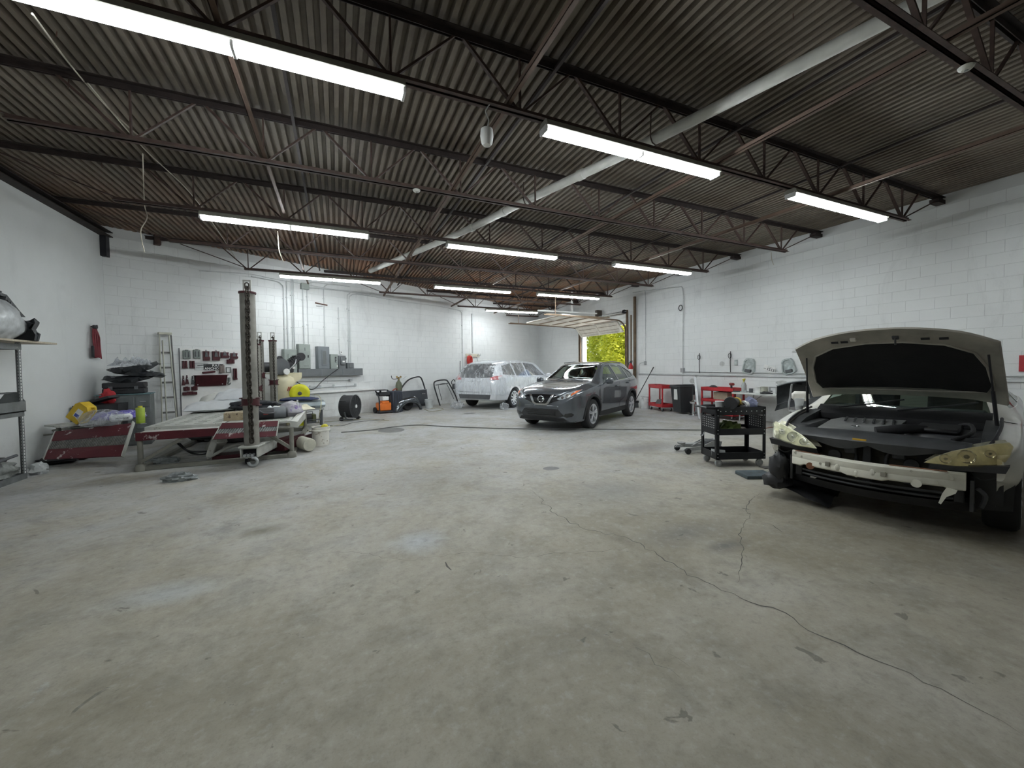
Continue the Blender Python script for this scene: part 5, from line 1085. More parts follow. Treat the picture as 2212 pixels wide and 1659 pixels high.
# things on it
m_bagp = M('grey_clear_bag', (.50, .52, .53), .28, var=.3, scale=9, bump=.3, bscale=14)
o = tag(lump((0, 0, 0), (.25, .55, .30), 11, .16, 1.6, 30, 18, .75).build('stuffed_bag', m_bagp), 'big grey plastic-wrapped bundle on top of the steel shelf', 'bag'); o.location = (-4.06, 7.25, 1.905 + .225)
m_plas = M('black_moulding', (.03, .033, .036), .45, var=.4)
pt = thing('black_body_panel', 'black plastic car moulding pushed behind the grey bundle on the shelf', 'car part', (-4.0, 7.88, 1.907))
mb = MB(); mb.grid([[(x + .02 * sin(z * 30), y, z) for z in (0, .08, .16, .24, .30 + .04 * sin(i * 2.1))] for i, (x, y) in enumerate(((-.26, -.30), (-.2, -.1), (-.12, .0), (.02, .03), (.10, .0), (.16, -.08), (.2, -.25)))]); mb.build('moulded_shell', m_plas, pt, 30); MB().prism([(-.25, 0), (.18, 0), (.2, .1), (.1, .17), (.14, .24), (-.05, .33), (-.2, .36)], 'y', -.15, -.11).build('flange', m_plas, pt)
sc = thing('ribbed_car_trim', 'dark ribbed panel lying over the bundle on the shelf top', 'car part', (-4.1, 7.5, 2.42)); MB().prism([(-.25, -.02), (.0, .06), (.3, -.08), (.42, -.03), (.3, .0), (.02, .1), (-.25, .03)], 'x', -.12, .1).build('panel', m_plas, sc); sc.rotation_euler = (-.35, 0, 0)
for k in range(4): MB().bb((-.13, -.1 + .1 * k, .04 - .02 * k), (.11, -.08 + .1 * k, .09 - .025 * k)).build('rib', m_dkgrey, sc)
tt = thing('tool_tote', 'open grey steel tool tote with a bar handle on the middle shelf', 'tool tote', (-4.08, 7.42, .932))
MB().bb((-.13, -.28, 0), (.13, .28, .012)).bb((-.13, -.28, 0), (-.118, .28, .14)).bb((.118, -.28, 0), (.13, .28, .14)).build('tray', m_shelf, tt)
for s in (-1, 1): MB().prism([(-.13, 0), (.13, 0), (.13, .14), (.05, .27), (-.05, .27), (-.13, .14)], 'y', s * .28 - .006, s * .28 + .006).build('end_plate', m_shelf, tt)
MB().bb((-.02, -.28, .25), (.02, .28, .27)).build('handle', m_shelf, tt)
for k in range(4): tag(lump((-4.08 + .03 * (k % 2), 7.24 + .11 * k, .932 + .05), (.07, .06, .035), 40 + k, .4, 2.5, 12, 8, .9).build('hand_tool', [m_dkgrey, m_blk][k % 2]), ['first dark tool lying in the steel tote', 'second dark tool lying in the steel tote', 'third dark tool lying in the steel tote', 'fourth dark tool lying in the steel tote, by its end plate'][k], 'hand tool', 'tools in the steel tote')
lowm = [M('junk_grey', (.20, .21, .20), .6, var=.5, scale=14), m_plas, M('junk_dust', (.33, .33, .31), .8, var=.4, scale=16)]
for k, (x, y, s, lab) in enumerate([(-4.1, 7.45, (.14, .2, .13), 'grey cast part on the bottom shelf nearest the upright'), (-4.1, 7.0, (.13, .18, .12), 'grey dusty part on the bottom shelf'), (-4.12, 6.6, (.14, .16, .15), 'dark part farther along the bottom shelf')]):
    o = tag(lump((0, 0, 0), s, 50 + k, .5, 2.6, 18, 12, .8).build('spare_part', lowm[k % 3]), lab, 'car part'); o.location = (x, y, .061 + s[2] * .8)
for k, (a, b, r, m, lab) in enumerate([((-4.2, 6.2, .09), (-4.02, 7.62, .34), .02, m_dkgrey, 'dark bar slanting across the bottom shelf'), ((-4.15, 6.5, .42), (-4.1, 7.55, .30), .035, m_plas, 'black hose-like trim lying over the bottom shelf parts'), ((-4.2, 7.1, .32), (-4.12, 7.25, .56), .018, m_dkgrey, 'short dark lever sticking up from the bottom shelf')]):
    tag(MB().tube(spline([a, ((a[0] + b[0]) / 2, (a[1] + b[1]) / 2, (a[2] + b[2]) / 2 + .03), b], 4), r, 8).build('metal_rod', m), lab, 'rod')
tag(MB().tube(spline([(-4.2, 6.9, .33), (-4.12, 7.2, .40), (-4.08, 7.4, .36)], 5), .014, 6).build('air_hose', M('hose_red', (.42, .10, .08), .5)), 'short red hose draped over the bottom shelf parts', 'hose')
o = tag(lump((0, 0, 0), (.10, .09, .09), 61, .5, 2.2, 20, 12, .8).build('plastic_sack', M('pale_sack', (.50, .52, .52), .4, var=.15)), 'pale plastic sack on the floor behind the shelf foot', 'sack'); o.location = (-3.98, 7.95, .07)

# red jumper cables on the left wall
jc = thing('hanging_cables', 'bundle of red cables hung on a hook on the left wall', 'cable', (XL + .03, gx(205, 740, XL + .05).y, gx(205, 740, XL + .05).z))
m_redc = M('cable_red', (.20, .022, .032), .5); hr2 = random.Random(5)
for k in range(7):
    y = -.10 + .035 * k; MB().tube(spline([(.02, y * .35, .30), (.05 + .02 * (k % 2), y - .03, .1), (.05, y, -.15), (.05, y + .02, -.31 + .03 * hr2.random()), (.03, y + .04, -.15), (.02, y * .4 + .03, .28)], 5), .011, 6).build('cable_loop', m_redc, jc)
MB().cyl((-.03, 0, .31), (.07, 0, .33), .014, n=8).build('hook', m_dkgrey, jc); MB().box((.04, -.13, -.18), (.04, .04, .22), .01).box((.04, -.02, .30), (.05, .12, .07), .015).build('clamp', m_blk, jc)

# corner: filing cabinet with moulded pile
cabm = M('cabinet_grey', (.15, .165, .165), .5, .2, var=.2)
cb = thing('drawer_cabinet', 'low dark grey metal drawer cabinet in the left corner', 'cabinet', (-3.86, 10.32, 0), radians(12))
MB().bb((-.38, -.28, 0), (.38, .28, 1.0), .006).build('carcass', cabm, cb)
for k in range(4):
    dr_ = MB().bb((.17, -.293, .10 + .22 * k), (.36, -.281, .30 + .22 * k), .003).build('drawer', cabm, cb); MB().box((.27, -.30, .2 + .22 * k), (.09, .014, .018), .003).build('pull', m_galv, dr_)
dd = MB().bb((-.36, -.293, .10), (.14, -.281, .96), .003).build('door', cabm, cb); MB().box((.05, -.30, .6), (.02, .014, .1), .003).build('handle', m_galv, dd)
MB().bb((-.40, -.30, 1.0), (.40, .30, 1.02), .004).build('cabinet_top', M('cabinet_top_teal', (.12, .2, .22), .6), cb)
cs = thing('tool_case', 'black plastic tool case lying on the drawer cabinet', 'case', (-3.86, 10.30, 1.022), radians(12)); MB().bb((-.30, -.22, 0), (.30, .22, .11), .015).build('base', m_blk, cs); MB().bb((-.30, -.22, .115), (.30, .22, .22), .015).build('lid', m_blk, cs); [MB().box((x, -.225, .115), (.06, .014, .07), .004).build('latch', m_dkgrey, cs) for x in (-.18, .18)]; MB().tube([(-.07, -.22, .1), (-.07, -.26, .09), (.07, -.26, .09), (.07, -.22, .1)], .01, 6).build('handle', m_blk, cs)
for k, (z, a, sc_, lab) in enumerate([(1.26, .1, 1.0, 'lower black moulded bumper piece stacked on the tool case'), (1.36, -.15, 1.1, 'middle black moulded bumper piece in the corner stack'), (1.46, .25, .9, 'upper black moulded bumper piece in the corner stack')]):
    p = thing('bumper_moulding', lab, 'car part', (-3.76 + .05 * k, 10.28, z), radians(12) + a, 'black mouldings stacked in the corner')
    mb = MB(); rows_ = []
    for i in range(17):
        f = i / 16 * 2 - 1; rows_.append([(f * .52 * sc_, -.14 + .22 * f * f + .03 * sin(i * 1.3 + k), .0 + .06 * f * f), (f * .50 * sc_, -.17 + .22 * f * f, .05 + .02 * sin(i * 2.1 + k)), (f * .46 * sc_, -.05 + .18 * f * f, .095 + .025 * noise.noise(Vector((i * .6, k, 0)))), (f * .42 * sc_, .10 + .12 * f * f, .08), (f * .40 * sc_, .16 + .1 * f * f, .02)])
    mb.grid(rows_, True); mb.build('shell', m_plas, p, 30); p.rotation_euler = ((.16, -.10, .12)[k], (-.10, .13, -.2)[k], radians(12) + a); p.scale = (.82, 1, 1.35)
    for x in (-.3, .05, .28): MB().box((x * sc_, -.03, .09), (.07, .05, .03), .006).build('clip_tab', m_dkgrey, p)
o = tag(sheet((0, 0, 0), (.30, .22), 3, .10, 3.0, 24, 24, .05, .25, .2).build('plastic_wrap', m_film), 'clear plastic wrap lying on top of the corner stack', 'plastic wrap'); o.location = (-3.74, 10.3, 1.57)
o = tag(lump((0, 0, 0), (.10, .03, .13), 71, .7, 1.7, 24, 16, 1).build('red_cloth', M('cloth_red', (.52, .03, .04), .6)), 'bright red cloth hanging over the cabinet front', 'cloth'); o.location = (-4.0, 9.97, .96)
o = tag(MB().box((0, 0, 0), (.26, .4, .10), .01).build('black_tray', m_blk), 'black tray wedged between cabinet and left wall', 'tray'); o.location = (-4.2, 10.1, .85); o.rotation_euler = (.1, .1, .1)
# dark box, yellow housing
bx_ = thing('black_crate', 'black moulded crate standing by the left wall behind the yellow canister', 'crate', (-4.02, 9.80, 0), radians(5)); frustum(MB(), 0, .86, .27, .24, .30, .27).build('crate_body', m_blk, bx_); MB().bar((-.2, 0, .87), (.2, -.1, 1.0), .3, .05, .01).build('tilted_lid', m_blk, bx_); [MB().box((0, -.258, .2 + .2 * k), (.5, .02, .03), .004).build('rib', m_plas, bx_) for k in range(3)]
yc = thing('yellow_canister', 'yellow plastic canister with a blue and white label lying on the ramp', 'canister', tuple(gz(170, 917, .62) + Vector((0, .1, .17))), radians(-25)); m_can = M('canister_yellow', (.66, .44, .02), .45, var=.12)
yc.rotation_euler = (0, radians(38), radians(-20)); yc.scale = (.72, .72, .72)
MB().prism([(-.15, -.20), (.13, -.20), (.16, -.12), (.16, .17), (.08, .24), (-.11, .24), (-.16, .16)], 'y', -.11, .11).build('body', m_can, yc); MB().lathe([(.055, -.02), (.06, .03), (.048, .03), (.042, -.02)], (.0, 0, -.21), 16).build('spout_ring', m_can, yc)
MB().tube(spline([(.10, 0, .22), (.16, 0, .26), (.21, 0, .12), (.17, 0, .04)], 5), .022, 8).build('handle', m_can, yc); MB().box((0.02, -.113, .02), (.13, .006, .20), .001).build('label', m_white, yc); MB().box((0.02, -.117, -.03), (.1, .004, .07), .001).build('label_print', M('label_blue', (.05, .08, .35), .5), yc)

# ================================================================== frame straightening rack
m_rk = M('rack_pale_paint', (.47, .475, .44), .55, .1, var=.15, chips=(.30, .28, .25), chipthr=.63); m_rkd = M('rack_grey_paint', (.21, .205, .175), .6, .1, var=.2, chips=(.18, .16, .14), chipthr=.66); m_maroon = M('maroon_chipped', (.095, .010, .017), .5, .1, var=.15, chips=(.46, .41, .40), chipthr=.625, chipscale=8); m_maroon2 = M('maroon', (.06, .010, .014), .5, .1, chips=(.3, .2, .2), chipthr=.7)
rk = thing('frame_rack', 'pale steel car frame straightening rack with slotted deck and maroon edges', 'frame rack')
RX0, RX1, RY0, RY1, RZ = -2.74, -.68, 7.42, 10.62, .60
# slotted deck of planks: two runways with cross rows of slots
def slotted(name, x0, x1, y0, y1, nx, ny, sw, sl, parent, mat, z=RZ, th=.03):
    """plate with real rectangular slots"""
    xs = [x0]; 
    px, py = (x1 - x0) / nx, (y1 - y0) / ny; mb = MB()
    for j in range(ny):
        a = y0 + j * py; mb.bb((x0, a, z - th), (x1, a + (py - sl) / 2, z)); mb.bb((x0, a + (py + sl) / 2, z - th), (x1, a + py, z))
        for i in range(nx + 1):
            c0 = x0 + (i - .5) * px + sw / 2 if i else x0; c1 = x0 + (i + .5) * px - sw / 2 if i < nx else x1
            mb.bb((c0, a + (py - sl) / 2, z - th), (c1, a + (py + sl) / 2, z))
    return mb.build(name, mat, parent, 0)
slotted('deck_plate', RX0 + .02, -1.72, RY0 + .45, RY1, 4, 14, .13, .07, rk, m_rk); slotted('deck_plate', -1.68, RX1 - .06, RY0 + .12, RY1, 4, 15, .13, .06, rk, m_rk)
MB().bb((RX0, RY0 + .42, RZ - .16), (-1.72, RY0 + .45, RZ), .004).build('front_fascia', m_rk, rk); MB().bb((RX0 + .02, RY0 + .03, RZ - .10), (-1.05, RY0 + .42, RZ - .05), .004).build('front_apron', m_rk, rk)
MB().bb((RX0 + .04, RY0 - .0, RZ - .15), (-1.55, RY0 + .035, RZ - .03), .004).build('maroon_edge', m_maroon, rk)
MB().bb((RX0, RY0 + .45, RZ - .12), (RX0 + .02, RY1, RZ - .0), .003).build('side_rail', m_rk, rk); MB().add([(RX1 - .06, RY0 + .12, RZ), (RX1 + .05, RY0 + .12, RZ - .02), (RX1 + .12, RY0 + .9, RZ + .08), (RX1 - .0, RY0 + .9, RZ + .05), (RX1 - .06, RY0 + .12, RZ - .1), (RX1 + .05, RY0 + .12, RZ - .12), (RX1 + .12, RY0 + .9, RZ - .06), (RX1, RY0 + .9, RZ - .1)], [(0, 1, 2, 3), (7, 6, 5, 4), (0, 4, 5, 1), (1, 5, 6, 2), (2, 6, 7, 3), (3, 7, 4, 0)]).build('side_wing', m_rk, rk)
MB().bb((RX1 - .06, RY0 + .9, RZ - .12), (RX1, RY1, RZ + .0), .003).build('side_rail', m_rk, rk); MB().bb((RX0, RY1 - .03, RZ - .16), (RX1, RY1, RZ), .003).build('rear_fascia', m_rk, rk)
for x in (RX0 + .07, RX1 - .04):
    for y in (RY0 + .06, RY1 - .1): MB().cyl((x, y, .06), (x, y, RZ - .1), .034, n=14).build('leg', m_rkd, rk); MB().lathe([(0, 0), (.07, 0), (.075, .06), (.05, .1), (0, .1)], (x, y, 0), 16).build('foot', m_rkd, rk)
for y in (RY0 + .06, RY1 - .1): MB().bb((RX0 + .03, y - .04, 0.003), (RX1, y + .04, .065), .004).build('base_rail', m_rkd, rk)
for x in (RX0 + .07, RX1 - .04): MB().bb((x - .04, RY0 + .08, .004), (x + .04, RY1 - .1, .06), .004).build('base_side_rail', m_rkd, rk)
MB().bar((RX0 + .09, RY0 + .06, .14), (RX0 + .62, RY0 + .06, RZ - .13), .05, .05, .004).build('brace', m_rkd, rk); MB().bar((RX1 - .06, RY0 + .06, .16), (RX1 - .36, RY0 + .06, RZ - .2), .05, .05, .004).build('brace', m_rkd, rk)
# scissor lift beneath
MB().bar((-1.95, 8.0, .12), (-1.72, 7.62, .38), .16, .16, .01).build('lift_arm', m_rk, rk); MB().bar((-1.88, 7.6, .10), (-1.78, 7.6, .42), .07, .09, .006).build('lift_post', m_rk, rk); MB().tube(spline([(-1.9, 7.6, .08), (-1.5, 7.55, .26), (-1.1, 7.6, .13)], 6), .024, 8).build('lift_link', m_rk, rk); MB().bb((-1.85, 7.62, .04), (-1.1, 7.9, .10), .004).build('lift_base', m_maroon2, rk)
MB().tube(spline([(-2.3, 7.7, .34), (-2.15, 7.62, .22), (-1.95, 7.6, .19), (-1.82, 7.58, .2)], 6), .014, 6).build('hydraulic_hose', m_rubber, rk); MB().tube(spline([(-2.28, 7.72, .33), (-2.12, 7.64, .18), (-1.9, 7.62, .16), (-1.75, 7.6, .38)], 6), .012, 6).build('hydraulic_hose', m_rubber, rk)

# ramps: maroon plates with expanded-metal strip
m_tread = M('tread_steel', (.22, .215, .20), .6, .5, var=.3, scale=20)
def ramp(name, lab, P, nbars):
    """P: near-left, near-right, far-right, far-left corners"""
    P = [Vector(p) for p in P]; t = thing(name, lab, 'ramp', P[0])
    def at(u, v, h=0.0):
        a = P[0] + (P[1] - P[0]) * u; b = P[3] + (P[2] - P[3]) * u; n = (P[1] - P[0]).cross(P[3] - P[0]).normalized(); n = n if n.z > 0 else -n
        return a + (b - a) * v + n * h - P[0]
    def slab(u0, u1, v0, v1, h0, h1): return MB().add([at(u0, v0, h0), at(u1, v0, h0), at(u1, v1, h0), at(u0, v1, h0), at(u0, v0, h1), at(u1, v0, h1), at(u1, v1, h1), at(u0, v1, h1)], [(3, 2, 1, 0), (4, 5, 6, 7), (0, 1, 5, 4), (1, 2, 6, 5), (2, 3, 7, 6), (3, 0, 4, 7)])
    slab(0, 1, 0, .34, -.02, .0).build('plate', m_maroon, t, 0); slab(0, 1, .64, 1, -.02, .0).build('plate', m_maroon, t, 0); slab(0, 1, .34, .64, -.04, -.012).build('tread_bed', m_tread, t, 0)
    for k in range(nbars):
        u = (k + .5) / nbars; a, b, c = at(u - .3 / nbars, .35, -.006), at(u + .3 / nbars, .63, -.006), None; MB().bar(a, b, .010, .012).build('tread_bar', m_tread if nbars > 30 else m_galv, t, 0)
    slab(-.012, 0.0, 0, 1.0, -.05, .01).build('side_edge', m_rk, t, 0); slab(1.0, 1.012, 0, 1.06, -.05, .01).build('side_edge', m_rk, t, 0)
    return t
A = gz(95, 992, .16); Bp = gz(262, 985, .16); ramp('access_ramp', 'large maroon ramp plate with steel tread sloping down at the left of the rack', [A, Bp, gy(285, 914, Bp.y + .36), gy(120, 932, A.y + .36)], 46)
ramp('access_ramp', 'smaller chipped maroon ramp plate hanging behind the near tower', [gy(460, 949, 7.27), gy(596, 942, 7.27), gy(601, 909, 7.38), gy(480, 914, 7.38)], 24)
rb_ = thing('ramp_bridge', 'pale slotted bridge plate behind the large maroon ramp', 'ramp'); 
bl, br_ = gz(128, 920, .62), gz(290, 903, .62); dv = (br_ - bl); nv = Vector((-dv.y, dv.x, 0)).normalized() * .42
MB().add([bl, br_, br_ + nv, bl + nv, bl - Vector((0, 0, .03)), br_ - Vector((0, 0, .03)), br_ + nv - Vector((0, 0, .03)), bl + nv - Vector((0, 0, .03))], [(0, 1, 2, 3), (7, 6, 5, 4), (0, 4, 5, 1), (1, 5, 6, 2), (2, 6, 7, 3), (3, 7, 4, 0)]).build('bridge_plate', m_rk, rb_, 0)
for k in range(22): p = bl + dv * (.30 + .66 * k / 22) + nv * .12; MB().bar(p + Vector((0, 0, .003)), p + nv * .16 + dv.normalized() * .02 + Vector((0, 0, .003)), .022, .006).build('grip_slot', m_dkgrey, rb_, 0)
for x in (.08, .9): MB().cyl(bl + dv * x + nv * .5 - Vector((0, 0, .62)), bl + dv * x + nv * .5, .03, n=8).build('leg', m_rkd, rb_)
for k in range(3): tag(MB().bar(gz(84, 923 + 9 * k, .55 - .05 * k), gz(84, 923 + 9 * k, .55 - .05 * k) + Vector((.5, .35, 0)), .05, .02).build('steel_strip', m_rkd), ['topmost loose steel strip sticking out behind the ramp', 'middle loose steel strip sticking out behind the ramp', 'lowest loose steel strip sticking out behind the ramp'][k], 'steel strip', 'loose strips behind the ramp')
# junk under the ramp
for k, (u, v, s, m, lab) in enumerate([(90, 985, (.22, .16, .10), M('olive_junk', (.13, .13, .04), .8, var=.5), 'olive green bundle on the floor under the ramp'), (100, 1008, (.26, .14, .06), m_blk, 'black flat junk on the floor under the ramp'), (140, 1000, (.2, .12, .05), m_maroon2, 'maroon bracket on the floor under the ramp edge')]):
    p = gz(u, v); o = tag(lump((0, 0, 0), s, 80 + k, .4, 2.4, 18, 10, .8).build('floor_junk', m), lab, 'junk'); o.location = (p.x, p.y + .2, s[2] * .8)

# towers with chains
def link_mesh(r=.012, L=.034, W=.020):
    pts = [(W * cos(a), 0, L * sin(a) * .6 + (L * .5 if sin(a) > 0 else -L * .5)) for a in [2 * pi * k / 12 for k in range(12)]]; return MB().tube(pts, r * .6, 5, closed=True).mesh('chain_link')
LINK = link_mesh(.017, .044, .026); LINK2 = link_mesh(.010, .026, .016)
m_tower = M('tower_grey', (.26, .25, .225), .5, .35, var=.25, scale=5, chips=(.22, .20, .17), chipthr=.66); m_chain = M('chain_steel', (.055, .047, .038), .5, .7, var=.4)
def tower(name, lab, loc, h, r, rz, zbase=.33, collar=.86, link=LINK, pitch=.058, foot=True):
    t = thing(name, lab, 'pulling tower', loc, rz)
    MB().cyl((0, 0, zbase), (0, 0, h), r, n=28).build('column', m_tower, t); MB().lathe([(0, h), (r * 1.12, h), (r * 1.15, h + .012), (r * 1.12, h + .03), (0, h + .035)], n=24).build('top_cap', m_maroon2, t)
    MB().lathe([(r + .001, 0), (r * 1.16, 0), (r * 1.16, .10), (r + .001, .10)], (0, 0, collar), 24).build('collar', m_maroon2, t); MB().bb((-r * 1.35, -.05, collar - .015), (r * 1.35, .05, collar + .0), .002).bb((-r * 1.35, -.05, collar + .1), (r * 1.35, .05, collar + .115), .002).build('collar_ears', m_maroon2, t)
    hk = MB(); w = r * .45
    hk.bar((-w, 0, h + .02), (-w, 0, h + .2), .02, .02).bar((w, 0, h + .02), (w, 0, h + .2), .02, .02).bar((-w - .01, 0, h + .2), (w + .01, 0, h + .2), .02, .02); hk.build('pulley_frame', m_rk, t); MB().lathe([(0, -.012), (w * .7, -.012), (w * .55, 0), (w * .7, .012), (0, .012)], (0, 0, h + .09), 14, 'y').build('pulley', m_chain, t)
    x0 = r * .35; y0 = -sqrt(r * r - x0 * x0) - .014; z = h + .10; k = 0
    while z > zbase + .06:
        o = obj('chain_link', link, m_chain, t, (x0 + .006 * sin(z * 3), y0 - (.004 if k % 2 else 0), z)); o.rotation_euler = (0, 0, (pi / 2.4 if k % 2 else .35)); z -= pitch * (1.05 if link is LINK else .8); k += 1
    if foot:
        MB().bb((-r * 1.35, -r * 1.35, zbase - .03), (r * 1.35, r * 1.35, zbase), .006).build('base_plate', m_rk, t)
        w = r * 1.15; mb = MB(); zb = zbase - .03
        mb.bb((-w, -w, zb - .15), (-w + .015, .7, zb), .002).bb((w - .015, -w, zb - .15), (w, .7, zb), .002).bb((-w, -w, zb - .015), (w, .7, zb)).bb((-w, -w, zb - .15), (w, .7, zb - .135)); mb.build('boom_tube', m_rk, t, 0); MB().bb((-w + .02, -w + .06, zb - .13), (w - .02, -w + .08, zb - .02)).build('tube_shadow', m_hole, t, 0)
        for x in (-.05, .0, .05): MB().cyl((x, -w - .02, zb - .11), (x, -w + .05, zb - .11), .022, n=10).build('pin', m_galv, t)
        MB().tube([(.06 + .06 * cos(a), -w - .02, .085 + .06 * sin(a)) for a in [radians(100 - 12 * k) for k in range(24)]], .022, 8).build('pull_hook', m_galv, t); MB().lathe([(0, -.02), (.045, -.02), (.05, 0), (.045, .02), (0, .02)], (-.11, .1, .05), 16, 'x').build('caster', m_rubber, t); MB().bar((-.11, .1, .05), (-.11, .1, zb - .14), .05, .03).build('caster_fork', m_galv, t)
    return t
tp = gz(541, 1000); tower('pulling_tower', 'tall near pulling tower with chain in front of the rack', (-1.22, 7.12, 0), 2.62, .102, radians(-12), .32, .93)
for (u, lab, y) in ((562, 'left rear pulling tower with chain at the far end of the rack', 10.42), (590, 'right rear pulling tower with chain at the far end of the rack', 10.42), (555, 'rear pulling tower half hidden behind the near tower', 10.2)):
    p = gy(u, 780, y); tower('pulling_tower', lab, (p.x, y, 0), 2.1 if u != 555 else 2.0, .075, 0, RZ + .003, 1.28 if u == 562 else (1.12 if u == 590 else 1.0), LINK2, .048, False)

# ------------------------------------------------------------------ things on the deck
m_sack = M('white_sack', (.70, .72, .74), .5, var=.06, bump=.3, bscale=10)
def pillow(lab, loc, size, seed, rz, m, name='paper_sack', cat='sack'):
    mb = MB(); rows_ = []; n = 22; off = Vector((seed, 0, 0))
    for lay in (1, -1):
        rows_ = []
        for j in range(n + 1):
            row = []
            for i in range(n + 1):
                x, y = i / n * 2 - 1, j / n * 2 - 1; e = max(0, (1 - x * x) * (1 - y * y)) ** .45; z = lay * e * size[2] * (1 + .25 * noise.noise(Vector((x * 2, y * 2, lay)) + off)) + .02 * noise.noise(Vector((x * 4, y * 4, 0)) + off)
                if lay < 0: z *= .35
                row.append((x * size[0] * (1 - .06 * abs(y)), y * size[1] * (1 - .05 * abs(x)), z))
            rows_.append(row)
        mb.grid(rows_)
    o = tag(mb.build(name, m), lab, cat); o.location = (loc[0], loc[1], loc[2] + size[2] * .38); o.rotation_euler = (0, 0, rz); return o
pillow('large flat white sack lying on the rack deck', (-2.32, 10.12, RZ), (.56, .40, .17), 1, .1, m_sack)
pillow('plump white sack resting on the flat sack', (-2.02, 10.34, RZ + .16), (.40, .26, .21), 4, .05, m_sack); pillow('second white sack leaning beside the plump one', (-2.36, 10.42, RZ + .13), (.34, .2, .17), 6, .5, M('cream_sack', (.62, .62, .58), .6, var=.06))
o = tag(lump((0, 0, 0), (.42, .26, .12), 91, .4, 2.4, 28, 14, .7).build('black_jacket', M('jacket_black', (.022, .024, .03), .7, var=.3)), 'crumpled black jacket thrown on the deck behind the near tower', 'jacket'); o.location = (-1.62, 9.8, RZ + .10)
cbx = thing('cardboard_box', 'open cardboard box printed with dark pattern on the deck left of the near tower', 'box', (-1.62, 8.2, RZ), .1); m_kraft = M('kraft_print', (.36, .29, .19), .8, var=.3, chips=(.10, .07, .05), chipthr=.60, chipscale=14)
MB().bb((-.17, -.11, 0), (.17, .11, .13), .002).build('carton', m_kraft, cbx); MB().bar((-.17, .11, .13), (.17, .12, .14), .12, .006).build('flap', M('kraft_plain', (.55, .48, .36), .8), cbx)
bg = thing('black_tool_bag', 'black soft tool bag lying on the deck right of the near tower', 'bag', (-1.10, 8.05, RZ + .0), .15); mb = MB()
mb.lathe([(0, -.28), (.10, -.27), (.115, -.2), (.115, .2), (.10, .27), (0, .28)], (0, 0, .10), 22, 'x', 1.25, .85); mb.build('bag_body', m_blk, bg); MB().lathe([(.118, .06), (.124, .08), (.124, .22), (.118, .24)], (0, 0, .10), 22, 'x', 1.25, .85).build('grey_band', M('bag_grey', (.13, .14, .15), .6), bg); MB().tube(spline([(-.15, -.1, .16), (-.08, -.16, .12), (.06, -.16, .12), (.12, -.1, .16)], 5), .012, 6).build('strap', m_dkgrey, bg); MB().box((-.06, -.148, .10), (.07, .004, .02), 0).build('red_stitching', M('stitch_red', (.35, .05, .05), .6), bg)
o = tag(sheet((0, 0, 0), (.42, .3), 8, .07, 2.6, 24, 24, .07, .25, .1).build('white_cloth', M('cloth_white', (.72, .75, .77), .7, var=.06)), 'white cloth heaped on the deck right of the near tower', 'cloth'); o.location = (-1.15, 8.7, RZ + .02)
o = tag(sheet((0, 0, 0), (.38, .25), 13, .05, 2.6, 24, 24, .05, .3, .3).build('cream_cloth', M('cloth_cream', (.66, .62, .48), .7, var=.1)), 'cream cloth spread at the deck right edge', 'cloth'); o.location = (-.86, 8.95, RZ + .06)
o = tag(lump((0, 0, 0), (.20, .16, .15), 95, .22, 1.8, 24, 14, .75).build('grey_purple_bag', M('bag_grey_purple', (.36, .35, .38), .5, var=.3, scale=5, chips=(.22, .16, .36), chipthr=.58, chipscale=6)), 'grey and purple plastic bag at the right end of the deck', 'bag'); o.location = (-.80, 8.32, RZ + .11)
# left end: purple-white pack, clear bag, green can
mk = pillow('blue and white wrapped pack lying on the bridge plate', tuple(gz(258, 905, .65) + Vector((-.05, .12, -.03))), (.36, .2, .12), 17, .35, M('pack_blue', (.10, .08, .36), .3, var=.4, chips=(.66, .68, .72), chipthr=.60, chipscale=5, coat=.4), 'wrapped_pack', 'package')
wp = thing('wipes_pack', 'small white pack with dark lettering leaning on the blue pack', 'package', tuple(gz(262, 910, .63)), .35); mb = MB(); mb.box((0, 0, .06), (.28, .08, .12), .03); mb.build('pack', m_sack, wp); o = obj('pack_lettering', text_mesh('PROVISOR', .034, shear=.2, bold=.0008), m_dkgrey, wp); o.rotation_euler = (pi / 2, 0, 0); o.location = (.01, -.042, .05)
o = tag(lump((0, 0, 0), (.26, .18, .17), 23, .25, 1.7, 26, 16, .6).build('clear_bag', m_film), 'clear crumpled plastic bag on the bridge plate beside the blue pack', 'bag'); o.location = gz(212, 918, .62) + Vector((0, .1, .08))
gc = thing('green_can', 'lime green cylindrical can standing on the rack corner', 'can', tuple(gz(304, 914, RZ))); 
MB().lathe([(0, 0), (.055, 0), (.058, .006), (.058, .25), (.054, .258), (0, .26)], n=22).build('can_body', M('can_lime', (.36, .47, .06), .5, var=.15), gc); MB().lathe([(.0585, .012), (.0595, .03)], n=22).build('lower_band', M('can_band', (.25, .36, .03), .5), gc); MB().lathe([(.03, .258), (.03, .285), (0, .285)], n=14).build('cap', m_yel, gc)

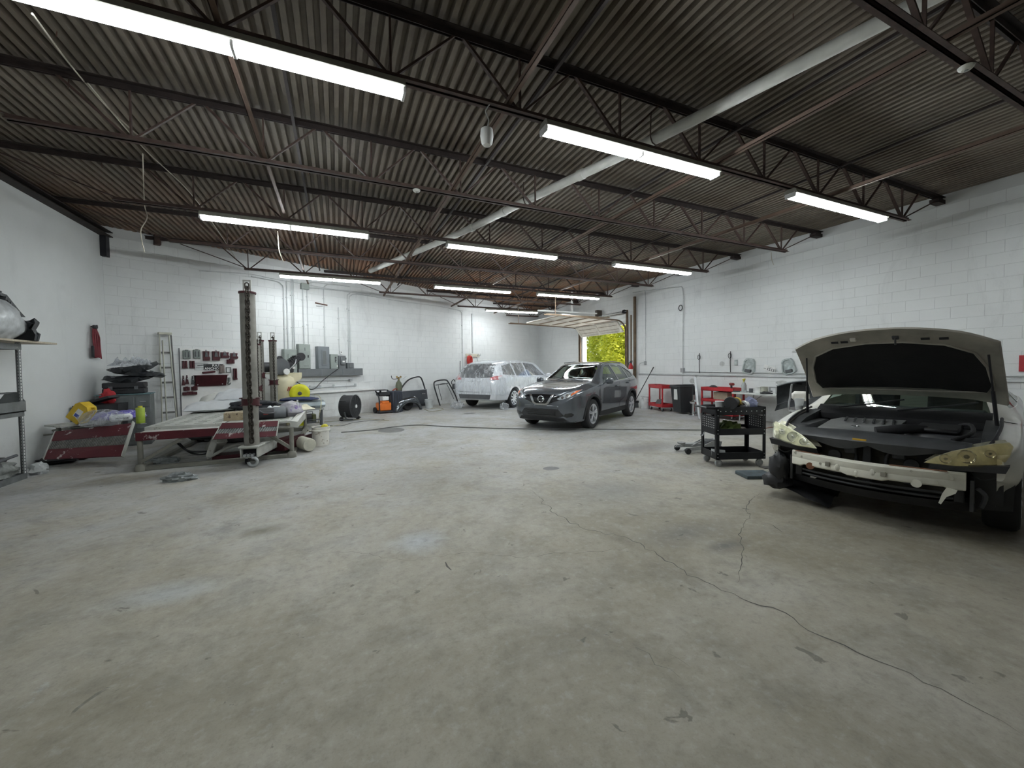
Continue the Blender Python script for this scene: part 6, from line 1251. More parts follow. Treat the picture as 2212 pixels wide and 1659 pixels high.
# grey bumper table right of the rack with yellow reel
TX = gy(645, 870, 11.1).x
bt = thing('parts_trolley', 'low trolley carrying a silver grey bumper beside the rack', 'trolley', (TX, 11.1, 0), .12)
for sx in (-.5, .5):
    for sy in (-.22, .22): MB().cyl((sx, sy, 0), (sx, sy, .46), .02, n=8).build('leg', m_dkgrey, bt)
MB().bb((-.55, -.26, .44), (.55, .26, .47), .004).build('top', m_grey, bt); MB().bar((-.5, -.22, .2), (.5, -.22, .2), .02, .02).build('stretcher', m_dkgrey, bt)
bp_ = thing('silver_bumper', 'silver grey bumper cover lying on the low trolley', 'car part', (TX, 11.07, .472), .12); mb = MB(); rows_ = []
for i in range(25):
    f = i / 24 * 2 - 1; c = .20 * f * f; rows_.append([(f * .58, -.26 + c, .02), (f * .60, -.30 + c, .08), (f * .59, -.26 + c, .16), (f * .56, -.1 + c * .8, .20), (f * .52, .12 + c * .5, .19), (f * .52, .12 + c * .5, .17), (f * .56, -.1 + c * .8, .18), (f * .57, -.24 + c, .15), (f * .58, -.27 + c, .08)])
mb.grid(rows_, True); mb.f += [tuple(range(9)), tuple(24 * 9 + k for k in range(9))]; mb.build('cover', M('bumper_silver', (.33, .38, .40), .3, .5, var=.1, coat=.5), bp_, 45); MB().bb((-.35, -.285, .03), (.35, -.24, .06), .004).build('lower_grille', m_blk, bp_)
o = tag(lump((0, 0, 0), (.42, .18, .06), 101, .3, 2.2, 26, 10, .5).build('blue_cloth', M('cloth_navy', (.03, .04, .10), .75, var=.3)), 'folded navy blue cloth lying on the silver bumper', 'cloth'); o.location = (TX, 11.1, .71)
hrl = thing('yellow_reel', 'bright yellow round hose reel standing behind the navy cloth', 'hose reel', (TX, 11.52, .60), radians(4)); m_reel = M('reel_yellow', (.72, .70, .02), .4, var=.08)
MB().lathe([(.0, -.06), (.05, -.065), (.10, -.062), (.15, -.07), (.20, -.065), (.235, -.04), (.24, 0), (.235, .04), (.2, .065), (0, .06)], (0, 0, .24), 36, 'y').build('drum', m_reel, hrl); MB().lathe([(0, -.085), (.045, -.08), (.05, -.06), (0, -.06)], (0, 0, .24), 18, 'y').build('hub', m_dkgrey, hrl); MB().bb((-.12, -.05, -.60), (.12, .05, .03), .005).build('stand', m_reel, hrl)
wb = thing('water_bottle', 'small clear water bottle on the rack right edge', 'bottle', tuple(gz(643, 888, RZ + .09))); MB().lathe([(0, 0), (.03, 0), (.032, .03), (.032, .12), (.014, .17), (.014, .19)], n=16).build('bottle', m_cup, wb); MB().cyl((0, 0, .188), (0, 0, .205), .015, n=12).build('cap', m_white, wb)
# hoses dropping from the trolley to the floor
hs = [gy(678, 852, 10.9), gy(690, 856, 10.7), gy(694, 870, 10.5), gy(690, 895, 10.3), gz(687, 913), gz(676, 922)]
tag(MB().tube(spline(hs, 6), .009, 6).build('air_hose', M('hose_beige', (.45, .43, .28), .5)), 'beige hose looping down beside the trolley to the floor', 'hose')
# boxes under the rack right end
for k, (x, y, lab) in enumerate([(-1.03, 7.95, 'left maroon steel channel lying under the rack'), (-.84, 7.92, 'right maroon steel channel lying under the rack')]):
    t = thing('steel_channel', lab, 'steel channel', (x, y, .07), radians(-25), 'maroon channels under the rack'); MB().bb((-.08, -.2, 0), (.08, .7, .012)).bb((-.08, -.2, 0), (-.068, .7, .15)).bb((.068, -.2, 0), (.08, .7, .15)).build('channel', m_maroon2, t, 0); MB().bb((-.07, -.202, .0), (.07, -.19, .15)).build('end_cap', m_maroon2, t, 0)
cn = thing('corrugated_roll', 'pale corrugated sheet roll lying at the rack right leg', 'sheet roll', (-.55, 7.95, .13), radians(24)); MB().lathe([(.105 + (.008 if k % 2 else 0), -.2 + .02 * k) for k in range(21)], (0, 0, 0), 24, 'y').build('roll', M('roll_cream', (.52, .51, .42), .7), cn)
for k, (u, v, s, lab) in enumerate([(385, 1040, (.17, .09, .07), 'grey crumpled plastic scrap on the floor in front of the rack'), (352, 1003, (.2, .12, .07), 'grey crumpled film under the rack beside its left leg')]):
    p = gz(u, v); o = tag(lump((0, 0, 0), s, 110 + k, .5, 2.6, 34, 18, .5).build('plastic_scrap', M('scrap_film', (.24, .26, .26), .35, var=.3)), lab, 'plastic scrap'); o.location = (p.x, p.y + .05, s[2] * .5)
for k, (x, y, s, m, lab) in enumerate([(-2.5, 10.0, (.3, .2, .12), m_dkgrey, 'dark part stored on the floor under the rack left side'), (-1.9, 9.6, (.35, .2, .07), m_rubber, 'flat black rubber part on the floor under the rack')]):
    o = tag(lump((0, 0, 0), s, 120 + k, .35, 2.4, 20, 10, .8).build('stored_part', m), lab, 'car part'); o.location = (x, y, s[2] * .8)

# ================================================================== along the back wall
def wthing(name, label, cat, s, z, off=.0, group=None):
    """a thing on the back wall: local x along the wall, -y into the room"""
    return thing(name, label, cat, bpt(s, z, off), BANG, group)
def wrect(u0, v0, u1, v1, off=0.0):
    s0, z1 = gb(u0, v0, off); s1, z0 = gb(u1, v1, off); return s0, s1, z0, z1
m_box = M('panel_grey_green', (.30, .335, .31), .45, .2, var=.08); m_box2 = M('panel_grey', (.20, .22, .235), .45, .2, var=.08); m_box3 = M('panel_dark', (.15, .16, .165), .5, .2, var=.1)
def epanel(lab, u0, v0, u1, v1, m, kind):
    s0, s1, z0, z1 = wrect(u0, v0, u1, v1, .16); w, h = s1 - s0, z1 - z0; t = wthing('electrical_panel', lab, 'electrical panel', (s0 + s1) / 2, z0, 0)
    MB().bb((-w / 2, -.15, 0), (w / 2, -.005, h), .006).build('cabinet', m, t); d = MB().bb((-w / 2 + .01, -.165, .012), (w / 2 - .01, -.15, h - .012), .004).build('door', m, t)
    if kind == 'plain': MB().bb((w * .22, -.175, h * .46), (w * .32, -.165, h * .56), .002).build('latch', m_blk, d); MB().bb((-w * .02, -.168, h * .74), (w * .04, -.165, h * .86), .001).build('label', m_dkgrey, d); MB().bb((w * -.1, -.168, h * .12), (w * .3, -.165, h * .135), .001).build('label', m_dkgrey, d)
    if kind == 'frame': MB().bb((-w * .2, -.178, h * .16), (w * .24, -.165, h * .84), .006).build('inner_door', m, d); MB().bb((-w * .14, -.182, h * .2), (w * .18, -.178, h * .80), .002).build('inner_panel', m_box3, d)
    if kind == 'switch': MB().bb((w * .05, -.18, h * .45), (w * .25, -.165, h * .82), .003).build('breaker_strip', m_blk, d); [MB().bb((w * .09, -.186, h * (.48 + .11 * k)), (w * .21, -.18, h * (.54 + .11 * k)), .001).build('breaker', m_grey, d) for k in range(3)]; MB().bb((w * .28, -.168, h * .14), (w * .4, -.165, h * .26), .001).build('label', m_white, d)
    if kind == 'disconnect': MB().bb((-w * .3, -.21, h * .3), (w * .35, -.165, h * .9), .015).build('cover', m, d); MB().bb((w * .5, -.15, h * .7), (w * .58, -.05, h * .86), .004).build('lever', m_blk, t); MB().bb((-w * .1, -.213, h * .5), (w * .2, -.21, h * .62), .001).build('label', m_white, d)
    if kind == 'small': MB().bb((-w * .22, -.185, h * .2), (w * .26, -.165, h * .8), .006).build('cover', m, d)
    return t
epanel('grey cabinet half hidden behind the air compressor', 613, 754, 643, 806, m_box, 'small')
epanel('tall pale grey-green electrical panel above the grey trough', 645, 743, 672, 797, m_box, 'plain'); epanel('blue-grey electrical panel with a framed inner door', 686, 748, 713, 797, m_box2, 'frame'); epanel('small pale breaker panel between the two larger boxes', 714, 765, 731, 797, m_box, 'switch'); epanel('dark grey disconnect switch with side lever', 731, 768, 748, 797, m_box3, 'disconnect'); epanel('smallest grey box at the right end of the trough', 750, 784, 765, 797, m_box3, 'small')
s0, s1, z0, z1 = wrect(645, 797, 784, 810, .18); tr = wthing('cable_trough', 'long dark grey cable trough under the electrical panels', 'cable trough', s0, z0); MB().bb((0, -.18, 0), (s1 - s0, -.005, z1 - z0 - .004), .005).build('trough', m_box3, tr); [MB().bb(((s1 - s0) * f - .006, -.186, 0), ((s1 - s0) * f + .006, -.18, z1 - z0 - .004)).build('seam', m_box2, tr) for f in (.33, .66)]
# conduits going up the wall
def conduit_v(lab, u, v0, v1, r=.016, bend=None, top=None):
    s, z1 = gb(u, v0, .03); _, z0 = gb(u, v1, .03); P = [(0, 0, 0), (0, 0, (z1 - z0) * .5), (0, 0, z1 - z0)]
    if bend: P = P[:-1] + [(0, 0, z1 - z0 - .2), (bend * .06, -.02, z1 - z0 - .06), (bend * .2, -.03, z1 - z0), (bend * .8, -.06, z1 - z0 + .02)]
    t = wthing('wall_conduit', lab, 'conduit', s, z0, .025, 'conduits on the back wall'); MB().tube(spline(P, 4), r, 8).build('pipe_run', m_conduit, t)
    for f in (.3, .75): MB().bb((-.03, .0, (z1 - z0) * f), (.03, .022, (z1 - z0) * f + .025)).build('strap', m_conduit, t)
for i, (u, v0, v1, b, r) in enumerate([(612, 610, 755, -1, .014), (619, 606, 755, 0, .018), (629, 600, 755, 0, .012), (633, 600, 755, 0, .016), (654, 618, 743, 0, .018), (663, 608, 743, 1, .012), (699, 612, 748, 1, .014), (731, 664, 765, 0, .012), (750, 630, 783, 1, .012), (754, 634, 783, 1, .012)]):
    conduit_v(['leftmost conduit rising from the hidden cabinet', 'second conduit from the left rising from the hidden cabinet', 'third conduit from the left rising from the hidden cabinet', 'fourth conduit from the left, closest to the tall panel', 'thick conduit rising from the tall pale panel', 'thin conduit rising from the tall pale panel', 'conduit rising from the blue-grey panel', 'short conduit ending above the breaker panel', 'left conduit of the pair above the smallest box', 'right conduit of the pair above the smallest box'][i], u, v0, v1, r, b)
s, z = gb(658, 620, .05); jb = wthing('junction_box', 'grey junction box high on the back wall with a run to the right', 'junction box', s, z); MB().bb((-.11, -.1, -.07), (.11, -.002, .1), .006).build('box', m_box, jb); sR, zR = gb(850, 640, .05); MB().tube([(.1, -.05, 0), ((sR - s) * .5, -.05, (zR - z) * .5 + .02), (sR - s, -.05, zR - z)], .018, 8).build('pipe_run', m_conduit, jb)
for (u, v0, v1, lab) in ((998, 672, 800, 'thin conduit on the back wall left of the masked minivan'), (1020, 678, 763, 'wide raceway on the back wall above the wooden hose board')):
    conduit_v(lab, u, v0, v1, .012 if u < 1000 else .03, -1 if u < 1000 else 0)
# rails and ledges below
s0, z0 = gb(650, 848, .04); s1, z1 = gb(768, 846, .04); lg = wthing('wall_ledge', 'long white ledge along the lower back wall', 'ledge', gb(640, 846, .05)[0], gb(700, 845, .05)[1] - .05); MB().bb((0, -.09, 0), (gb(808, 842)[0] - gb(640, 846)[0], -.004, .055), .006).build('ledge', m_white, lg); MB().bb((0, -.06, -.015), (gb(808, 842)[0] - gb(640, 846)[0], -.004, 0)).build('ledge_lip', m_conduit, lg)
s0, z0 = gb(655, 840, .05); s1, _ = gb(770, 838, .05); ar = wthing('air_manifold', 'grey air pipe manifold mounted above the white ledge', 'pipe', s0, gb(700, 837, .05)[1]); MB().tube([(0, -.05, 0), (s1 - s0, -.05, .01)], .016, 8).build('pipe_run', m_galv, ar)
for f in (.12, .3, .55, .98): MB().box(((s1 - s0) * f, -.05, .03), (.05, .05, .09), .006).build('valve', m_galv, ar)
MB().box(((s1 - s0) * .17, -.06, .02), (.4, .06, .06), .01).build('filter_body', m_galv, ar)
s0, z0 = gb(640, 824, .04); s1, z1 = gb(757, 821, .04); ap = wthing('air_pipe', 'thin pale pipe ending in a tap on the back wall', 'pipe', s0, z0); MB().tube([(0, -.03, 0), (s1 - s0, -.03, z1 - z0)], .013, 8).build('pipe_run', m_conduit, ap); MB().box((s1 - s0, -.05, z1 - z0), (.1, .07, .07), .01).build('tap', m_galv, ap)
s, z = gb(695, 657, .05); wbk = wthing('wall_bracket', 'small rusty bracket screwed high on the back wall', 'bracket', s, z); MB().bar((-.18, -.03, .02), (.18, -.03, -.01), .03, .03).build('arm', m_nail, wbk); MB().bar((-.16, -.05, -.07), (.02, -.05, -.05), .02, .02).build('stay', m_grey, wbk)
s, z = gb(737, 762, .03); wo = wthing('outlet_box', 'small white outlet on the back wall above the disconnect switch', 'outlet', s, z); MB().box((0, -.025, 0), (.08, .04, .09), .006).build('box', m_white, wo); MB().box((0, -.047, .015), (.03, .004, .03), .001).build('socket', m_dkgrey, wo)
# high wall run: conduit sagging along the top
P = [bpt(*gb(u, v, .05), .05) for u, v in ((430, 585), (540, 592), (600, 604), (760, 632), (860, 650), (950, 662), (1000, 672))]; tag(MB().tube(spline(P, 4), .010, 6).build('wall_cable', m_conduit), 'thin cable strung along the top of the back wall', 'cable')

# wooden board with red hose near the van
s, z = gb(1022, 768, .06); hb_ = wthing('hose_board', 'pale wooden board with hooks above the masked minivan', 'hose board', s, z); MB().bb((-.42, -.06, -.07), (.42, -.004, .07), .006).build('board', M('pale_wood', (.6, .56, .46), .7), hb_); [MB().tube(spline([(x, -.06, .02), (x, -.12, .0), (x, -.13, .08)], 4), .01, 6).build('hook', m_galv, hb_) for x in (-.25, .25, .4)]; MB().bar((.22, -.07, -.06), (.34, -.07, -.38), .02, .02).build('hanging_arm', m_galv, hb_)
s2, z2 = gb(1013, 778, .12); rh = wthing('red_hose', 'coil of red hose hanging on the wooden board', 'hose', s2, z2)
for k in range(4): MB().tube([(.09 * cos(a) + .02 * k - .03, -.13 - .025 * k, .18 * sin(a) - .02 * (k % 2)) for a in [2 * pi * i / 20 for i in range(20)]], .022, 7, closed=True).build('hose_loop', M('hose_bright_red', (.52, .04, .03), .5), rh)
s3, z3 = gb(995, 810, .05); tag(MB().tube([bpt(gb(992, 780)[0], gb(992, 780)[1], .05), bpt(gb(992, 806)[0], gb(992, 806)[1], .05)], .014, 6).build('wall_rod', m_blk), 'short black rod on the back wall left of the minivan', 'rod')

# ladder
sL, zL = gb(354, 712, .18); ld = wthing('folding_ladder', 'pale folded stepladder leaning on the back wall', 'ladder', sL + .02, 0, .0); ld.scale = (.66, 1, 1); m_lad = M('ladder_pale', (.50, .50, .42), .6, var=.15); m_ladd = M('ladder_step_dark', (.17, .17, .16), .6)
for (xa, xb, off) in ((-.20, -.13, .30), (.20, .11, .30), (-.12, -.06, .46), (.26, .17, .20)): MB().bar((xa, -off, 0.01), (xb, -.12, 2.26 if off < .4 else 2.14), .05, .028, .003).build('rail', m_lad if off != .2 else m_ladd, ld)
MB().box((-.0, -.14, 2.29), (.34, .14, .05), .006).build('top_cap', m_lad, ld)
for k in range(6): f = (k + .6) / 6.6; MB().bb((-.18 + .06 * f, -.27 + .15 * f, 2.2 * f - .02), (.18 - .07 * f, -.19 + .1 * f, 2.2 * f + .02), .003).build('step', m_ladd, ld)

# tool board
s0, s1, z0, z1 = wrect(388, 752, 521, 905, .04); z0 = max(z0, .35); bw, bh = s1 - s0 + .25, z1 - z0
tbd = wthing('tool_board', 'white wall board hung with maroon frame clamps', 'tool board', s0, z0); MB().bb((0, -.03, 0), (bw, -.004, bh), .003).build('backboard', m_white, tbd); MB().bb((-.012, -.034, 0), (0, -.004, bh)).build('edge_strip', m_dkgrey, tbd)
def onb(u, v): s, z = gb(u, v, .06); return s, z
m_clamp = M('clamp_maroon', (.065, .010, .015), .5, .2, var=.25, chips=(.32, .24, .24), chipthr=.7); m_clampg = M('clamp_grey', (.20, .225, .21), .5, .4, var=.25)
def clamp(u, v, w, h, kind, m, lab):
    s, z = onb(u, v); t = wthing('frame_clamp', lab, 'clamp', s, z, .032, 'clamps on the tool board'); t.scale = (.8, 1, .86)
    if kind == 'box': MB().bb((-w / 2, -.06, -h / 2), (w / 2, 0, h / 2), .008).build('body', m, t); [MB().bb((x - w * .08, -.075, -h * .3), (x + w * .08, -.058, h * .3), .003).build('slot_bar', m_dkgrey if m is m_clampg else m, t) for x in (-w * .22, w * .22)]; MB().box((0, -.05, h * .5), (w * .4, .05, .03), .004).build('eye', m, t)
    if kind == 'jaw': MB().prism([(-w / 2, -h / 2), (w / 2, -h / 2), (w * .6, -h * .2), (w * .42, 0), (w / 2, h / 2), (-w / 2, h / 2)], 'y', -.07, 0).build('body', m, t); MB().prism([(-w * .3, -h * .1), (w * .25, -h * .1), (w * .1, h * .4), (-w * .2, h * .4)], 'y', -.09, -.068).build('jaw_plate', m_dkgrey, t); MB().tube([(.02 * cos(a), -.05, h * .55 + .025 * sin(a)) for a in [2 * pi * k / 10 for k in range(10)]], .006, 5, closed=True).build('ring', m_dkgrey, t)
    if kind == 'pair': [MB().bb((x - w * .2, -.05, -h / 2), (x + w * .2, 0, h / 2), .004).build('plate', m, t) for x in (-w * .26, w * .26)]; MB().bb((-w / 2, -.06, -h * .6), (w / 2, 0, -h * .46), .003).build('foot', m, t)
    if kind == 'pin': MB().prism([(-w * .5, -h / 2), (w * .5, -h / 2), (w * .12, h * .3), (w * .1, h / 2), (-w * .1, h / 2), (-w * .12, h * .3)], 'y', -.05, 0).build('body', m, t); MB().cyl((0, -.05, h * .1), (0, -.08, h * .1), w * .2, n=10).build('bolt', m_galv, t)
    if kind == 'ring': MB().tube([(-w / 2, -.02, -h / 2), (w / 2, -.02, -h / 2), (w / 2, -.02, h / 2), (-w / 2, -.02, h / 2)], .014, 6, closed=True).build('frame', m, t)
    if kind == 'hook': MB().tube(spline([(0, -.03, h / 2), (0, -.03, 0), (-w * .3, -.03, -h * .35), (0, -.03, -h * .5), (w * .35, -.03, -h * .3)], 4), .018, 7).build('hook', m, t); MB().bb((-w * .3, -.05, 0), (w * .3, 0, h * .5), .006).build('shank', m, t)
    return t
clamp(403, 766, .17, .23, 'box', m_clampg, 'grey box clamp at the top left of the tool board'); clamp(425, 765, .16, .24, 'box', m_clampg, 'grey box clamp second from the left in the top row'); clamp(445, 769, .15, .26, 'jaw', m_clamp, 'maroon jaw clamp third in the top row'); clamp(466, 769, .17, .26, 'jaw', m_clamp, 'maroon jaw clamp fourth in the top row'); clamp(485, 767, .2, .16, 'jaw', m_clamp, 'maroon jaw clamp fifth in the top row'); clamp(505, 769, .18, .16, 'jaw', m_clamp, 'maroon jaw clamp sixth in the top row'); clamp(498, 781, .2, .12, 'box', m_clamp, 'small maroon clamp under the fifth and sixth'); 
clamp(399, 787, .12, .18, 'pair', m_clamp, 'left pair of maroon plates in the second row'); clamp(415, 787, .12, .18, 'pair', m_clamp, 'right pair of maroon plates in the second row'); clamp(479, 797, .13, .22, 'box', M('clamp_taupe', (.22, .18, .16), .5), 'taupe clamp hanging over the black sign'); clamp(494, 799, .12, .14, 'ring', m_clampg, 'grey rectangular ring on the tool board'); clamp(508, 807, .10, .30, 'pair', m_clamp, 'long maroon pair beside the near tower'); clamp(495, 823, .10, .2, 'hook', m_clampg, 'grey hook with shank on the tool board')
clamp(396, 822, .07, .26, 'pin', m_clamp, 'left dark spike clamp in the third row'); clamp(404, 820, .08, .24, 'pin', m_clamp, 'middle dark spike clamp in the third row'); clamp(416, 821, .08, .22, 'pin', m_dkgrey, 'right dark spike clamp in the third row'); clamp(403, 840, .14, .1, 'box', m_clamp, 'left maroon block in the bottom row'); clamp(420, 839, .14, .1, 'box', m_clamp, 'right maroon block in the bottom row'); clamp(410, 850, .34, .08, 'box', m_clamp, 'wide maroon block under the bottom row')
s, z = onb(456, 822); wsf = wthing('tool_pocket', 'wide maroon sheet metal pocket on the tool board', 'tool pocket', s, z, .032); MB().prism([(-.16, .12), (0, .12), (0, -.13), (-.04, -.13)], 'x', -.32, .30).build('pocket', m_clamp, wsf); MB().bb((-.34, -.17, .12), (.32, 0, .135), .002).build('rim', m_clamp, wsf); [MB().cyl((x, -.055, -.09), (x, -.065, -.09), .012, n=8).build('rivet', m_galv, wsf) for x in (-.27, .22)]
s, z = onb(449, 804); o = wthing('pocket_tool', 'dark tool lying on the maroon pocket', 'hand tool', s, z, .1); MB().box((0, -.03, 0), (.26, .05, .05), .012, Matrix.Rotation(-.1, 3, 'Y')).build('tool', m_clamp, o)
s, z = onb(462, 793); sg = wthing('black_sign', 'black sign with white capital letters on the tool board', 'sign', s, z, .031); MB().bb((-.20, -.012, -.075), (.20, 0, .075), .002).build('plate', m_blk, sg)
for txt, dx, dz, sz in (('P.A.S.', .055, .035, .072), ('ANCHOR', -.015, -.037, .078)): o = obj('sign_lettering', text_mesh(txt, sz, bold=.0022), m_white, sg); o.rotation_euler = (pi / 2, 0, 0); o.location = (dx, -.014, dz)
s, z = onb(436, 792); sg2 = wthing('white_sign', 'white sign with thin black rules on the tool board', 'sign', s, z, .031); MB().bb((-.13, -.01, -.085), (.13, 0, .085), .002).build('plate', M('sign_white', (.58, .60, .59), .4), sg2); MB().bb((-.11, -.0115, -.028), (.11, -.01, -.018)).build('rule', m_dkgrey, sg2); MB().bar((-.08, -.0115, .025), (.09, -.0115, .04), .002, .018, 0).build('logo_bar', m_dkgrey, sg2); MB().bb((-.135, -.012, .083), (.135, 0, .09)).build('frame_top', m_dkgrey, sg2)

# compressor
cmp_ = thing('air_compressor', 'cream upright air compressor with black pump, behind the rear towers', 'compressor', bpt(3.18, 0, .55), BANG); m_ctank = M('tank_cream', (.62, .57, .40), .4, var=.1)
MB().lathe([(0, .10), (.20, .12), (.27, .18), (.29, .26), (.29, 1.14), (.27, 1.24), (.19, 1.31), (0, 1.34)], n=30).build('tank', m_ctank, cmp_); [MB().bar((.2 * cos(a), .2 * sin(a), 0), (.22 * cos(a), .22 * sin(a), .2), .06, .05, .004).build('foot', m_ctank, cmp_) for a in (.5, 2.6, 4.7)]
MB().bb((-.36, -.2, 1.34), (.40, .2, 1.37), .006).prism([(-.1, 1.34), (.4, 1.34), (.38, 1.2), (.2, 1.1)], 'y', -.2, -.19).build('top_plate', m_ctank, cmp_)
MB().box((.1, 0, 1.50), (.26, .28, .26), .03).build('crankcase', m_blk, cmp_); hd = MB()
hd.bar((.12, 0, 1.55), (.40, -.02, 1.80), .16, .15, .02); hd.bar((.05, 0, 1.58), (-.12, 0, 1.78), .16, .15, .02); hd.build('cylinder_heads', m_blk, cmp_)
for k in range(4): f = .35 + .14 * k; MB().bar((.12 + .28 * f - .005, -.0, 1.55 + .25 * f + .0), (.12 + .28 * f + .012, 0, 1.55 + .25 * f + .012), .2, .19, 0).build('cooling_fin', m_blk, cmp_)
MB().lathe([(0, -.05), (.10, -.05), (.11, -.03), (.11, .03), (.1, .05), (0, .05)], (.46, -.03, 1.80), 20, 'y').build('intake_filter', m_blk, cmp_); MB().lathe([(0, -.02), (.2, -.02), (.215, 0), (.2, .02), (.17, .02), (.16, .005), (0, .005)], (-.12, -.2, 1.53), 28, 'y').build('flywheel', m_dkgrey, cmp_); MB().cyl((-.45, .1, 1.52), (-.20, .1, 1.52), .13, n=18).build('motor', m_blk, cmp_); MB().lathe([(0, -.03), (.07, -.03), (.08, -.02), (.08, 0), (0, 0)], (-.02, -.25, 1.40), 20, 'y').build('gauge', m_white, cmp_); MB().tube(spline([(.3, -.1, 1.72), (.2, -.24, 1.6), (.05, -.25, 1.45), (.0, -.2, 1.36)], 5), .014, 6).build('discharge_pipe', m_galv, cmp_)
MB().box((.22, -.146, 1.50), (.07, .006, .05), .002).build('maker_label', m_white, cmp_); o = obj('tank_lettering', text_mesh('IR', .15, shear=.3, bold=.004), M('letter_red', (.35, .05, .03), .5), cmp_); o.rotation_euler = (pi / 2, 0, 0); o.location = (.02, -.300, .95); MB().bb((.12, -.285, .93), (.24, -.266, .955)).build('lettering_bar', M('letter_brown', (.25, .2, .12), .5), cmp_)
tag(MB().tube(spline([bpt(3.3, 1.3, .5), bpt(3.6, 1.0, .8), bpt(3.75, .92, 1.0), bpt(4.3, 1.15, .5), bpt(4.9, 1.45, .2)], 6), .012, 6).build('power_cable', m_blk), 'black cable running from the compressor up to the blue-grey panel', 'cable')

# drum fan
fp_ = gz(757, 909); fan = thing('drum_fan', 'large black drum fan on wheels before the back wall', 'fan', (fp_.x, fp_.y + .1, 0), radians(60))
R_ = .31; MB().lathe([(R_ - .012, -.17), (R_, -.175), (R_ + .012, -.165), (R_, -.15), (R_, .15), (R_ + .012, .165), (R_, .175), (R_ - .012, .17), (R_ - .012, -.17)], (0, 0, .40), 40, 'y').build('drum', m_blk, fan)
gm = MB()
for k in range(9): gm.tube([((.05 + .035 * k) * cos(a), -.172 - .012 * (1 - k / 9), .40 + (.05 + .035 * k) * sin(a)) for a in [2 * pi * i / 32 for i in range(32)]], .0035, 4, closed=True)
for k in range(12): a = 2 * pi * k / 12; gm.tube([(.04 * cos(a), -.185, .4 + .04 * sin(a)), ((R_ - .01) * cos(a), -.172, .4 + (R_ - .01) * sin(a))], .0035, 4)
gm.build('front_grille', m_dkgrey, fan); MB().lathe([(0, -.19), (.05, -.19), (.05, -.17), (0, -.17)], (0, 0, .4), 20, 'y').build('centre_badge', m_white, fan); MB().lathe([(0, -.08), (.06, -.08), (.07, .05), (0, .05)], (0, 0, .4), 16, 'y').build('motor_hub', m_dkgrey, fan)
for k in range(3):
    a = 2 * pi * k / 3 + .4; mb = MB(); mb.grid([[(r * cos(a + d), -.06 + .12 * q, .40 + r * sin(a + d)) for q, d in ((0, -.42), (.5, 0), (1, .42))] for r in (.07, .18, .31)]); mb.build('fan_blade', M('blade_grey', (.16, .165, .17), .4, .4), fan)
for s in (-1, 1):
    MB().lathe([(0, -.02), (.055, -.02), (.06, 0), (.055, .02), (0, .02)], (s * .2, .15 if s < 0 else -.12, .06), 16, 'x').build('wheel', m_rubber, fan); MB().bar((s * .22, -.2, .06), (s * .22, .2, .06), .03, .03, .003).build('skid', m_dkgrey, fan); MB().bar((s * .22, 0, .06), (s * .3, 0, .26), .03, .03).build('bracket', m_dkgrey, fan)
MB().tube([(-.36, -.08, .55), (-.40, -.08, .58), (-.40, .08, .58), (-.36, .08, .55)], .012, 6).build('carry_handle', m_blk, fan)

# bucket, charger cart, cylinder, door, fender, frames
bp2 = gz(693, 964); bucket('bucket', (bp2.x, bp2.y + .14, 0), 'stained white pail with tools, on the floor right of the rack', .36, .155, m_pail, M('pail_dark', (.1, .1, .09), .8))
o = tag(lump((0, 0, 0), (.07, .05, .05), 130, .3, 2, 14, 8, .8).build('yellow_sponge', m_yel), 'yellow sponge sitting in the stained pail', 'sponge'); o.location = (bp2.x + .07, bp2.y + .15, .35)
pmp = thing('small_pump', 'small black and green pump on the floor behind the rack', 'pump', (gz(663, 915).x, gz(663, 915).y + .1, 0), .3); MB().cyl((-.14, 0, .15), (.1, 0, .15), .10, n=16).build('motor', m_blk, pmp); MB().box((.16, 0, .14), (.1, .2, .2), .02).build('housing', M('pump_olive', (.10, .11, .05), .6), pmp); MB().bb((-.16, -.12, 0), (.2, .12, .05), .005).build('base', m_dkgrey, pmp); MB().tube([(-.1, 0, .24), (-.1, 0, .30), (.14, 0, .30), (.14, 0, .24)], .012, 6).build('handle', m_dkgrey, pmp)
oc = thing('welder_cart', 'orange and black machine cart by the back wall', 'machine cart', (gz(830, 893).x, gz(830, 893).y + .15, 0), BANG - .2); m_or = M('machine_orange', (.68, .16, .02), .45, var=.1)
MB().bb((-.20, -.18, .08), (.20, .18, .34), .03).build('orange_housing', m_or, oc); MB().bb((-.12, -.185, .30), (.12, .12, .40), .02).build('front_panel', m_or, oc); MB().bb((-.22, -.22, .03), (.22, .22, .085), .01).build('chassis', m_blk, oc)
for s in (-1, 1): MB().tube(spline([(s * .19, -.14, .08), (s * .2, -.12, .5), (s * .22, .02, .68), (s * .2, .14, .70)], 5), .025, 8).build('frame_post', m_blk, oc); MB().lathe([(0, -.03), (.09, -.03), (.1, 0), (.09, .03), (0, .03)], (s * .24, .12, .1), 18, 'x').build('wheel', m_rubber, oc)
MB().bb((-.2, -.14, .56), (.2, .14, .68), .03).build('control_head', m_blk, oc); MB().bb((-.28, -.2, .74), (.08, .1, .765), .004).build('tilted_lid', m_blk, oc); MB().bar((-.1, 0, .66), (-.1, 0, .75), .05, .05).build('lid_post', m_blk, oc); MB().bb((-.1, -.19, .42), (.1, -.12, .54), .01).build('handle_gap', m_white, oc)
bxk = thing('black_machine_case', 'tall dark blue-black case standing beside the orange cart', 'case', (gz(852, 892).x + .05, gz(852, 892).y + .3, 0), BANG); MB().bb((-.2, -.2, 0), (.2, .2, .70), .03).build('case', M('case_navy', (.03, .035, .05), .5), bxk); [MB().bb((-.15 + .1 * k, -.205, .1), (-.13 + .1 * k, -.2, .6)).build('rib', m_blk, bxk) for k in range(4)]
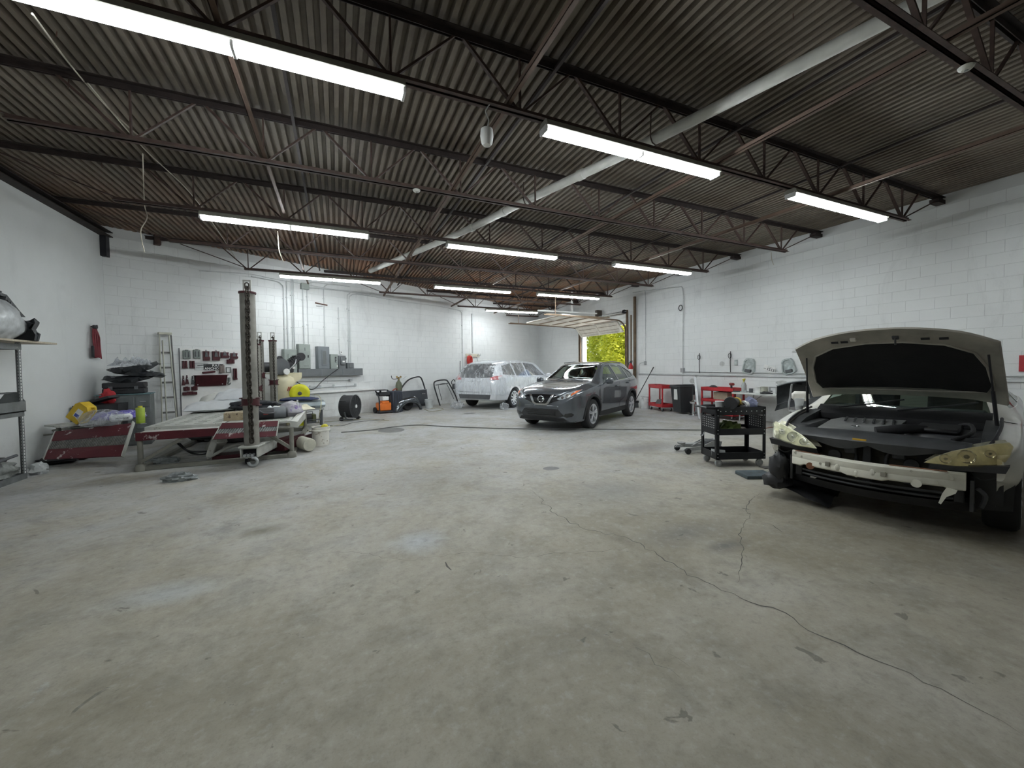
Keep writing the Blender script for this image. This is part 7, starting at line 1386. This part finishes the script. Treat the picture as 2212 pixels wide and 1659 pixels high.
MB().tube(spline([(-.1, -.05, .72), (.05, 0, .77), (.15, .05, .73)], 5), .02, 6).build('red_grip', M('grip_red', (.3, .05, .03), .6), bxk)
gcx = bpt(*[gb(862, 860, .35)[0], 0], .35); gcl = thing('gas_cylinder', 'olive green gas cylinder with regulator by the back wall', 'gas cylinder', gcx); MB().lathe([(0, 0), (.10, 0), (.11, .02), (.11, .86), (.09, .95), (.05, 1.0), (.035, 1.02), (.035, 1.06), (0, 1.06)], n=22).build('cylinder', M('cylinder_olive', (.10, .11, .07), .5), gcl); MB().box((0, 0, 1.1), (.06, .06, .1), .008).build('valve', M('brass', (.35, .25, .1), .4, .7), gcl); MB().tube(spline([(0, -.03, 1.12), (-.12, -.05, 1.08), (-.22, -.05, 1.10), (-.25, -.05, 1.20)], 4), .012, 6).build('regulator_hose', m_blk, gcl); MB().tube(spline([(.03, 0, 1.1), (.14, 0, 1.08), (.26, 0, 1.17)], 4), .012, 6).build('regulator_arm', m_galv, gcl); [MB().lathe([(0, -.015), (.035, -.012), (.035, .012), (0, .015)], (x, -.04, 1.15), 14, 'y').build('gauge', M('brass', (.35, .25, .1), .4, .7), gcl) for x in (-.06, .06)]
# car door leaning on the wall
m_door = M('door_dark_grey', (.07, .075, .085), .32, .5, var=.1, bump=0, coat=.8)
sD, zD = gb(868, 880, .3); sE, zE = gb(932, 820, .3); cd = wthing('leaning_car_door', 'dark grey car front door leaning against the back wall', 'car door', gb(893, 880, .35)[0], 0, .38); cd.rotation_euler = (-.16, 0, BANG); cd.scale = (1.18, 1, 1.06)
low = [(-.52, .05), (.50, .05), (.55, .3), (.55, .62), (-.40, .60), (-.62, .45), (-.66, .2)]; MB().prism(low, 'y', -.05, .03).build('door_skin', m_door, cd); MB().prism([(-.60, .42), (.54, .52), (.54, .56), (-.50, .5)], 'y', -.06, -.045).build('crease', m_door, cd)
fr = spline([(-.45, .60, 0), (-.30, .80, 0), (-.08, .98, 0), (.18, 1.06, 0), (.38, 1.06, 0), (.46, .9, 0), (.52, .60, 0)], 5); MB().tube([(p.x, -.01, p.y) for p in fr], .024, 6).build('window_frame', m_blk, cd); MB().box((.40, -.07, .47), (.14, .03, .03), .01).build('handle', m_chrome, cd); MB().bb((-.40, -.055, .60), (.52, .0, .625), .004).build('belt_strip', m_chrome, cd); MB().bb((-.62, -.055, .07), (.52, -.045, .13), .002).build('sill_strip', m_blk, cd)
# fender
fn = wthing('car_fender', 'glossy dark grey fender standing in front of the car door', 'car part', gb(880, 888, .8)[0] + .0, 0, .85); 
top = [(-.55, .02), (-.50, .18), (-.38, .32), (-.20, .42), (.05, .47), (.28, .48), (.42, .38), (.55, .16), (.58, .03)]; bot = [(-.44, .02), (-.36, .06), (-.26, .18), (-.10, .27), (.05, .29), (.2, .27), (.34, .22), (.46, .08), (.50, .0)]
mb = MB(); mb.grid([[(a[0], -.02 + .10 * sin(i * .4), a[1]), ((a[0] + b[0]) / 2, -.10, (a[1] + b[1]) / 2), (b[0], -.03, b[1])] for i, (a, b) in enumerate(zip(spline([(x, z, 0) for x, z in top], 4), spline([(x, z, 0) for x, z in bot], 4)))][0:0] + [[(a.x, .06, a.y - .03), (a.x, .0, a.y), ((a.x * .6 + b.x * .4), -.07, (a.y * .6 + b.y * .4)), (b.x, -.06, b.y), (b.x, .0, b.y + .01)] for a, b in zip(spline([(x, z, 0) for x, z in top], 4), spline([(x, z, 0) for x, z in bot], 4))]); mb.build('fender_skin', M('fender_gloss', (.10, .11, .12), .18, .7, var=.05, bump=0, coat=1), fn, 60); MB().tube([(p.x, .0, p.y) for p in spline([(x, z, 0) for x, z in bot], 3)], .014, 6).build('arch_lip', m_blk, fn)
tyr = wthing('car_wheel_set', 'dark wheel half hidden behind the fender', 'wheel', gb(877, 885, .55)[0], 0, .62); MB().lathe([(.10, -.06), (.2, -.07), (.22, -.04), (.22, .04), (.2, .07), (.1, .06), (.1, -.06)], (0, 0, .22), 28, 'y').build('tyre', m_tyre, tyr); MB().lathe([(0, -.03), (.10, -.04), (.11, 0), (0, .02)], (0, 0, .22), 18, 'y').build('rim', m_dkgrey, tyr)
bucket('bucket', (gz(928, 882).x, gz(928, 882).y + .1, 0), 'small clear-grey bucket between the car door and black window frame', .32, .14, M('grey_clear_pail', (.45, .47, .47), .35))
wf = wthing('door_frame_trim', 'black bare window frame leaning on the back wall', 'car part', gb(957, 876, .3)[0], 0, .42); wf.rotation_euler = (-.18, 0, BANG)
P = [(-.26, 0), (-.34, .35), (-.42, .80), (-.30, .95), (.20, .98), (.36, .85), (.62, .35), (.70, .02)]; MB().tube([(p.x, 0, p.y) for p in spline([(x, z, 0) for x, z in P], 5)], .026, 7).build('outer_tube', m_blk, wf); P = [(-.14, .2), (-.22, .72), (-.14, .82), (.18, .84), (.28, .72), (.50, .2)]; MB().tube([(p.x, -.01, p.y) for p in spline([(x, z, 0) for x, z in P], 5)], .012, 6).build('inner_tube', m_dkgrey, wf); MB().tube([(-.34, 0, .80), (.3, 0, .84)], .018, 6).build('cross_tube', m_blk, wf)
tm_ = wthing('tail_mirror', 'dark grey loose mirror hanging beside the minivan on the wall', 'car part', gb(985, 835, .3)[0], gb(985, 835, .3)[1], .12); MB().box((0, -.06, 0), (.16, .1, .22), .03).build('shell', m_dkgrey, tm_); MB().tube(spline([(-.1, -.05, .1), (-.14, -.08, .2), (-.02, -.08, .28), (.08, -.05, .2)], 4), .018, 6).build('arm', m_blk, tm_)

# ================================================================== floor cables and hoses
def floor_line(name, lab, pix, r, m, cat='hose'): return tag(MB().tube(spline([gz(*q) + Vector((0, 0, r)) for q in pix], 5), r, 6).build(name, m), lab, cat)
floor_line('air_hose', 'long grey hose lying right across the far floor', [(737, 935), (800, 930), (850, 923), (905, 919), (960, 922), (1100, 927), (1250, 928), (1400, 929), (1520, 930)], .013, M('hose_grey', (.17, .17, .16), .6))
floor_line('air_hose', 'thin beige hose from the rack to the pail', [(640, 950), (660, 935), (690, 925), (720, 921), (735, 918)], .009, M('hose_beige', (.45, .43, .28), .5))
floor_line('extension_cable', 'dark cord snaking from the pump toward the fan', [(665, 905), (690, 914), (715, 920), (740, 920), (760, 914), (790, 910), (830, 907)], .008, M('hose_grey', (.17, .17, .16), .6), 'cord'); floor_line('extension_cable', 'tan cord lying before the drum fan', [(700, 912), (740, 909), (790, 906), (840, 909)], .008, M('hose_tan', (.34, .32, .22), .6), 'cord'); floor_line('extension_cable', 'black cord from the pump around the pail', [(659, 908), (656, 925), (665, 931), (676, 934)], .008, m_blk, 'cord')
floor_line('extension_cable', 'looped dark cord in front of the fender', [(916, 884), (930, 889), (950, 887), (958, 884), (948, 882), (930, 883)], .009, M('hose_tan', (.34, .32, .22), .6), 'cord')
floor_line('extension_cable', 'red-brown cord on the floor right of the black cart', [(1648, 927), (1665, 924), (1685, 922), (1700, 926)], .009, M('cord_rust', (.30, .13, .09), .6), 'cord')
for k, (u, v, w, d) in enumerate([(1015, 893, .2, .08), (845, 929, .3, .2), (1190, 1012, .12, .05)]):
    p = gz(u, v); mb = MB(); mb.grid([[Vector((p.x + w * r * cos(t) * (1 + .3 * noise.noise(Vector((cos(t), sin(t), k * 3)))), p.y + d * 2 * r * sin(t), .0015)) for t in [2 * pi * i / 20 for i in range(20)]] for r in (1, .5, .02)], True); mb.build('oil_spot', M('oil_spot', (.16, .16, .155), .6), floor, 0)

# ================================================================== black service cart and things near the sedan
m_cart = M('cart_black', (.018, .019, .022), .42, .3, var=.2)
CA = gz(1547, 1012); CB = gz(1634, 1008); cd_ = Vector((CB.x - CA.x, CB.y - CA.y, 0)); 
ct = thing('service_cart', 'black perforated steel service cart with three trays in the middle of the floor', 'tool cart', (5.33, 3.98, 0), radians(-22))
CW, CD = .72, .42
for z, hh in ((.11, .10), (.46, .09)): tray(MB(), z, CW, CD, hh, .008).build('shelf_tray', m_cart, ct)
tray(MB(), .745, CW, CD, .115, .008).build('top_tray', m_cart, ct)
for sx in (-1, 1):
    for sy in (-1, 1):
        mb = MB(); x, y = sx * (CW / 2), sy * (CD / 2); mb.bb((min(x, x - sx * .045), min(y, y - sy * .005), .11), (max(x, x - sx * .045), max(y, y - sy * .005), .86)); mb.bb((min(x, x - sx * .005), min(y, y - sy * .045), .11), (max(x, x - sx * .005), max(y, y - sy * .045), .86)); po = mb.build('corner_post', m_cart, ct, 0)
        for z in (.14, .19, .48, .53, .74, .82): MB().cyl((x - sx * .022, y, z), (x - sx * .022, y + sy * .006, z), .007, n=8).build('bolt', m_galv, po)
        caster(ct, sx * (CW / 2 - .06), sy * (CD / 2 - .05), .05, m_grey)
hole = MB().cyl((0, 0, 0), (.002, 0, 0), .0075, n=8).mesh('peg_hole', 0)
for sx in (-1, 1):
    pn = MB().bb((sx * CW / 2 - .003, -CD / 2 + .04, .46), (sx * CW / 2 + .003, CD / 2 - .04, .72)).build('side_panel', m_cart, ct, 0)
    for r in range(5):
        for c in range(7): obj('peg_hole', hole, m_white, pn, (sx * CW / 2 + (.0035 if sx > 0 else -.0055), -.15 + .05 * c, .56 + .033 * r)); obj('peg_hole', hole, m_white, pn, (sx * CW / 2 + (-.0055 if sx > 0 else .0035), -.15 + .05 * c, .56 + .033 * r))
for k in range(9): MB().cyl((-.3 + .075 * k, -CD / 2 - .001, .80), (-.3 + .075 * k, -CD / 2 - .003, .80), .007, n=8).build('peg_hole', m_white, ct)
MB().tube([(-CW / 2, -.17, .84), (-CW / 2 - .11, -.16, .85), (-CW / 2 - .11, .16, .85), (-CW / 2, .17, .84)], .014, 8).build('push_handle', m_cart, ct); MB().tube(spline([(-CW / 2 - .01, .1, .46), (-CW / 2 - .04, .1, .40), (-CW / 2 - .07, .1, .42)], 4), .008, 6).build('side_hook', m_galv, ct)
def oncart(x, y, z): return Vector(ct.location) + rotz(radians(-22)) @ Vector((x, y, z))
gr_ = thing('angle_grinder', 'black and yellow grinder lying on the black cart', 'grinder', oncart(.0, -.05, .84), .4); gr_.scale = (1.25, 1.25, 1.25); MB().cyl((-.14, 0, .04), (.06, 0, .06), .048, n=14).build('body', m_blk, gr_); MB().cyl((.04, 0, .06), (.10, 0, .06), .052, n=14).build('yellow_ring', M('tool_yellow', (.62, .42, .03), .5), gr_); MB().lathe([(0, -.02), (.07, -.02), (.075, 0), (.07, .02), (0, .02)], (-.16, 0, .06), 22, 'x').build('disc_guard', m_blk, gr_); MB().cyl((.08, -.02, .06), (.1, -.14, -.03), .014, n=8).build('air_fitting', M('brass', (.35, .25, .1), .4, .7), gr_)
wc = thing('paper_cup', 'white cup standing on the black cart', 'cup', oncart(-.16, .06, .755)); MB().lathe([(0, 0), (.05, 0), (.062, .16), (.066, .165), (.06, .17), (.048, .01), (0, .01)], n=20).build('cup', m_white, wc)
gl = tag(lump((0, 0, 0), (.09, .07, .085), 140, .35, 2.2, 20, 12, .9).build('work_glove', M('glove_blue_grey', (.22, .24, .36), .7, var=.3)), 'blue-grey work glove at the right end of the black cart', 'glove'); gl.location = oncart(.27, .0, .875); gl.scale = (1.2, 1.2, 1.15)
tp_ = tag(MB().lathe([(.035, -.024), (.055, -.024), (.055, .024), (.035, .024), (.035, -.024)], (0, 0, 0), 22, 'x').build('tape_roll', m_white), 'white tape roll leaning on the glove on the black cart', 'tape roll'); tp_.location = oncart(.16, -.02, .86); tp_.scale = (1.3, 1.3, 1.3)
for k in range(3): o = tag(lump((0, 0, 0), (.07, .09, .05), 150 + k, .35, 2.2, 14, 8, .8).build('hand_tool', m_blk), ['black tool beside the grinder on the black cart', 'black tool before the tape roll on the black cart', 'black tool at the left of the black cart top'][k], 'hand tool', 'clutter on the black cart'); o.location = oncart((.13, .18, -.24)[k], (-.03, .08, -.04)[k], .83 if k < 2 else .80)
o = tag(lump((0, 0, 0), (.19, .14, .11), 160, .5, 2.2, 28, 14, .45).build('green_rag', M('rag_green', (.10, .14, .035), .85, var=.35)), 'dark green rag on the middle tray of the black cart', 'rag'); o.location = oncart(-.06, -.02, .468 + .05)
o = tag(lump((0, 0, 0), (.08, .09, .04), 161, .4, 2.6, 20, 12, .6).build('tan_rag', M('rag_tan', (.33, .29, .24), .85)), 'tan rag right of the green rag on the black cart', 'rag'); o.location = oncart(.16, .03, .468 + .024)
cl_ = thing('clear_jar', 'clear plastic jar lying on the bottom tray of the black cart', 'jar', oncart(-.26, -.08, .175), radians(40)); MB().lathe([(0, -.09), (.05, -.09), (.055, -.08), (.055, .07), (.06, .075), (.06, .09), (.05, .09), (.045, -.08), (0, -.08)], (0, 0, 0), 20, 'y').build('jar', m_cup, cl_)
for k in range(2): MB_ = tag(MB().bar(oncart(-.1 + .2 * k, -.08, .128), oncart(.06 + .2 * k, -.02, .128), .02, .012, .002).build('flat_file', m_galv), ['left metal file on the bottom tray of the black cart', 'right metal file on the bottom tray of the black cart'][k], 'file')
# trolley jack
jk = thing('floor_jack', 'grey low floor jack on the floor behind the black cart', 'floor jack', (gz(1475, 978).x, gz(1475, 978).y + .03, 0), radians(-14)); m_jack = M('jack_grey', (.30, .31, .31), .5, .4, var=.25)
for s in (-1, 1): MB().prism([(-.05, .06), (.62, .05), (.66, .18), (.5, .20), (.3, .12), (0, .10)], 'y', s * .13 - .006, s * .13 + .006).build('side_plate', m_jack, jk); MB().lathe([(0, -.02), (.045, -.02), (.05, 0), (.045, .02), (0, .02)], (.02, s * .155, .05), 16, 'y').build('front_wheel', m_rubber, jk); MB().lathe([(0, -.02), (.05, -.02), (.055, 0), (.05, .02), (0, .02)], (.62, s * .15, .055), 16, 'y').build('rear_caster', m_rubber, jk)
MB().bar((.35, 0, .12), (.02, 0, .13), .1, .05, .008).build('lift_arm', m_jack, jk); MB().lathe([(0, .0), (.06, 0), (.065, .03), (.05, .03), (0, .02)], (.0, 0, .145), 16).build('saddle', m_jack, jk); MB().bb((.42, -.1, .06), (.66, .1, .2), .02).build('hydraulic_unit', m_dkgrey, jk); MB().cyl((.62, 0, .18), (.82, .0, .52), .022, n=10).build('handle_socket', m_galv, jk); MB().tube([(.1, -.13, .13), (.35, -.13, .24), (.6, -.13, .2)], .012, 6).build('carry_rail', m_jack, jk)
# boards on the floor
mt = gz(1640, 1031); ms = thing('foam_board', 'dark blue-grey slab lying on the floor beside the black cart', 'board', (mt.x, mt.y + .05, 0), radians(-24)); MB().bb((-.19, -.14, .004), (.19, .14, .045), .006).build('slab', M('slab_slate', (.065, .085, .095), .75, var=.35, scale=9), ms); MB().bb((-.19, -.142, .0), (.19, .14, .012), .003).build('rubber_base', m_blk, ms)
m2 = gz(1663, 1010); tag(MB().box((m2.x, m2.y, .006), (.24, .12, .011), .002, rotz(-.35)).build('dark_card', M('card_dark', (.09, .085, .08), .8)), 'thin dark card lying on the floor behind the slab', 'card')

# bumper cover on a stand, red toolbox behind the sedan
bs = thing('bumper_stand', 'grey steel tube stand holding a black bumper cover by the right wall', 'stand', (8.80, 4.84, 0), radians(75))
for s in (-1, 1): MB().tube(spline([(s * .5, -.3, .02), (s * .5, 0, .45), (s * .48, .0, .8), (s * .40, .05, 1.02)], 5), .02, 8).build('upright', m_grey, bs); MB().bar((s * .5, -.35, .02), (s * .5, .35, .02), .04, .04).build('foot', m_grey, bs)
MB().bar((-.5, 0, .45), (.5, 0, .45), .035, .035).build('crossbar', m_grey, bs)
bc = thing('bumper_cover', 'black bumper cover hooked over the steel stand beside the sedan', 'car part', (8.75, 4.87, 0), radians(75)); bc.scale = (.95, .95, 1); mb = MB(); rows_ = []
for i in range(31):
    a = pi * i / 30; x = -.80 * cos(a); y = -.48 * sin(a) ** .8; rows_.append([(x * .92, y * .9 + .12, .42 + .16 * sin(a)), (x, y, .55 + .18 * sin(a)), (x * 1.02, y * 1.05, .75 + .14 * sin(a)), (x * .97, y * .95 + .02, .90 + .16 * sin(a)), (x * .88, y * .8 + .1, .98 + .14 * sin(a)), (x * .86, y * .78 + .1, .96 + .14 * sin(a))])
mb.grid(rows_); mb.build('cover_skin', m_plas, bc, 50); MB().tube([r[4] for r in rows_], .016, 6).build('upper_lip', M('lip_grey', (.35, .37, .38), .35), bc); MB().tube([r[1] for r in rows_], .012, 6).build('lower_lip', m_dkgrey, bc)
for k in (8, 15, 22): p = Vector(rows_[k][3]); MB().bar(p, p + Vector((0, .2, .02)), .08, .03, .004).build('mount_tab', m_blk, bc)
rt_ = thing('red_toolbox', 'red steel toolbox behind the bumper cover by the right wall', 'toolbox', (9.55, 3.95, 0), radians(90)); MB().bb((-.45, -.25, 0), (.45, .25, .72), .01).build('cabinet', m_red, rt_)
for k in range(4): d = MB().bb((-.43, .25, .06 + .16 * k), (.43, .262, .20 + .16 * k), .003).build('drawer', m_red, rt_); MB().bb((-.3, .262, .17 + .16 * k), (.3, .275, .19 + .16 * k), .002).build('pull', m_galv, d)
MB().bb((-.46, -.26, .72), (.46, .26, .75), .006).build('lid', m_red, rt_)
o = tag(pillow('white sack slumped on the red toolbox', (9.55, 3.75, .755), (.36, .2, .12), 33, 1.5, m_sack), 'white sack slumped on the red toolbox', 'sack')

# ================================================================== hanging bits under the roof
lp = Vector((1.28, 3.38, 3.52)); hl_ = thing('hanging_lamp', 'small white lamp hanging from the nearest light row joist', 'lamp', lp); MB().lathe([(.03, .10), (.055, .09), (.06, .03), (.05, -.03), (.035, -.05), (0, -.052)], n=20).build('shade', m_white, hl_); MB().tube(spline([(0, 0, .10), (.02, 0, .18), (-.01, 0, .25), (.03, 0, .32)], 5), .006, 5).build('flex', m_white, hl_)
for k, (u, v, lab) in enumerate([(900, 420, 'round white sensor under the joist left of the pipe'), (2085, 240, 'round white sensor under the nearest joist at the right'), (1375, 557, 'round white sensor under the second light row near the right fixture')]):
    yy_ = (JY[3], JY[1], JY[4])[k]; p = gy(u, v, yy_); p.z = ZB - .001; t = thing('ceiling_sensor', lab, 'sensor', p, 0, 'sensors under the joists'); MB().lathe([(0, -.035), (.03, -.035), (.045, -.022), (.05, -.008), (.04, 0), (0, 0)], n=20).build('housing', M('sensor_white', (.6, .6, .55), .5), t); MB().cyl((0, 0, -.042), (0, 0, -.034), .012, n=10).build('element', m_grey, t)
m_wire = M('wire_pale', (.48, .44, .36), .7)
def wire(lab, pts, r=.007): return tag(MB().tube(spline(pts, 6), r, 5).build('ceiling_wire', m_wire), lab, 'wire')
wire('pale wire dropping from the nearest light to the deck at left', [gy(70, 30, 3.45), gz(160, 150, 4.3), gz(235, 235, 4.3), gz(310, 302, 4.0)]); wire('pale wire hanging loose beside the beam at left', [gz(308, 332, 4.0), gy(312, 440, 7.6), gy(318, 470, 7.6), gy(304, 500, 7.6), gy(312, 545, 7.6)])
wire('pale wire running along the deck toward the rack', [gz(190, 180, 4.34), gz(310, 320, 4.34), gz(430, 440, 4.34), gz(520, 575, 4.3)]); wire('short pale wire dangling below the left second-row light', [gz(600, 500, 3.8), gy(603, 540, 7.4), gy(612, 565, 7.4)]); wire('short dark wire dangling from a joist end at the right wall', [gx(1666, 545, 9.3), gx(1667, 560, 9.3), gx(1671, 572, 9.3)])
for k, (s, z) in enumerate(((.62, 4.22),)):
    t = wthing('wall_plate', 'dark steel plate standing out of the upper back wall near the corner', 'steel plate', gb(337, 521)[0], gb(337, 521)[1] - .1, .02); MB().bb((-.05, -.12, -.0), (.06, 0, .22), .004).build('plate', m_steel, t); MB().bar((-.25, -.06, .22), (.05, -.06, .22), .02, .02).build('arm', m_steel, t)
